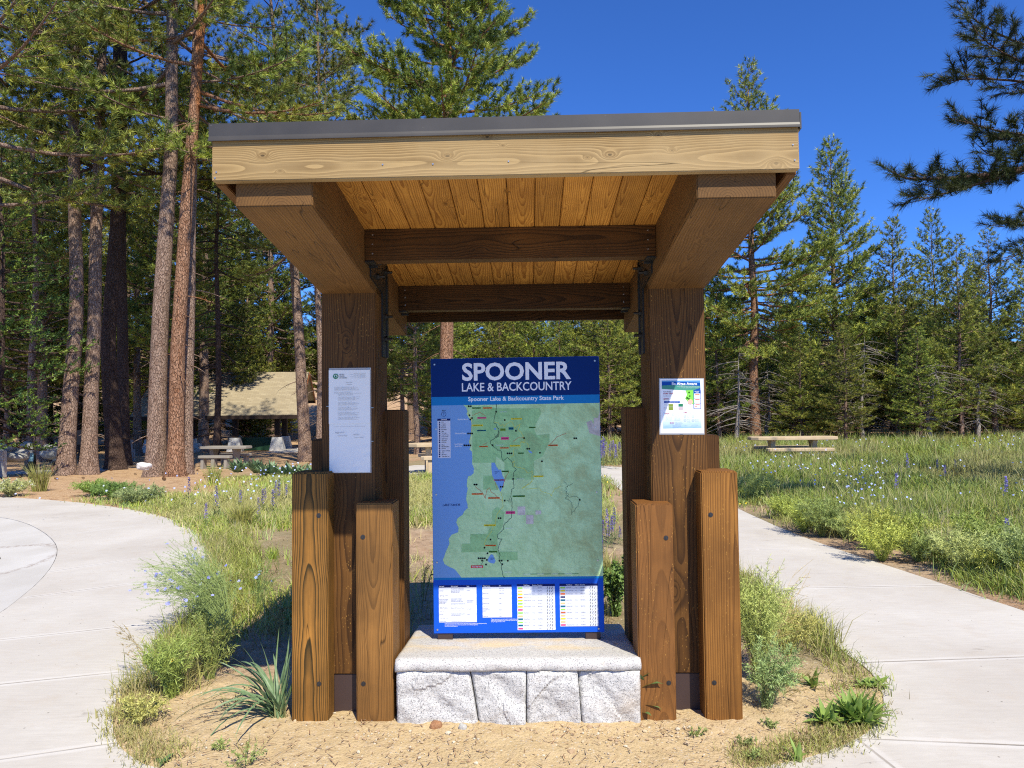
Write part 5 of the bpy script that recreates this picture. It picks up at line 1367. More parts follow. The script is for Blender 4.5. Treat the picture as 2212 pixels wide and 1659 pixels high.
ms = make_pine(25, 24, 6.5, 4.4, 0.26, 60, nn=18, L=0.21, w=0.024, tuft_sp=0.15, sub=4.4, sublen=0.42, low=-0.1, high=0.5, prof='round', dead=10)
place_tree(ms, at_px(-60, 19.0), 19.0, label='pine just beyond the left edge of the picture, boughs reaching in', group='tall pines standing at the left', rz=1.0)
# fir with drooping bright sprays at the far left
ms = make_pine(26, 9.5, 0.9, 2.5, 0.14, 90, nn=12, L=0.10, w=0.034, tuft_sp=0.13, sub=5.0, low=-0.25, high=0.3, prof='cone', dead=6, kind='fir', bark='bark_d')
place_tree(ms, at_px(-18, 20.5), 20.5, label='dark fir with bright yellow-green spray tips at the far left edge', name='fir_tree', cat='tree')

# ---- shared shapes for the woods further off
V_YOUNG = [make_pine(40 + i, 13.5, 1.7, 2.5, 0.13, 125, nn=14, L=0.23, w=0.034, tuft_sp=0.15, sub=5.0, sublen=0.42, low=-0.12, high=0.85, prof='cone', dead=34, deadlen=(0.5, 1.7), kind='pine') for i in range(5)]
V_MID = [make_pine(50 + i, 17.0, 4.2, 3.0, 0.21, 115, nn=14, L=0.25, w=0.038, tuft_sp=0.17, sub=4.6, sublen=0.42, low=-0.15, high=0.8, prof='cone', dead=30, deadlen=(0.5, 2.0)) for i in range(4)]
V_TALL = [make_pine(60 + i, 25.0, 7.5, 3.5, 0.30, 110, nn=14, L=0.27, w=0.042, tuft_sp=0.19, sub=4.2, sublen=0.42, low=-0.15, high=0.7, prof='round', dead=24, deadlen=(0.5, 2.0)) for i in range(3)]
for vv in V_MID[:2] + V_TALL[:1]:
    pass

def tree_to(top_px, top_py, base_px, Y, var, H, label, rz=0.0, group='pines along the far side of the meadow', name='pine_tree', wide=1.0):
    x = at_px(base_px, Y); g = gz(x, Y)
    s = (P(top_px, top_py, Y).z - g) / (H * 1.045)
    return place_tree(var, x, Y, scale=(s * wide, s * wide, s), label=label, group=group, rz=rz, name=name)
tree_to(1634, 112, 1634, 32, make_pine(70, 17.5, 4.6, 3.7, 0.24, 110, nn=18, L=0.23, w=0.028, tuft_sp=0.14, sub=5.0, sublen=0.42, low=-0.16, high=0.85, prof='cone', dead=22, deadlen=(0.6, 2.4), bark='bark_o'), 17.5, 'tallest pine right of the kiosk, with a reddish bare lower trunk', 0.3)
tree_to(1812, 285, 1816, 35, make_pine(71, 14.5, 2.2, 3.0, 0.20, 150, nn=18, L=0.22, w=0.028, tuft_sp=0.14, sub=5.0, sublen=0.42, low=-0.10, high=0.85, prof='cone', dead=34, deadlen=(0.6, 2.0)), 14.5, 'second tallest pine right of the kiosk, with a dense pointed crown', 1.3)
tree_to(1934, 462, 1938, 34, V_YOUNG[0], 13.5, 'broad young pine with a long pale stem, right of the dense pointed pine', 0.6, wide=1.15)
tree_to(2030, 440, 2034, 35, V_YOUNG[1], 13.5, 'slender pine whose thin top stands just under the overhanging bough', 2.0, wide=1.0)
tree_to(2066, 500, 2078, 31, V_YOUNG[2], 13.5, 'bushy young pine with a dark stem near the right edge', 4.0, wide=1.1)
tree_to(2116, 540, 2116, 52, V_YOUNG[3], 13.5, 'small distant spire-topped pine near the right edge', 1.0, wide=0.8)
tree_to(2157, 482, 2152, 33, V_MID[0], 17.0, 'pine with a reddish foot, last but one at the right edge', 5.0, wide=1.1)
tree_to(2230, 520, 2235, 32, V_YOUNG[4], 13.5, 'pine cut by the right edge of the picture', 0.2, wide=1.1)
tree_to(1835, 690, 1828, 29.5, V_YOUNG[3], 13.5, 'short young pine with a crooked stem behind the right picnic table', 2.5, wide=1.5)
tree_to(1740, 700, 1735, 31, V_YOUNG[4], 13.5, 'short bushy pine left of the crooked young pine', 0.9, wide=1.6)
tree_to(1560, 560, 1556, 33, V_YOUNG[0], 13.5, 'young pine just right of the right kiosk post', 3.3, wide=1.2)
tree_to(1985, 700, 1988, 30, V_YOUNG[1], 13.5, 'short yellowish pine in front of the slender pine', 0.2, wide=1.6)
tree_to(1316, 560, 1318, 34, V_YOUNG[2], 13.5, 'young pine with a pale stem between the sign and the right post', 1.8, wide=1.1)
tree_to(1372, 520, 1368, 37, V_YOUNG[1], 13.5, 'young pine partly hidden by the right kiosk post', 3.0)
tree_to(1210, 640, 1212, 36, V_YOUNG[4], 13.5, 'young pine whose top shows just above the blue sign', 2.0, wide=1.2)
tree_to(905, 420, 903, 27.5, V_MID[1], 17.0, 'dark-trunked pine seen between the left post and the sign', 4.5)
tree_to(868, 500, 868, 31, V_MID[2], 17.0, 'second dark-trunked pine between the left post and the sign', 0.5)

# bare grey snags standing among the green trees
def snag(px, Y, h, seed, label):
    rng = np.random.default_rng(seed); TV, TQ, centre, radius = trunk_np(h, 0.10, 10, (0.2, 0), 0.3, 0.06, seed)
    DV, DQ = dead_limbs(rng, 70, 0.8, h * 0.95, centre, radius, 0.4, 1.6, 0.25, 4)
    tm = fast_mesh('trunk', np.concatenate([TV, DV]), np.concatenate([TQ, DQ + len(TV)]), [M['snag']], smooth=True)
    place_tree((tm, None), at_px(px, Y), Y, label=label, name='dead_tree')
M['snag'] = bark_mat('snag_wood', (0.30, 0.26, 0.22), (0.42, 0.38, 0.33), (0.10, 0.08, 0.07))
snag(1866, 31.5, 4.6, 301, 'small bare grey tree right of the crooked young pine')
snag(2010, 30.0, 3.4, 302, 'tangle of a low dead tree left of the bushy dark-stemmed pine')
snag(2112, 31.0, 4.0, 303, 'bare grey sapling between the last pines at the right')
snag(1590, 30.5, 4.2, 304, 'bare twiggy sapling just right of the kiosk, before the wood')
snag(1662, 33.5, 3.6, 305, 'bare grey sapling right of the tallest pine')

# small shrubs and regrowth at the foot of the wood
rng0 = np.random.default_rng(77); rr_ = random.Random(77)
def near_any(x, y, lst, d):
    return any((x - a) ** 2 + (y - b) ** 2 < d * d for a, b in lst)
placed = []
def scatter_row(n, pxlo, pxhi, ylo, yhi, variants, hs, label, group, dmin, smin=0.75, smax=1.15, wide=(0.95, 1.3)):
    k = 0; tries = 0
    while k < n and tries < n * 40:
        tries += 1
        Y = rr_.uniform(ylo, yhi); px = rr_.uniform(pxlo, pxhi); x = at_px(px, Y)
        if near_any(x, Y, placed, dmin): continue
        if -14.5 < x < -5 and 38 < Y < 51: continue
        if -17 < x < -1 and 50 <= Y < 57.5: continue
        placed.append((x, Y)); k += 1
        v = rr_.choice(variants); s = rr_.uniform(smin, smax); w_ = rr_.uniform(*wide)
        place_tree(v, x, Y, scale=(s * w_, s * w_, s), rz=rr_.uniform(0, 6.28), label=label, group=group)
scatter_row(15, -120, 470, 30, 46, V_MID + V_TALL, 0, 'background pine packed in the wood behind the left group', 'background pines of the left wood', 2.3, 0.8, 1.1)
scatter_row(20, 380, 1130, 50, 72, V_MID + V_TALL[:1], 0, 'background pine in the wood behind the shelter and the sign', 'background pines behind the shelter', 2.8, 0.7, 0.95)
scatter_row(8, -150, 480, 47, 70, V_TALL + V_MID, 0, 'distant pine filling the gaps of the left wood', 'distant pines of the left wood', 3.0, 0.8, 1.05)
scatter_row(20, 820, 1480, 38, 60, V_YOUNG, 0, 'young background pine behind the sign and the right post', 'background pines behind the sign', 2.2, 0.62, 0.84, (1.1, 1.5))
scatter_row(40, 1480, 2330, 35, 62, V_YOUNG, 0, 'young background pine packed in the wood right of the kiosk', 'background pines of the right wood', 2.1, 0.45, 0.72, (1.2, 1.9))
scatter_row(26, -150, 900, 44, 60, V_YOUNG, 0, 'young pine of the undergrowth in the left wood', 'young pines of the left undergrowth', 1.8, 0.30, 0.60, (1.3, 2.0))
scatter_row(32, -250, 2500, 60, 95, V_MID, 0, 'far pine on the rising ground at the back', 'far pines on the rising ground', 3.0, 0.55, 0.8, (1.1, 1.5))
scatter_row(34, 1480, 2350, 34.5, 42, V_YOUNG, 0, 'low bushy pine at the edge of the right meadow', 'low bushy pines along the right meadow', 1.2, 0.14, 0.26, (1.6, 3.0))
scatter_row(40, 760, 2350, 42, 58, V_YOUNG, 0, 'low pine regrowth at the foot of the right wood', 'low regrowth of the right wood', 1.6, 0.22, 0.42, (1.5, 2.6))

# ---- bough of a pine standing just outside the right edge
def overhang_tree():
    rng = np.random.default_rng(5)
    X0, Y0 = 11.8, 9.8
    TV, TQ, centre, radius = trunk_np(15, 0.26, 18, (0, 0), 0.4, 0.05, 3)
    base = np.array([X0, Y0, 0.0])
    def W(px, py, Y): v = P(px, py, Y); return np.array([v.x, v.y, v.z]) - base
    spec = [ # tip, middle, limb thickness
        ((1995, 430, 8.9), (2120, 400, 9.0), (2290, 335, 9.4), 0.030),
        ((1955, 385, 9.0), (2110, 395, 9.1), (2290, 345, 9.4), 0.055),
        ((2050, 175, 9.2), (2130, 160, 9.2), (2300, 190, 9.5), 0.022),
        ((2088, 262, 9.0), (2150, 290, 9.1), (2300, 300, 9.5), 0.020),
        ((2080, 20, 9.3), (2150, 90, 9.3), (2300, 120, 9.5), 0.022),
        ((2110, 70, 8.7), (2160, 130, 8.9), (2300, 160, 9.5), 0.020),
        ((2160, 300, 9.1), (2190, 300, 9.2), (2290, 320, 9.4), 0.016),
        ((2165, 490, 9.2), (2200, 480, 9.2), (2320, 450, 9.5), 0.020),
        ((2180, 560, 9.3), (2210, 540, 9.3), (2320, 500, 9.5), 0.020),
        ((2130, 330, 9.3), (2170, 350, 9.3), (2290, 345, 9.4), 0.016)]
    b2 = np.array([W(*s[0]) for s in spec]); b1 = np.array([W(*s[1]) for s in spec]); b0 = np.array([W(*s[2]) for s in spec])
    root = b0.copy()
    for i in range(len(b0)): root[i] = centre(np.array([b0[i][2] - 0.1]))[0]
    blen = np.linalg.norm(b2 - b0, axis=1)
    LV, LQ, NV, NF, NC = branch_system(rng, b0, b1, b2, blen, np.array([s[3] for s in spec]), 0.090, 70, 0.135, 0.0066, sub=7.5, sublen=0.21, upturn=0.35, start=0.12)
    # join limbs to the trunk
    JV, JQ = tubes_np(root, (root + b0) / 2, b0, np.array([s[3] * 1.7 for s in spec]), np.array([s[3] for s in spec]), 4, 8)
    # crown outside the picture, coarser
    z = np.linspace(4.5, 10, 12); az = np.cumsum(rng.uniform(1.7, 3, 12)); 
    az = np.where(np.cos(az) < 0.1, az + np.pi, az)          # the near side is built bough by bough above
    L_ = rng.uniform(1.2, 2.0, 12); d = np.stack([np.cos(az), np.sin(az), 0 * az + 0.1], -1)
    c0 = centre(z); c2 = c0 + d * L_[:, None]; c1 = (c0 + c2) / 2; c1[:, 2] -= 0.15
    KV, KQ, KN, KF, KC = branch_system(rng, c0, c1, c2, L_, 0.02 + 0 * L_, 0.2, 14, 0.2, 0.02, sub=3)
    allV = [TV, LV, JV, KV]; qs = []; off = 0
    for v, q in zip(allV, (TQ, LQ, JQ, KQ)): qs.append(q + off); off += len(v)
    tm = fast_mesh('trunk', np.concatenate(allV), np.concatenate(qs), [M['bark_d']], smooth=True)
    cm = fast_mesh('crown', np.concatenate([NV, KN]), np.concatenate([NF, KF + len(NV)]), [M['needle']], np.concatenate([NC * np.array([[0.20, 0.26, 0.36]]), KC]))  # bough needle colour multiplied down to imitate the tree's own shade
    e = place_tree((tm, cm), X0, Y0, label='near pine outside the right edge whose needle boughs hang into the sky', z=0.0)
overhang_tree()
# ------------------------------------------------------------------ ground plants
def height_at(x, y):
    """ground mesh height: terrain plus the soil's own lift"""
    return terrain(x, y) + 0.008

def blades_np(rng, x, y, z, h, w, lean_dir, lean, col, curl=0.5):
    """curved two-piece blades; all inputs (n,)"""
    n = len(x); az = rng.uniform(0, 2 * np.pi, n)
    d = np.stack([np.cos(lean_dir), np.sin(lean_dir), 0 * x], -1); s = np.stack([np.cos(az), np.sin(az), 0 * x], -1) * (w * 0.5)[:, None]
    b = np.stack([x, y, z], -1); up = np.array([0, 0, 1.0])
    m = b + up * (h * 0.55)[:, None] + d * (lean * h * 0.35)[:, None]
    t_ = b + up * (h * (1 - curl * lean * 0.4))[:, None] + d * (lean * h)[:, None]
    V = np.stack([b - s, b + s, m + s * 0.8, m - s * 0.8, t_], 1).reshape(-1, 3)
    i = np.arange(n)[:, None] * 5
    Q = i + np.array([[0, 1, 2, 3]]); T = i + np.array([[3, 2, 4]])
    return V, Q, T, np.repeat(col, 5, 0)

def grass_field(name, seed, cx, cy_, nb, hmean, wfun, palette, spread=0.09, kind='stuff', label=None, cat=None, hvar=0.35, lean=0.45):
    rng = np.random.default_rng(seed); n = len(cx)
    nb = np.asarray(nb if hasattr(nb, '__len__') else np.full(n, nb)).astype(int)
    ci = np.repeat(np.arange(n), nb)
    x = cx[ci] + rng.normal(size=len(ci)) * spread; y = cy_[ci] + rng.normal(size=len(ci)) * spread
    ch = hmean[ci] * rng.uniform(1 - hvar, 1 + hvar, len(ci))
    w = wfun(y) * rng.uniform(0.7, 1.3, len(ci))
    ld = rng.uniform(0, 2 * np.pi, len(ci)); le = rng.uniform(0.05, lean * 1.6, len(ci))
    pc = rng.random(n); pal = np.array(palette); k = np.clip((pc * len(pal)).astype(int), 0, len(pal) - 1)
    base = pal[k][ci] * rng.uniform(0.7, 1.25, (len(ci), 1))
    pt = sm(0.52, 0.70, fractal2(x, y, 0.33, 4, 91))[:, None] * rng.uniform(0.4, 1.0, (len(ci), 1)); base = base * (1 - pt) + np.array([[0.52, 0.46, 0.22]]) * pt
    base = base * np.array([[0.95, 1.0, 0.80]])
    z = height_at(x, y) - 0.01
    V, Q, T, C = blades_np(rng, x, y, z, ch, w, ld, le, base)
    return V, Q, T, C

def merge(parts):
    V = []; Q = []; T = []; C = []; off = 0
    for v, q, t_, c in parts:
        V.append(v); Q.append(q + off); T.append(t_ + off); C.append(c); off += len(v)
    return np.concatenate(V), np.concatenate(Q), np.concatenate(T), np.concatenate(C)

rng = np.random.default_rng(100)
def sample(n, x0, x1, y0, y1, seed):
    """points thinned towards the distance so that density on the picture stays even"""
    r_ = np.random.default_rng(seed); u = r_.random(n)
    y = 1 / (1 / y0 + (1 / y1 - 1 / y0) * u ** 0.85)
    x = x0 + (x1 - x0) * r_.random(n)
    return x, y
GREEN = [(0.30, 0.41, 0.07), (0.38, 0.47, 0.08), (0.24, 0.35, 0.07), (0.46, 0.50, 0.10), (0.42, 0.46, 0.12), (0.30, 0.42, 0.11), (0.52, 0.48, 0.20)]
DRY = [(0.58, 0.49, 0.28), (0.50, 0.46, 0.22), (0.42, 0.44, 0.17), (0.62, 0.53, 0.34)]
GREY = [(0.32, 0.42, 0.18), (0.38, 0.47, 0.21)]
def keep(x, y, cond):
    return x[cond], y[cond]
# right meadow
x, u = rng.random(30000), rng.random(30000)
y = 1 / (1 / 5.0 + (1 / 36.0 - 1 / 5.0) * u)
x = (x - 0.16) * 1.0 * y * 1.02
sdv = np.where(inside(x, y, PATHA), -1, 1) * dist_edge(x, y, PATHA)
dens = fractal2(x, y, 0.55, 4, 33)
right = (x > np.interp(y, [5, 12, 19, 31, 36], [3.0, 2.0, 1.0, -0.5, -1.0]))
ok = (sdv > 0.05 + (0.22 + 0.9 * np.clip(fractal2(x, y, 1.3, 3, 44) - 0.35, 0, 1)) * sm(13, 7, y)) & right & (rng.random(len(x)) < sm(0.30, 0.48, dens) * 0.75 + 0.25 * sm(9, 14, y)) 
x, y = x[ok], y[ok]
hm = (0.15 + 0.17 * fractal2(x, y, 0.8, 3, 34)) * (0.45 + 0.55 * sm(0.1, 0.9, sdv[ok])) * (1 + 0.75 * sm(12, 18.5, y))
wf = lambda yy: 0.0034 + 0.00058 * yy
P1 = grass_field('g', 1, x, y, 16, hm, wf, GREEN + GREEN + GREY, 0.11, lean=0.8)
# dry straw among it and at its edge
k = rng.random(len(x)) < 0.12
P2 = grass_field('g', 2, x[k], y[k], 7, hm[k] * 1.35, wf, DRY, 0.08, lean=0.3)
V, Q, T, C = merge([P1, P2])
me = fast_mesh('meadow_grass', V, [Q, T], [M['leafy']], C)
tag(link_mesh('meadow_grass', me), 'tall green meadow grass and herbs right of the kiosk', 'grass', kind='stuff')
# left meadow between the path and the pine litter, and behind the kiosk
x, u = rng.random(30000), rng.random(30000)
y = 1 / (1 / 4.8 + (1 / 19.5 - 1 / 4.8) * u)
x = (x - 0.86) * y * 0.90
sdv = np.where(inside(x, y, PATHA), -1, 1) * dist_edge(x, y, PATHA)
dens = fractal2(x, y, 0.7, 4, 35)
dd = duff_at(x, y)
front = (y < 9.6) & (x > -3.4)          # bare soil with scattered plants just behind the kiosk
prob = np.where(front, 0.012 + 0.10 * sm(0.54, 0.68, dens) + 0.45 * sm(0.30, 0.05, sdv), 0.25 + 0.75 * sm(0.32, 0.5, dens)) * (1 - dd) * sm(19.5, 17.5, y)
ok = (sdv > 0.03) & (rng.random(len(x)) < prob) & (x < np.interp(y, [4, 12, 19], [2.5, 1.6, 0.8]))
x, y, sd2 = x[ok], y[ok], sdv[ok]
hm = (0.09 + 0.14 * fractal2(x, y, 0.9, 3, 36)) * (0.5 + 0.5 * sm(0.05, 0.6, sd2))
P1 = grass_field('g', 3, x, y, 15, hm, wf, GREEN + GREEN + GREY + DRY, 0.09, lean=0.8)
k = rng.random(len(x)) < 0.2
P2 = grass_field('g', 4, x[k], y[k], 6, hm[k] * 1.3, wf, DRY, 0.07, lean=0.3)
V, Q, T, C = merge([P1, P2])
me = fast_mesh('meadow_grass', V, [Q, T], [M['leafy']], C)
tag(link_mesh('meadow_grass', me), 'green and straw-coloured grass left of and behind the kiosk', 'grass', kind='stuff')
# edge weeds round the sandy island in front
cx = []; cy_ = []; hh = []
def edge_band(poly, d0, d1, n, h0, h1, seed):
    r_ = np.random.default_rng(seed); poly = np.array(poly); seg = np.linalg.norm(np.diff(poly, axis=0), axis=1); cum = np.concatenate([[0], np.cumsum(seg)])
    s = r_.random(n) * cum[-1]; i = np.clip(np.searchsorted(cum, s) - 1, 0, len(seg) - 1); f = (s - cum[i]) / seg[i]
    p = poly[i] * (1 - f)[:, None] + poly[i + 1] * f[:, None]; tn = (poly[i + 1] - poly[i]) / seg[i][:, None]
    nrm = np.stack([-tn[:, 1], tn[:, 0]], -1)
    dcen = np.array([0, 4.3]) - p; nrm *= np.sign((nrm * dcen).sum(-1))[:, None]
    q = p + nrm * (d0 + (d1 - d0) * r_.random(n) ** 1.4)[:, None]
    return q[:, 0], q[:, 1], h0 + (h1 - h0) * r_.random(n)
bands = []
for poly, d0, d1, n, h0, h1 in ((LEFT_PATH[5:13], 0.0, 0.42, 360, 0.05, 0.22), (LEFT_PATH[11:17], 0.0, 0.20, 90, 0.02, 0.06), (RIGHT_NEAR[6:16], 0.0, 0.22, 190, 0.015, 0.07), (RIGHT_NEAR[10:17], 0.02, 0.60, 300, 0.05, 0.22), (RIGHT_NEAR[0:7], 0.0, 0.16, 130, 0.015, 0.05)):
    a, b, c = edge_band(poly, d0, d1, n, h0, h1, n + 7); bands.append((a, b, c))
cx = np.concatenate([b[0] for b in bands]); cy_ = np.concatenate([b[1] for b in bands]); hh = np.concatenate([b[2] for b in bands])
ok = ~inside(cx, cy_, PATHA); cx, cy_, hh = cx[ok], cy_[ok], hh[ok]
P1 = grass_field('g', 5, cx, cy_, 22, hh, lambda yy: 0.0020 + 0.0005 * yy, [(0.30, 0.38, 0.09), (0.38, 0.41, 0.12), (0.48, 0.44, 0.20), (0.24, 0.32, 0.07), (0.42, 0.46, 0.13), (0.56, 0.49, 0.28)], 0.045, lean=0.8)
# little seedlings over the sand and the soil just behind
r_ = np.random.default_rng(9); n = 420
sx = r_.uniform(-2.6, 2.4, n); sy = r_.uniform(2.9, 7.5, n); ok = (~inside(sx, sy, PATHA)) & (dist_edge(sx, sy, PATHA) > 0.1) & ((sy > 4.3) | (r_.random(n) < 0.25)) & ~((np.abs(sx) < 0.62) & (sy > 3.5) & (sy < 4.4))
P2 = grass_field('g', 6, sx[ok], sy[ok], 10, r_.uniform(0.015, 0.10, ok.sum()), lambda yy: 0.003 + 0.0007 * yy, [(0.16, 0.22, 0.07), (0.28, 0.28, 0.10), (0.36, 0.31, 0.16)], 0.035, lean=0.9)
V, Q, T, C = merge([P1, P2])
me = fast_mesh('verge_weeds', V, [Q, T], [M['leafy']], C)
tag(link_mesh('verge_weeds', me), 'low weeds and dry grass fringing the concrete round the kiosk', 'weeds', kind='stuff')
# dry needle litter and straw bits on soil
r_ = np.random.default_rng(19); n = 15000
u = r_.random(n); y = 1 / (1 / 3.0 + (1 / 24.0 - 1 / 3.0) * u); x = (r_.random(n) - 0.5) * y * 1.5
ok = (~inside(x, y, PATHA)) & ((y > 4.2) | (r_.random(n) < 0.42)); x, y = x[ok], y[ok]; n = len(x)
az = r_.uniform(0, np.pi, n); L_ = r_.uniform(0.02, 0.08, n) * (0.6 + y * 0.06); d = np.stack([np.cos(az) * L_, np.sin(az) * L_, r_.normal(size=n) * 0.004], -1); z = height_at(x, y) + 0.006
b = np.stack([x, y, z], -1); s = np.stack([-np.sin(az), np.cos(az), 0 * az], -1) * (0.0012 + 0.0004 * y)[:, None]
V = np.stack([b - s, b + s, b + d], 1).reshape(-1, 3); f = np.arange(n * 3).reshape(-1, 3)
pal = np.array([(0.46, 0.33, 0.18), (0.33, 0.20, 0.10), (0.55, 0.45, 0.30), (0.22, 0.14, 0.08)]); c = np.repeat(pal[r_.integers(0, 4, n)], 3, 0)
M['litter'] = needle_mat('dry_litter')
tag(link_mesh('needle_litter', fast_mesh('needle_litter', V, f, [M['litter']], c)), 'dry pine needles and straw lying on the soil', 'litter', kind='stuff')

# flowers in the meadow
def flower_dots(seed, x, y, z, r0, col, petals=5):
    r_ = np.random.default_rng(seed); n = len(x)
    nrm_ = norm(r_.normal(size=(n, 3)) * 0.6 + np.array([0, -0.8, 0.8])); u_ = norm(np.cross(nrm_, r_.normal(size=(n, 3)))); w_ = np.cross(nrm_, u_)
    c = np.stack([x, y, z], -1); Vs = []; Fs = []
    for k in range(petals):
        a = 2 * np.pi * k / petals; a1, a2 = a - 0.55, a + 0.55
        rr = r0[:, None]
        Vs += [c, c + (u_ * np.cos(a1) + w_ * np.sin(a1)) * rr * 0.85, c + (u_ * np.cos(a) + w_ * np.sin(a)) * rr + nrm_ * rr * 0.15, c + (u_ * np.cos(a2) + w_ * np.sin(a2)) * rr * 0.85]
    V = np.stack(Vs, 1).reshape(-1, 3); i = np.arange(n * petals)[:, None] * 4
    Q = i + np.array([[0, 1, 2, 3]]); C = np.repeat(col, petals * 4, 0)
    return V, Q, C
r_ = np.random.default_rng(55); n = 1150
u = r_.random(n); y = 1 / (1 / 9.5 + (1 / 29 - 1 / 9.5) * u); x = (r_.random(n) * 0.85 + 0.20) * y * 0.86
clump = fractal2(x, y, 0.5, 3, 71)
ok = (r_.random(n) < sm(0.52, 0.64, clump + 0.12 * sm(14, 22, y))) & (~inside(x, y, PATHA)) & (dist_edge(x, y, PATHA) > 0.9)
x, y = x[ok], y[ok]
x2 = -np.abs(r_.normal(size=110)) * 1.6 - 3.3; y2 = r_.uniform(10, 16.5, 110); x = np.concatenate([x, x2]); y = np.concatenate([y, y2]); n = len(x)
z = height_at(x, y) + r_.uniform(0.22, 0.46, n)
pal = np.array([(0.42, 0.48, 0.90), (0.52, 0.56, 0.92), (0.34, 0.38, 0.85), (0.66, 0.68, 0.92)])
V, Q, C = flower_dots(1, x, y, z, 0.008 + 0.0007 * y, pal[r_.integers(0, 4, n)])
tag(link_mesh('flax_flowers', fast_mesh('flax_flowers', V, Q, [M['leafy']], C)), 'pale blue flax flowers scattered over the meadow', 'flowers', kind='stuff')
n = 60; x = r_.uniform(1.5, 3.2, n); y = r_.uniform(9, 13.5, n); z = height_at(x, y) + r_.uniform(0.15, 0.35, n)
V, Q, C = flower_dots(2, x, y, z, np.full(n, 0.013), np.full((n, 3), 1.0) * np.array([0.80, 0.62, 0.03]))
tag(link_mesh('yellow_flowers', fast_mesh('yellow_flowers', V, Q, [M['leafy']], C)), 'small yellow flowers beyond the path between sign and right post', 'flowers', kind='stuff')

# lupines: a stem, whorled spike and leaves; every plant its own thing
def lupine_mesh(seed, h):
    r_ = np.random.default_rng(seed)
    SV, SQ = tubes_np(np.array([[0, 0, 0.]]), np.array([[0.01, 0, h * 0.5]]), np.array([[0.0, 0.01, h]]), np.array([0.005]), np.array([0.002]), 3, 4)
    n = 90; zz = h * (0.45 + 0.55 * r_.random(n)); rad = 0.022 * (1.15 - (zz / h - 0.45) / 0.62); a = r_.uniform(0, 6.28, n)
    c = np.stack([np.cos(a) * rad, np.sin(a) * rad, zz], -1); d = norm(np.stack([np.cos(a), np.sin(a), 0.6 + 0 * a], -1)); s = norm(np.cross(d, np.array([0, 0, 1.0]))) * 0.008
    V = np.stack([c - s, c + s, c + d * 0.018 + s * 0.6, c + d * 0.018 - s * 0.6], 1).reshape(-1, 3); Q = np.arange(n * 4).reshape(-1, 4)
    pal = np.array([(0.17, 0.12, 0.52), (0.25, 0.18, 0.62), (0.36, 0.28, 0.66)]); C = np.repeat(pal[r_.integers(0, 3, n)], 4, 0)
    n2 = 40; a = r_.uniform(0, 6.28, n2); b = np.stack([0 * a, 0 * a, h * 0.35 * r_.random(n2)], -1); d = norm(np.stack([np.cos(a), np.sin(a), r_.uniform(0.2, 0.9, n2)], -1)); s = norm(np.cross(d, np.array([0, 0, 1.0]))) * 0.006
    b2_ = b + d * 0.05; V2 = np.stack([b2_, b2_ + d * 0.04 + s, b2_ + d * 0.085, b2_ + d * 0.04 - s], 1).reshape(-1, 3); Q2 = np.arange(n2 * 4).reshape(-1, 4)
    C2 = np.full((len(V2), 3), 1.0) * np.array([0.13, 0.20, 0.07])
    fm = fast_mesh('flower_spike', V, Q, [M['leafy']], C)
    sm_ = fast_mesh('foliage', np.concatenate([SV, V2]), np.concatenate([SQ, Q2 + len(SV)]), [M['leafy']], np.concatenate([np.full((len(SV), 3), 1.0) * np.array([0.14, 0.18, 0.07]), C2]))
    return fm, sm_
LUP = [lupine_mesh(i, 0.42 + 0.05 * i) for i in range(3)]
lup_spots = [(408, 1092, 'lone purple lupine standing in the grass beyond the left path')]
r_ = random.Random(8)
spots = []
for px, py, lab in lup_spots:
    g_ = G(px, py); spots.append((g_.x, g_.y, 1.0, lab, None))
for k in range(11):
    spots.append((r_.uniform(-4.3, -3.0), r_.uniform(9.5, 12.5), r_.uniform(0.7, 1.0), 'purple lupine among the lupines left of the kiosk posts', 'lupines left of the kiosk'))
for k in range(16):
    yv = r_.uniform(18.5, 23); spots.append((at_px(r_.uniform(1296, 1345), yv), yv, r_.uniform(1.0, 1.5), 'purple lupine in the far drift between the sign and the right post', 'lupines seen between the sign and the right post'))
for k in range(9):
    yv = r_.uniform(7.5, 9.5); spots.append((at_px(r_.uniform(1292, 1338), yv), yv, r_.uniform(0.5, 0.75), 'blue-violet lupine in the nearer patch between the sign and the right post', 'nearer lupines between the sign and the right post'))
for k in range(6):
    yv = r_.uniform(11, 16); spots.append((at_px(r_.uniform(1900, 2180), yv), yv, r_.uniform(0.8, 1.1), 'violet lupine scattered in the right-hand meadow', 'lupines of the right meadow'))
spots.append((G(2178, 1215).x, G(2178, 1215).y, 0.9, 'violet lupine near the right edge beside the path verge', None))
for (x, y, s, lab, grp) in spots:
    a, b = r_.choice(LUP)
    e = empty('lupine', (x, y, gz(x, y)), r_.uniform(0, 6.28)); e.scale = (s, s, s)
    link_mesh('flower_spike', a, e); link_mesh('foliage', b, e); tag(e, lab, 'flower', grp)

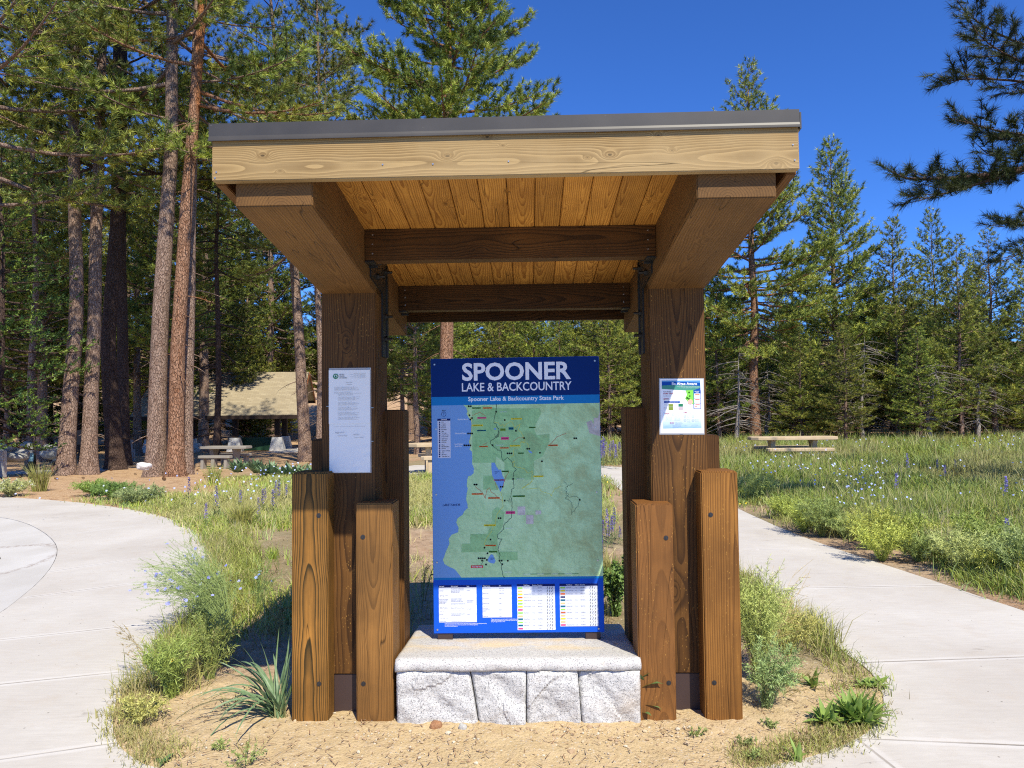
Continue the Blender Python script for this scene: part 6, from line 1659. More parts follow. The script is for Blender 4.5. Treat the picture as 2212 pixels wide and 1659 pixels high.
# ---- single plants near the camera
def stems_plant(seed, n, h, spread, bias, stem_r, leaf_l, leaf_w, leaf_n, col, colv=0.2, branches=0, droop=0.2, leaf_up=0.4):
    """arching stems with small leaves; returns V,Q,T,C and the stem tips"""
    r_ = np.random.default_rng(seed)
    a = r_.uniform(0, 2 * np.pi, n); rad = spread * np.sqrt(r_.random(n))
    b0 = np.stack([np.cos(a), np.sin(a), 0 * a], -1) * 0.03 * r_.random((n, 1)); H_ = h * r_.uniform(0.65, 1.1, n)
    tip = np.stack([np.cos(a) * rad + bias[0] * H_, np.sin(a) * rad + bias[1] * H_, H_ * (1 - droop * rad / spread)], -1)
    mid = b0 * 0.5 + tip * 0.42; mid[:, 2] = H_ * 0.66
    if branches:
        k = branches; t_ = r_.uniform(0.35, 0.9, (n * k, 1)); B0, B1, B2 = (np.repeat(q, k, 0) for q in (b0, mid, tip))
        p = B0 * (1 - t_) ** 2 + 2 * B1 * t_ * (1 - t_) + B2 * t_ ** 2
        e = p + norm(norm(B2 - B1) + r_.normal(size=p.shape) * 0.45) * h * r_.uniform(0.12, 0.3, (n * k, 1))
        b0 = np.concatenate([b0, p]); mid = np.concatenate([mid, (p + e) / 2 + r_.normal(size=p.shape) * 0.006]); tip = np.concatenate([tip, e])
    m = len(b0)
    SV, SQ = tubes_np(b0, mid, tip, np.full(m, stem_r), np.full(m, stem_r * 0.5), 5, 3)
    k = leaf_n; t_ = r_.uniform(0.06, 1.0, (m * k, 1)); B0, B1, B2 = (np.repeat(q, k, 0) for q in (b0, mid, tip))
    p = B0 * (1 - t_) ** 2 + 2 * B1 * t_ * (1 - t_) + B2 * t_ ** 2; dt = norm(2 * (B1 - B0) * (1 - t_) + 2 * (B2 - B1) * t_)
    d = norm(dt * leaf_up + r_.normal(size=p.shape) * 0.6); s = norm(np.cross(d, r_.normal(size=p.shape))) * leaf_w / 2
    ll = leaf_l * r_.uniform(0.6, 1.1, (m * k, 1))
    LV = np.stack([p, p + d * ll * 0.45 + s, p + d * ll, p + d * ll * 0.45 - s], 1).reshape(-1, 3); LQ = np.arange(m * k * 4).reshape(-1, 4)
    col = np.minimum(np.array(col) * np.array([2.0, 1.9, 1.4]), 0.6); C1 = np.repeat(col[None] * 0.9, len(SV), 0); C2 = np.repeat(col[None] * r_.uniform(1 - colv, 1 + colv * 1.4, (m * k, 1)), 4, 0)
    return SV, SQ, LV, LQ, C1, C2, tip

def put_plant(name, label, px, py, data, flower=None, cat='plant', rz=0.0, scale=1.0, group=None):
    g_ = G(px, py); e = empty(name, (g_.x, g_.y, 0.004), rz); e.scale = (scale,) * 3
    SV, SQ, LV, LQ, C1, C2, tip = data
    link_mesh('stems', fast_mesh('stems', SV, SQ, [M['leafy']], C1), e); link_mesh('leaves', fast_mesh('leaves', LV, LQ, [M['leafy']], C2), e)
    if flower:
        r_ = np.random.default_rng(3); nf, rad, cols = flower; k = r_.choice(len(tip), min(nf, len(tip)), replace=False); tp = tip[k]
        V, Q, C = flower_dots(4, tp[:, 0], tp[:, 1], tp[:, 2], np.full(len(tp), rad), np.array(cols)[r_.integers(0, len(cols), len(tp))])
        link_mesh('flowers', fast_mesh('flowers', V, Q, [M['leafy']], C), e)
    tag(e, label, cat, group); return e
BLUE = [(0.36, 0.42, 0.90), (0.46, 0.50, 0.93), (0.28, 0.33, 0.84)]
put_plant('flax_plant', 'bushy blue-flowered flax arching over the left concrete path', 492, 1372, stems_plant(1, 170, 0.64, 0.34, (-0.55, 0.10), 0.0014, 0.015, 0.0024, 26, (0.15, 0.22, 0.10), branches=3, droop=0.40), (75, 0.012, BLUE), 'plant')
put_plant('flax_plant', 'smaller upright flax with three blue flowers, right of the bushy flax', 560, 1330, stems_plant(2, 26, 0.42, 0.10, (0.12, 0.05), 0.0014, 0.015, 0.0025, 20, (0.10, 0.15, 0.06), branches=2), (5, 0.012, BLUE), 'plant')
put_plant('weed_clump', 'tall leafy weed clump at the left path edge below the flax', 372, 1508, stems_plant(3, 60, 0.32, 0.15, (-0.05, 0.05), 0.0016, 0.040, 0.0045, 20, (0.135, 0.18, 0.055), branches=1), (1, 0.014, [(0.85, 0.50, 0.02)]), 'weed')
put_plant('weed_clump', 'dark tangled weed between the flax and the kiosk shadow', 455, 1468, stems_plant(4, 34, 0.36, 0.13, (0.02, 0.05), 0.0018, 0.030, 0.005, 16, (0.11, 0.14, 0.05), branches=2), None, 'weed')
put_plant('weed_clump', 'low pale weed mat at the lower left corner of the sand', 300, 1560, stems_plant(5, 40, 0.12, 0.16, (0, 0), 0.0014, 0.022, 0.006, 12, (0.27, 0.26, 0.11), branches=2), None, 'weed')
put_plant('dry_weed', 'wispy reddish weed leaning over the left path near the leafy clump', 345, 1478, stems_plant(6, 4, 0.36, 0.05, (-0.75, 0.15), 0.0013, 0.020, 0.004, 9, (0.20, 0.17, 0.10), branches=5, droop=0.3), None, 'weed')
put_plant('weed_clump', 'thin weed growing in the kiosk shadow beside the left post', 598, 1400, stems_plant(7, 8, 0.34, 0.09, (0, 0.05), 0.0017, 0.025, 0.005, 14, (0.12, 0.12, 0.07), branches=2), None, 'weed')
put_plant('weed_bush', 'large feathery green weed bush against the right post', 1640, 1478, stems_plant(8, 85, 0.60, 0.19, (0.10, 0.12), 0.0014, 0.032, 0.0032, 24, (0.19, 0.23, 0.085), branches=3), None, 'bush')
put_plant('weed_bush', 'grey-green weed bush at the outer foot of the right post', 1652, 1530, stems_plant(9, 56, 0.30, 0.15, (0.22, 0.05), 0.0015, 0.032, 0.0036, 22, (0.15, 0.205, 0.10), branches=2), None, 'bush')
put_plant('weed_bush', 'straw-green weed behind the bush, reaching over the right path', 1700, 1420, stems_plant(10, 52, 0.32, 0.20, (0.15, 0.1), 0.0014, 0.024, 0.004, 18, (0.27, 0.28, 0.11), branches=3), None, 'bush')
put_plant('dry_weed', 'bare twiggy seed stalks rising over the right path', 1650, 1452, stems_plant(11, 9, 0.62, 0.16, (0.35, 0.25), 0.0013, 0.010, 0.003, 10, (0.24, 0.20, 0.12), branches=6, droop=0.2), None, 'weed')
put_plant('dry_weed', 'drooping bare stalks lying across the sand at the right', 1690, 1505, stems_plant(12, 9, 0.16, 0.22, (1.0, -0.2), 0.0013, 0.012, 0.003, 8, (0.20, 0.17, 0.09), branches=5, droop=0.6), None, 'weed')
put_plant('weed_clump', 'dark leafy plant in the shade behind the right of the sign', 1330, 1335, stems_plant(13, 30, 0.42, 0.12, (0, 0), 0.003, 0.035, 0.018, 26, (0.07, 0.11, 0.035), branches=2), None, 'plant')
put_plant('weed_clump', 'thin dark-stemmed weed behind the left of the sign', 915, 1300, stems_plant(14, 5, 0.40, 0.10, (0.2, 0.0), 0.0022, 0.022, 0.005, 10, (0.12, 0.13, 0.05), branches=2), None, 'weed')
for i, (px, py, lab) in enumerate(((530, 1655, 'sprawling small weed on the sand at the lower left'), (1505, 1590, 'tiny dark seedling in the sand, nearest the right post'), (1610, 1612, 'tiny dark seedling in the sand, right of the post foot'), (1630, 1640, 'tiny seedling at the bottom edge of the sand on the right'), (480, 1618, 'faint weed tuft on the sand left of the blue-green tussock'),
                                  (1660, 1575, 'small dark green weed at the foot of the grey-green bush'))):
    put_plant('seedling', lab, px, py, stems_plant(20 + i, 10 if i else 16, 0.035 if i else 0.07, 0.05 if i else 0.12, (0, 0), 0.0012, 0.016, 0.006, 9, (0.13, 0.17, 0.07), branches=1), None, 'seedling')

def leaf_blade(mb, base, dirv, L, W, arch, seg=7, fold=0.25, tip=1.0, twist=0.0):
    """one long leaf curving under its weight"""
    base = Vector(base); d = Vector(dirv).normalized(); side = d.cross(Vector((0, 0, 1)))
    if side.length < 0.05: side = Vector((1, 0, 0))
    side.normalize(); p = base.copy(); vs = []; fs = []; cur = d.copy()
    for i in range(seg + 1):
        t_ = i / seg; w_ = W * (math.sin(min(1.0, t_ * 1.0 + 0.12) * math.pi) ** 0.6 if tip == 1.0 else (1 - t_) ** 0.45 * min(1, 0.55 + t_ * 2))
        sd = (Matrix.Rotation(twist * t_, 3, cur) @ side)
        up = sd.cross(cur)
        vs += [p - sd * w_ / 2 + up * w_ * fold * 0.5, p - up * w_ * fold * 0.2, p + sd * w_ / 2 + up * w_ * fold * 0.5]
        cur = (cur + Vector((0, 0, -arch / seg))).normalized(); p = p + cur * (L / seg)
    for i in range(seg):
        a = i * 3; fs += [(a, a + 1, a + 4, a + 3), (a + 1, a + 2, a + 5, a + 4)]
    mb.add(vs, fs)
def leaf_material(name, c1, c2, vein=True):
    t = NT(name); o = t.obj(); n1 = t.noise(o, 12, 3, 0.6); n2 = t.noise(t.mapping(o, (60, 60, 8)), 2, 2)
    c = t.mix(t.ramp(n1, [(0.35, 0.0), (0.65, 1.0)]), c1, c2); c = t.mix(t.ramp(n2, [(0.4, 0.25), (0.6, 0.0)]), c, tuple(v * 0.6 for v in c1))
    t.done(c, 0.45, 0.4)
    tr = t.n('ShaderNodeBsdfTranslucent'); t.l(c, tr.inputs[0]); mx = t.n('ShaderNodeMixShader'); mx.inputs[0].default_value = 0.2
    t.l(t.p.outputs[0], mx.inputs[1]); t.l(tr.outputs[0], mx.inputs[2]); t.l(mx.outputs[0], t.out.inputs[0]); return t.mat
M['bluegreen'] = leaf_material('blue_green_leaf', (0.13, 0.22, 0.10), (0.24, 0.34, 0.17))
M['broad'] = leaf_material('broad_leaf', (0.22, 0.34, 0.07), (0.34, 0.46, 0.11))
M['darkbroad'] = leaf_material('thistle_leaf', (0.10, 0.19, 0.06), (0.17, 0.26, 0.09))
# blue-green tussock by the left post
g_ = G(598, 1552)
e = empty('grass_tussock', (g_.x, g_.y, 0.0)); tag(e, 'blue-green tussock of long arching strap leaves beside the left post', 'plant')
r_ = random.Random(14); mb = MB()
for k in range(46):
    a = r_.gauss(math.pi * 0.98, 0.85) if k < 34 else r_.uniform(-0.6, 1.4)
    el = r_.uniform(0.75, 1.35) if k < 34 else r_.uniform(1.15, 1.5)
    d = Vector((math.cos(a) * math.cos(el), math.sin(a) * math.cos(el) * 0.8, math.sin(el)))
    leaf_blade(mb, (r_.gauss(0, 0.018), r_.gauss(0, 0.012), 0), d, r_.uniform(0.34, 0.54) if k < 34 else r_.uniform(0.25, 0.44), r_.uniform(0.012, 0.019), r_.uniform(0.9, 2.8) if k < 34 else r_.uniform(0.1, 0.6), seg=10, tip=0, twist=r_.uniform(-1.2, 1.2))
mb.build('leaves', M['bluegreen'], e, smooth=True)
mb = MB()
for k in range(22):
    a = r_.uniform(0, 6.28); leaf_blade(mb, (r_.gauss(0, 0.02), r_.gauss(0, 0.014), 0), (math.cos(a) * 0.35, math.sin(a) * 0.3, 1), r_.uniform(0.05, 0.11), 0.010, 0.2, seg=4, tip=0)
mb.build('leaf_sheaths', leaf_material('pale_sheath', (0.33, 0.36, 0.14), (0.42, 0.42, 0.20)), e, smooth=True)
def rosette(name, label, px, py, n, L, W, seed, mat='broad', el=(0.4, 1.2), cat='plant', heads=1, spread=0.0):
    g_ = G(px, py); e = empty(name, (g_.x, g_.y, 0.0)); tag(e, label, cat); r_ = random.Random(seed); mb = MB()
    for h_ in range(heads):
        ox, oy = (r_.uniform(-spread, spread), r_.uniform(-spread, spread) * 0.7) if h_ else (0, 0)
        for k in range(n):
            a = k * 2.4 + r_.uniform(-0.3, 0.3); q = r_.uniform(*el)
            leaf_blade(mb, (ox + r_.gauss(0, 0.006), oy + r_.gauss(0, 0.006), 0.0), (math.cos(a) * math.cos(q), math.sin(a) * math.cos(q), math.sin(q)), L * r_.uniform(0.6, 1.1), W * r_.uniform(0.8, 1.15), r_.uniform(0.2, 0.9), seg=6, fold=0.35)
    mb.build('leaves', M[mat], e, smooth=True); return e
rosette('broadleaf_plant', 'bright green broad-leaved clump where the sand meets the right path', 1838, 1556, 15, 0.155, 0.030, 1, heads=8, spread=0.095, el=(0.5, 1.35))
rosette('broadleaf_plant', 'smaller broad-leaved plant just left of the bright green clump', 1780, 1562, 15, 0.125, 0.028, 2, heads=2, spread=0.02, el=(0.4, 1.3))
rosette('broadleaf_plant', 'upright broad-leaved plant on the sand above the bright green clump', 1755, 1486, 11, 0.125, 0.030, 3, el=(0.7, 1.4))
rosette('broadleaf_plant', 'young broad-leaved plant at the bottom edge on the right of the sand', 1722, 1644, 7, 0.10, 0.022, 4, el=(0.9, 1.45))
rosette('broadleaf_plant', 'low broad-leaved plant at the tip of the sand by the right path joint', 1880, 1482, 12, 0.085, 0.020, 5, heads=4, spread=0.05, el=(0.2, 0.9))
rosette('broadleaf_plant', 'wilted dark leaf at the lower left path edge', 352, 1648, 4, 0.06, 0.022, 6, mat='darkbroad', el=(0.2, 0.7))
rosette('broadleaf_plant', 'grey-green large-leaved plant in the grass right of the path', 2014, 1140, 12, 0.30, 0.10, 7, mat='bluegreen', el=(0.6, 1.3))
for i, (px, py) in enumerate(((590, 1030), (550, 1022), (628, 1032), (520, 1020), (668, 1036))):
    rosette('mule_ears', ['pale large-leaved plant behind the left post, middle of the pale row', 'pale large-leaved plant, second from the left of the pale row', 'pale large-leaved plant, second from the right of the pale row', 'pale large-leaved plant, leftmost of the pale row', 'pale large-leaved plant, rightmost of the pale row by the post'][i], px, py, 22, 0.42, 0.10, 30 + i, mat='bluegreen', el=(0.7, 1.3), heads=3, spread=0.3)
# thistle at the corner of the granite wall
g_ = G(1388, 1557); e = empty('thistle', (g_.x, g_.y, 0.0)); tag(e, 'young thistle with toothed leaves at the right corner of the granite wall', 'plant')
mb = MB(); mb.tube([(0, 0, 0), (0.004, 0, 0.08), (0.0, 0.004, 0.165)], [0.0035, 0.003, 0.002], 6); mb.build('stem', leaf_material('thistle_stem', (0.14, 0.13, 0.06), (0.20, 0.18, 0.08)), e, smooth=True)
mb = MB()
for (z_, a, L_, W_, q) in ((0.05, 2.8, 0.05, 0.02, 0.3), (0.06, 0.2, 0.075, 0.018, 0.35), (0.10, 2.9, 0.05, 0.022, 0.2), (0.125, 0.5, 0.085, 0.028, 0.75), (0.15, 2.4, 0.07, 0.03, 1.1), (0.155, 0.9, 0.05, 0.02, 1.0), (0.03, 1.4, 0.05, 0.016, 0.2)):
    leaf_blade(mb, (0, 0, z_), (math.cos(a) * math.cos(q), -0.25, math.sin(q)), L_, W_, 0.9, seg=7, fold=0.3)
mb.build('leaves', M['darkbroad'], e, smooth=True); e.scale = (1.35, 1.35, 1.25)

# big grass tufts standing out of the field
def tuft(name, label, px, py, n, h, seed, pal, lean=0.35, w=0.006):
    g_ = G(px, py); r_ = np.random.default_rng(seed); x = r_.normal(size=n) * h * 0.10; y = r_.normal(size=n) * h * 0.08
    pal = np.array(pal); C = pal[r_.integers(0, len(pal), n)]
    ld = np.arctan2(y, x) + r_.normal(size=n) * 0.5
    V, Q, T, C = blades_np(r_, x, y, 0 * x, h * r_.uniform(0.6, 1.1, n), np.full(n, w), ld, r_.uniform(0.05, lean * 2, n), C)
    e = link_mesh(name, fast_mesh(name, V, [Q, T], [M['leafy']], C)); e.location = (g_.x, g_.y, gz(g_.x, g_.y)); tag(e, label, 'grass'); return e
YG = [(0.34, 0.36, 0.09), (0.27, 0.32, 0.07), (0.42, 0.40, 0.14)]
tuft('grass_tuft', 'tall yellow-green grass tuft before the pines at far left', 85, 1060, 260, 0.62, 1, YG, 0.3, 0.012)
tuft('grass_tuft', 'tall yellow grass tuft left of the picnic table in shade', 462, 1045, 160, 0.50, 2, YG, 0.3, 0.012)
tuft('grass_tuft', 'large yellow-green grass tussock beyond the left path end', 522, 1148, 420, 0.42, 3, YG, 0.32, 0.009)
tuft('grass_tuft', 'pale straw grass tuft at the edge of the right path', 2040, 1215, 160, 0.42, 4, DRY[:3], 0.2, 0.006)
tuft('grass_tuft', 'straw-coloured grass tuft at the start of the right verge', 1930, 1180, 160, 0.36, 5, DRY[:3], 0.25, 0.007)
tuft('grass_tuft', 'small green grass tuft on the bare reddish soil', 590, 1208, 70, 0.14, 6, GREEN[:3], 0.5, 0.007)
tuft('grass_tuft', 'bright grass tuft seen between the sign and the right post', 1322, 1262, 160, 0.30, 7, YG, 0.3, 0.007)
for i, (px, py) in enumerate(((1700, 1120), (1735, 1150), (1775, 1160), (1830, 1165), (1905, 1212), (1885, 1190), (1985, 1215), (2080, 1240), (2120, 1210), (2170, 1255), (2150, 1225), (2205, 1262), (2050, 1190), (1960, 1185), (1640, 1085))):
    put_plant('meadow_herb', ['leafy herb bush at the start of the right verge', 'round green herb, second along the right verge', 'yellow-green herb bush along the right verge', 'broad green herb bush in the middle of the right verge', 'low grey-green herb mound touching the right path', 'green herb behind the grey-green mound', 'leafy herb left of the pale straw tuft', 'dark green herb right of the pale straw tuft',
              'grey-green herb set back near the right edge', 'grey-green herb bush at the right edge of the picture', 'white-budded herb bush near the right edge', 'herb bush cut by the right edge', 'tall herb behind the pale straw tuft', 'yellowish herb behind the straw tuft of the verge', 'small herb near the kiosk end of the right verge'][i], px, py,
              stems_plant(60 + i, 60, 0.30 + 0.09 * (i % 3), 0.30, (0, 0), 0.0022, 0.045, 0.0065, 20, [(0.19, 0.235, 0.06), (0.23, 0.27, 0.07), (0.17, 0.215, 0.08), (0.20, 0.25, 0.11)][i % 4], branches=2), None, 'plant', scale=1.0)
for i, (px, py) in enumerate(((245, 1080), (205, 1072), (300, 1090), (20, 1072))):
    put_plant('meadow_herb', ['dark green herb bush beyond the left path, the largest', 'green herb bush left of the largest beyond the left path', 'grey-green herb by the curve of the left path', 'white-flowered herb at the left edge beyond the path'][i], px, py,
              stems_plant(90 + i, 90, 0.32, 0.45, (0, 0), 0.003, 0.055, 0.010, 18, [(0.12, 0.19, 0.06), (0.15, 0.22, 0.06), (0.17, 0.23, 0.12), (0.22, 0.26, 0.14)][i], branches=2), ((60, 0.014, [(0.7, 0.7, 0.62)]) if i == 3 else None), 'plant')

# ---- pebbles, stones
def ico(rad, sub=1):
    bm = bmesh.new(); bmesh.ops.create_icosphere(bm, subdivisions=sub, radius=rad); vs = np.array([v.co[:] for v in bm.verts]); fs = np.array([[v.index for v in f.verts] for f in bm.faces]); bm.free(); return vs, fs
V0, F0 = ico(1.0, 1); r_ = np.random.default_rng(66); n = 1150
x = r_.uniform(-2.3, 2.3, n); y = 3.0 + 1.0 * r_.random(n) ** 0.8; k = r_.random(n) < 0.5; x[k] = r_.uniform(-0.75, 0.85, k.sum()); y[k] = 3.52 - np.abs(r_.normal(size=k.sum())) * 0.13
ok = ~inside(x, y, PATHA) & ~((np.abs(x) < 0.6) & (y > 3.555)); x, y = x[ok], y[ok]; n = len(x)
s = r_.gamma(2.0, 0.0015, n) + 0.0012; sc = s[:, None] * r_.uniform(0.6, 1.3, (n, 3)) * np.array([1.1, 1.0, 0.65])
V = V0[None] * sc[:, None, :] * r_.uniform(0.8, 1.15, (n, len(V0), 1)); rot = r_.uniform(0, 6.28, n); c_, s_ = np.cos(rot)[:, None], np.sin(rot)[:, None]
V = np.stack([V[..., 0] * c_ - V[..., 1] * s_ + x[:, None], V[..., 0] * s_ + V[..., 1] * c_ + y[:, None], V[..., 2] + (s * 0.3 + 0.006)[:, None]], -1).reshape(-1, 3)
f = (F0[None] + (np.arange(n) * len(V0))[:, None, None]).reshape(-1, 3)
pal = np.array([(0.50, 0.38, 0.24), (0.54, 0.43, 0.28), (0.40, 0.28, 0.17), (0.57, 0.50, 0.38)]); C = np.repeat(pal[r_.integers(0, 4, n)], len(V0), 0)
tt = NT('pebble'); M['pebble'] = tt.done(tt.attr('Col'), 0.9, 0.15)
tag(link_mesh('gravel', fast_mesh('gravel', V, f, [M['pebble']], C)), 'loose gravel on the sand before the granite wall', 'gravel', kind='stuff')
def rock_mat(name, c1, c2, sc=6):
    t = NT(name); o = t.obj(); n1 = t.noise(o, sc, 5, 0.65); n2 = t.noise(o, sc * 14, 3, 0.7)
    c = t.mix(t.ramp(n1, [(0.35, 0.0), (0.65, 1.0)]), c1, c2); c = t.mix(t.ramp(n2, [(0.3, 0.5), (0.45, 0.0)]), c, tuple(v * 0.5 for v in c1))
    t.bump(t.math('ADD', n1, t.math('MULTIPLY', n2, 0.4)), 0.7, 0.03); return t.done(c, 0.9, 0.15)
def rock(name, label, x, y, z, r3, seed, mat, cat='rock', sub=4, rough=0.28, rz=0.0, flat=0.0):
    vs, fs = ico(1.0, sub); out = []
    for v in vs:
        p = Vector(v); d = mnoise.fractal(p * 0.9 + Vector((seed, seed * 2, 0)), 1, 2, 4) * rough + mnoise.cell(p * 1.6 + Vector((seed, 0, 3))) * rough * 0.25
        q = p * (1 + d); q = Vector((math.copysign(abs(q.x) ** 0.85, q.x), math.copysign(abs(q.y) ** 0.85, q.y), math.copysign(abs(q.z) ** 0.8, q.z)))
        out.append((q.x * r3[0], q.y * r3[1], q.z * r3[2]))
    o = link_mesh(name, fast_mesh(name, np.array(out), fs, [mat], smooth=True)); o.location = (x, y, z); o.rotation_euler = (0, 0, rz); tag(o, label, cat); return o
RM = rock_mat('boulder_stone', (0.30, 0.30, 0.27), (0.44, 0.43, 0.40)); RW = rock_mat('white_stone', (0.62, 0.60, 0.57), (0.74, 0.73, 0.71), 9); RO = rock_mat('orange_stone', (0.42, 0.20, 0.10), (0.50, 0.28, 0.15), 40); RWh = rock_mat('pale_stone', (0.55, 0.54, 0.50), (0.68, 0.67, 0.64), 40)
g_ = G(1065 * 0.8848, 1778 * 0.8848); rock('stone', 'small orange stone before the granite wall', g_.x, g_.y, 0.012, (0.028, 0.022, 0.024), 1, RO, 'stone', 3)
g_ = G(1130 * 0.8848, 1782 * 0.8848); rock('stone', 'small white stone right of the orange one before the granite wall', g_.x, g_.y, 0.010, (0.020, 0.016, 0.020), 2, RWh, 'stone', 3)
g_ = G(1375, 1556); rock('stone', 'small pale stone at the foot of the thistle', g_.x - 0.01, g_.y - 0.02, 0.008, (0.018, 0.014, 0.010), 3, RWh, 'stone', 3)
def far_rock(label, px, py, Y, w, h, seed, mat=RM):
    p = P(px, py, Y); rock('boulder' if mat is RM else 'stone', label, p.x, Y, p.z, (w, w * 0.8, h), seed, mat, 'boulder' if mat is RM else 'stone', 4, 0.22)
far_rock('upper grey boulder of the pile at the far left edge', 17, 967, 22.0, 0.30, 0.17, 4)
far_rock('long pale boulder lying lowest in the pile at far left', 30, 988, 21.4, 0.38, 0.13, 5)
far_rock('rounded boulder at the right end of the pile at far left', 47, 980, 22.0, 0.20, 0.14, 6)
far_rock('reddish half-hidden boulder at the left edge below the upper one', 0, 984, 21.6, 0.14, 0.14, 7)
far_rock('grey boulder behind the trail marker', 58, 970, 25, 0.22, 0.26, 8)
far_rock('arched pale boulder half hidden in grass right of the trail marker', 110, 977, 24.5, 0.32, 0.24, 9)
far_rock('pale rock at the left end of the shelter', 424, 968, 36, 0.28, 0.24, 12)
far_rock('white stone lying before the clump of three pines', 311, 1008, 19.6, 0.19, 0.11, 10, RW)
for i, (px, py) in enumerate(((620, 1008), (640, 1012), (600, 1003), (655, 1005), (150, 1040), (120, 1050))):
    g_ = G(px, py)
# pine cones on the litter
def cone_mesh():
    V = []; F_ = []; n = 0
    for k in range(46):
        t_ = k / 46; a = k * 2.4; r0 = 0.035 * math.sin(math.pi * (0.12 + 0.85 * t_)); z = 0.09 * t_
        c = Vector((math.cos(a) * r0 * 0.5, math.sin(a) * r0 * 0.5, z)); o_ = Vector((math.cos(a) * r0, math.sin(a) * r0, z + 0.006)); s_ = Vector((-math.sin(a), math.cos(a), 0)) * 0.009
        V += [c - s_, c + s_, o_ + s_ * 0.8, o_ - s_ * 0.8]; F_.append((n, n + 1, n + 2, n + 3)); n += 4
    return np.array([v[:] for v in V]), np.array(F_)
cv, cf = cone_mesh(); cmesh = fast_mesh('pine_cone', cv, cf, [flat_mat('cone_brown', (0.16, 0.085, 0.045), 0.8, 0.1)])
r_ = random.Random(4)
for k in range(34):
    px = r_.uniform(20, 480) if k < 24 else r_.uniform(560, 690); py = r_.uniform(1008, 1048) if k < 24 else r_.uniform(990, 1010); g_ = G(px, py, -0.2)
    o = link_mesh('pine_cone', cmesh); o.location = (g_.x, g_.y, gz(g_.x, g_.y) + 0.03); o.rotation_euler = (r_.uniform(1, 2), r_.uniform(0, 1), r_.uniform(0, 6)); s_ = r_.uniform(0.9, 1.5); o.scale = (s_,) * 3
    tag(o, 'brown pine cone lying on the pine litter at the left', 'pine cone', 'pine cones on the litter')
# ------------------------------------------------------------------ picnic shelter, tables and small things far off
t = NT('shingles'); o = t.obj(); x, y, z = t.sep(o)
row = t.math('MULTIPLY', z, 9.5); fr = t.math('FRACT', row); ri = t.math('FLOOR', row)
br = t.n('ShaderNodeTexBrick'); t.l(t.comb(x, z, 0.0), br.inputs['Vector']); br.inputs['Scale'].default_value = 1.0
br.inputs['Brick Width'].default_value = 0.30; br.inputs['Row Height'].default_value = 0.085; br.inputs['Mortar Size'].default_value = 0.006
br.inputs['Color1'].default_value = (0.31, 0.255, 0.165, 1); br.inputs['Color2'].default_value = (0.39, 0.33, 0.22, 1); br.inputs['Mortar'].default_value = (0.20, 0.16, 0.11, 1)
c = t.mix(t.ramp(t.noise(o, 1.2, 4), [(0.4, 0.0), (0.7, 0.4)]), br.outputs[0], (0.28, 0.235, 0.155))
M['shingle'] = t.done(c, 0.9, 0.1)
M['dark_wood'] = flat_mat('dark_stained_wood', (0.035, 0.022, 0.016), 0.7, 0.2)
M['red_wood'] = flat_mat('red_brown_trim', (0.22, 0.08, 0.03), 0.7, 0.2)
t = NT('table_concrete'); o = t.obj(); n1 = t.noise(o, 3, 4); n2 = t.noise(o, 60, 3, 0.7)
c = t.mix(t.ramp(n1, [(0.35, 0.0), (0.65, 1.0)]), (0.48, 0.36, 0.22), (0.57, 0.45, 0.29)); c = t.mix(t.ramp(n2, [(0.3, 0.4), (0.42, 0.0)]), c, (0.38, 0.28, 0.17)); t.bump(n2, 0.4, 0.004)
M['table'] = t.done(c, 0.85, 0.15)
t = NT('grey_table_concrete'); o = t.obj(); n1 = t.noise(o, 3, 4); c = t.mix(n1, (0.24, 0.22, 0.19), (0.33, 0.30, 0.26)); M['greytable'] = t.done(c, 0.85, 0.15)

SYF = 42.0; gl = -0.62
sx0 = P(292, 893, SYF).x; sx1 = P(641, 890, SYF).x; ez = P(500, 897, SYF).z; rzv = P(500, 804, SYF + 4.4).z
she = empty('picnic_shelter', ((sx0 + sx1) / 2, SYF, gl)); tag(she, 'open picnic shelter with a tan shingled roof on dark posts', 'shelter')
W2 = (sx1 - sx0) / 2; ez -= gl; rzv -= gl
mb = MB()
mb.add([(-W2, 0, ez), (W2, 0, ez), (W2 - 0.05, 4.4, rzv), (-W2 + 0.05, 4.4, rzv), (-W2, 0, ez - 0.06), (W2, 0, ez - 0.06), (W2 - 0.05, 4.4, rzv - 0.06), (-W2 + 0.05, 4.4, rzv - 0.06)],
       [(0, 1, 2, 3), (4, 7, 6, 5), (0, 4, 5, 1), (1, 5, 6, 2), (0, 3, 7, 4)])
ye = 7.2; ezb = rzv + (ez - rzv) * (ye - 4.4) / 4.4
mb.add([(-W2, ye, ezb), (W2, ye, ezb), (W2 - 0.05, 4.4, rzv), (-W2 + 0.05, 4.4, rzv), (-W2, ye, ezb - 0.06), (W2, ye, ezb - 0.06), (W2 - 0.05, 4.4, rzv - 0.06), (-W2 + 0.05, 4.4, rzv - 0.06)],
       [(3, 2, 1, 0), (5, 6, 7, 4), (1, 5, 4, 0), (2, 6, 5, 1), (4, 7, 3, 0)])
rf = mb.build('roof', M['shingle'], she)
mb = MB(); mb.box(-W2, W2, -0.05, -0.005, ez - 0.24, ez - 0.02); mb.box(-W2, W2, ye + 0.01, ye + 0.05, ezb - 0.24, ezb - 0.02); mb.build('fascia_board', M['dark_wood'], rf)
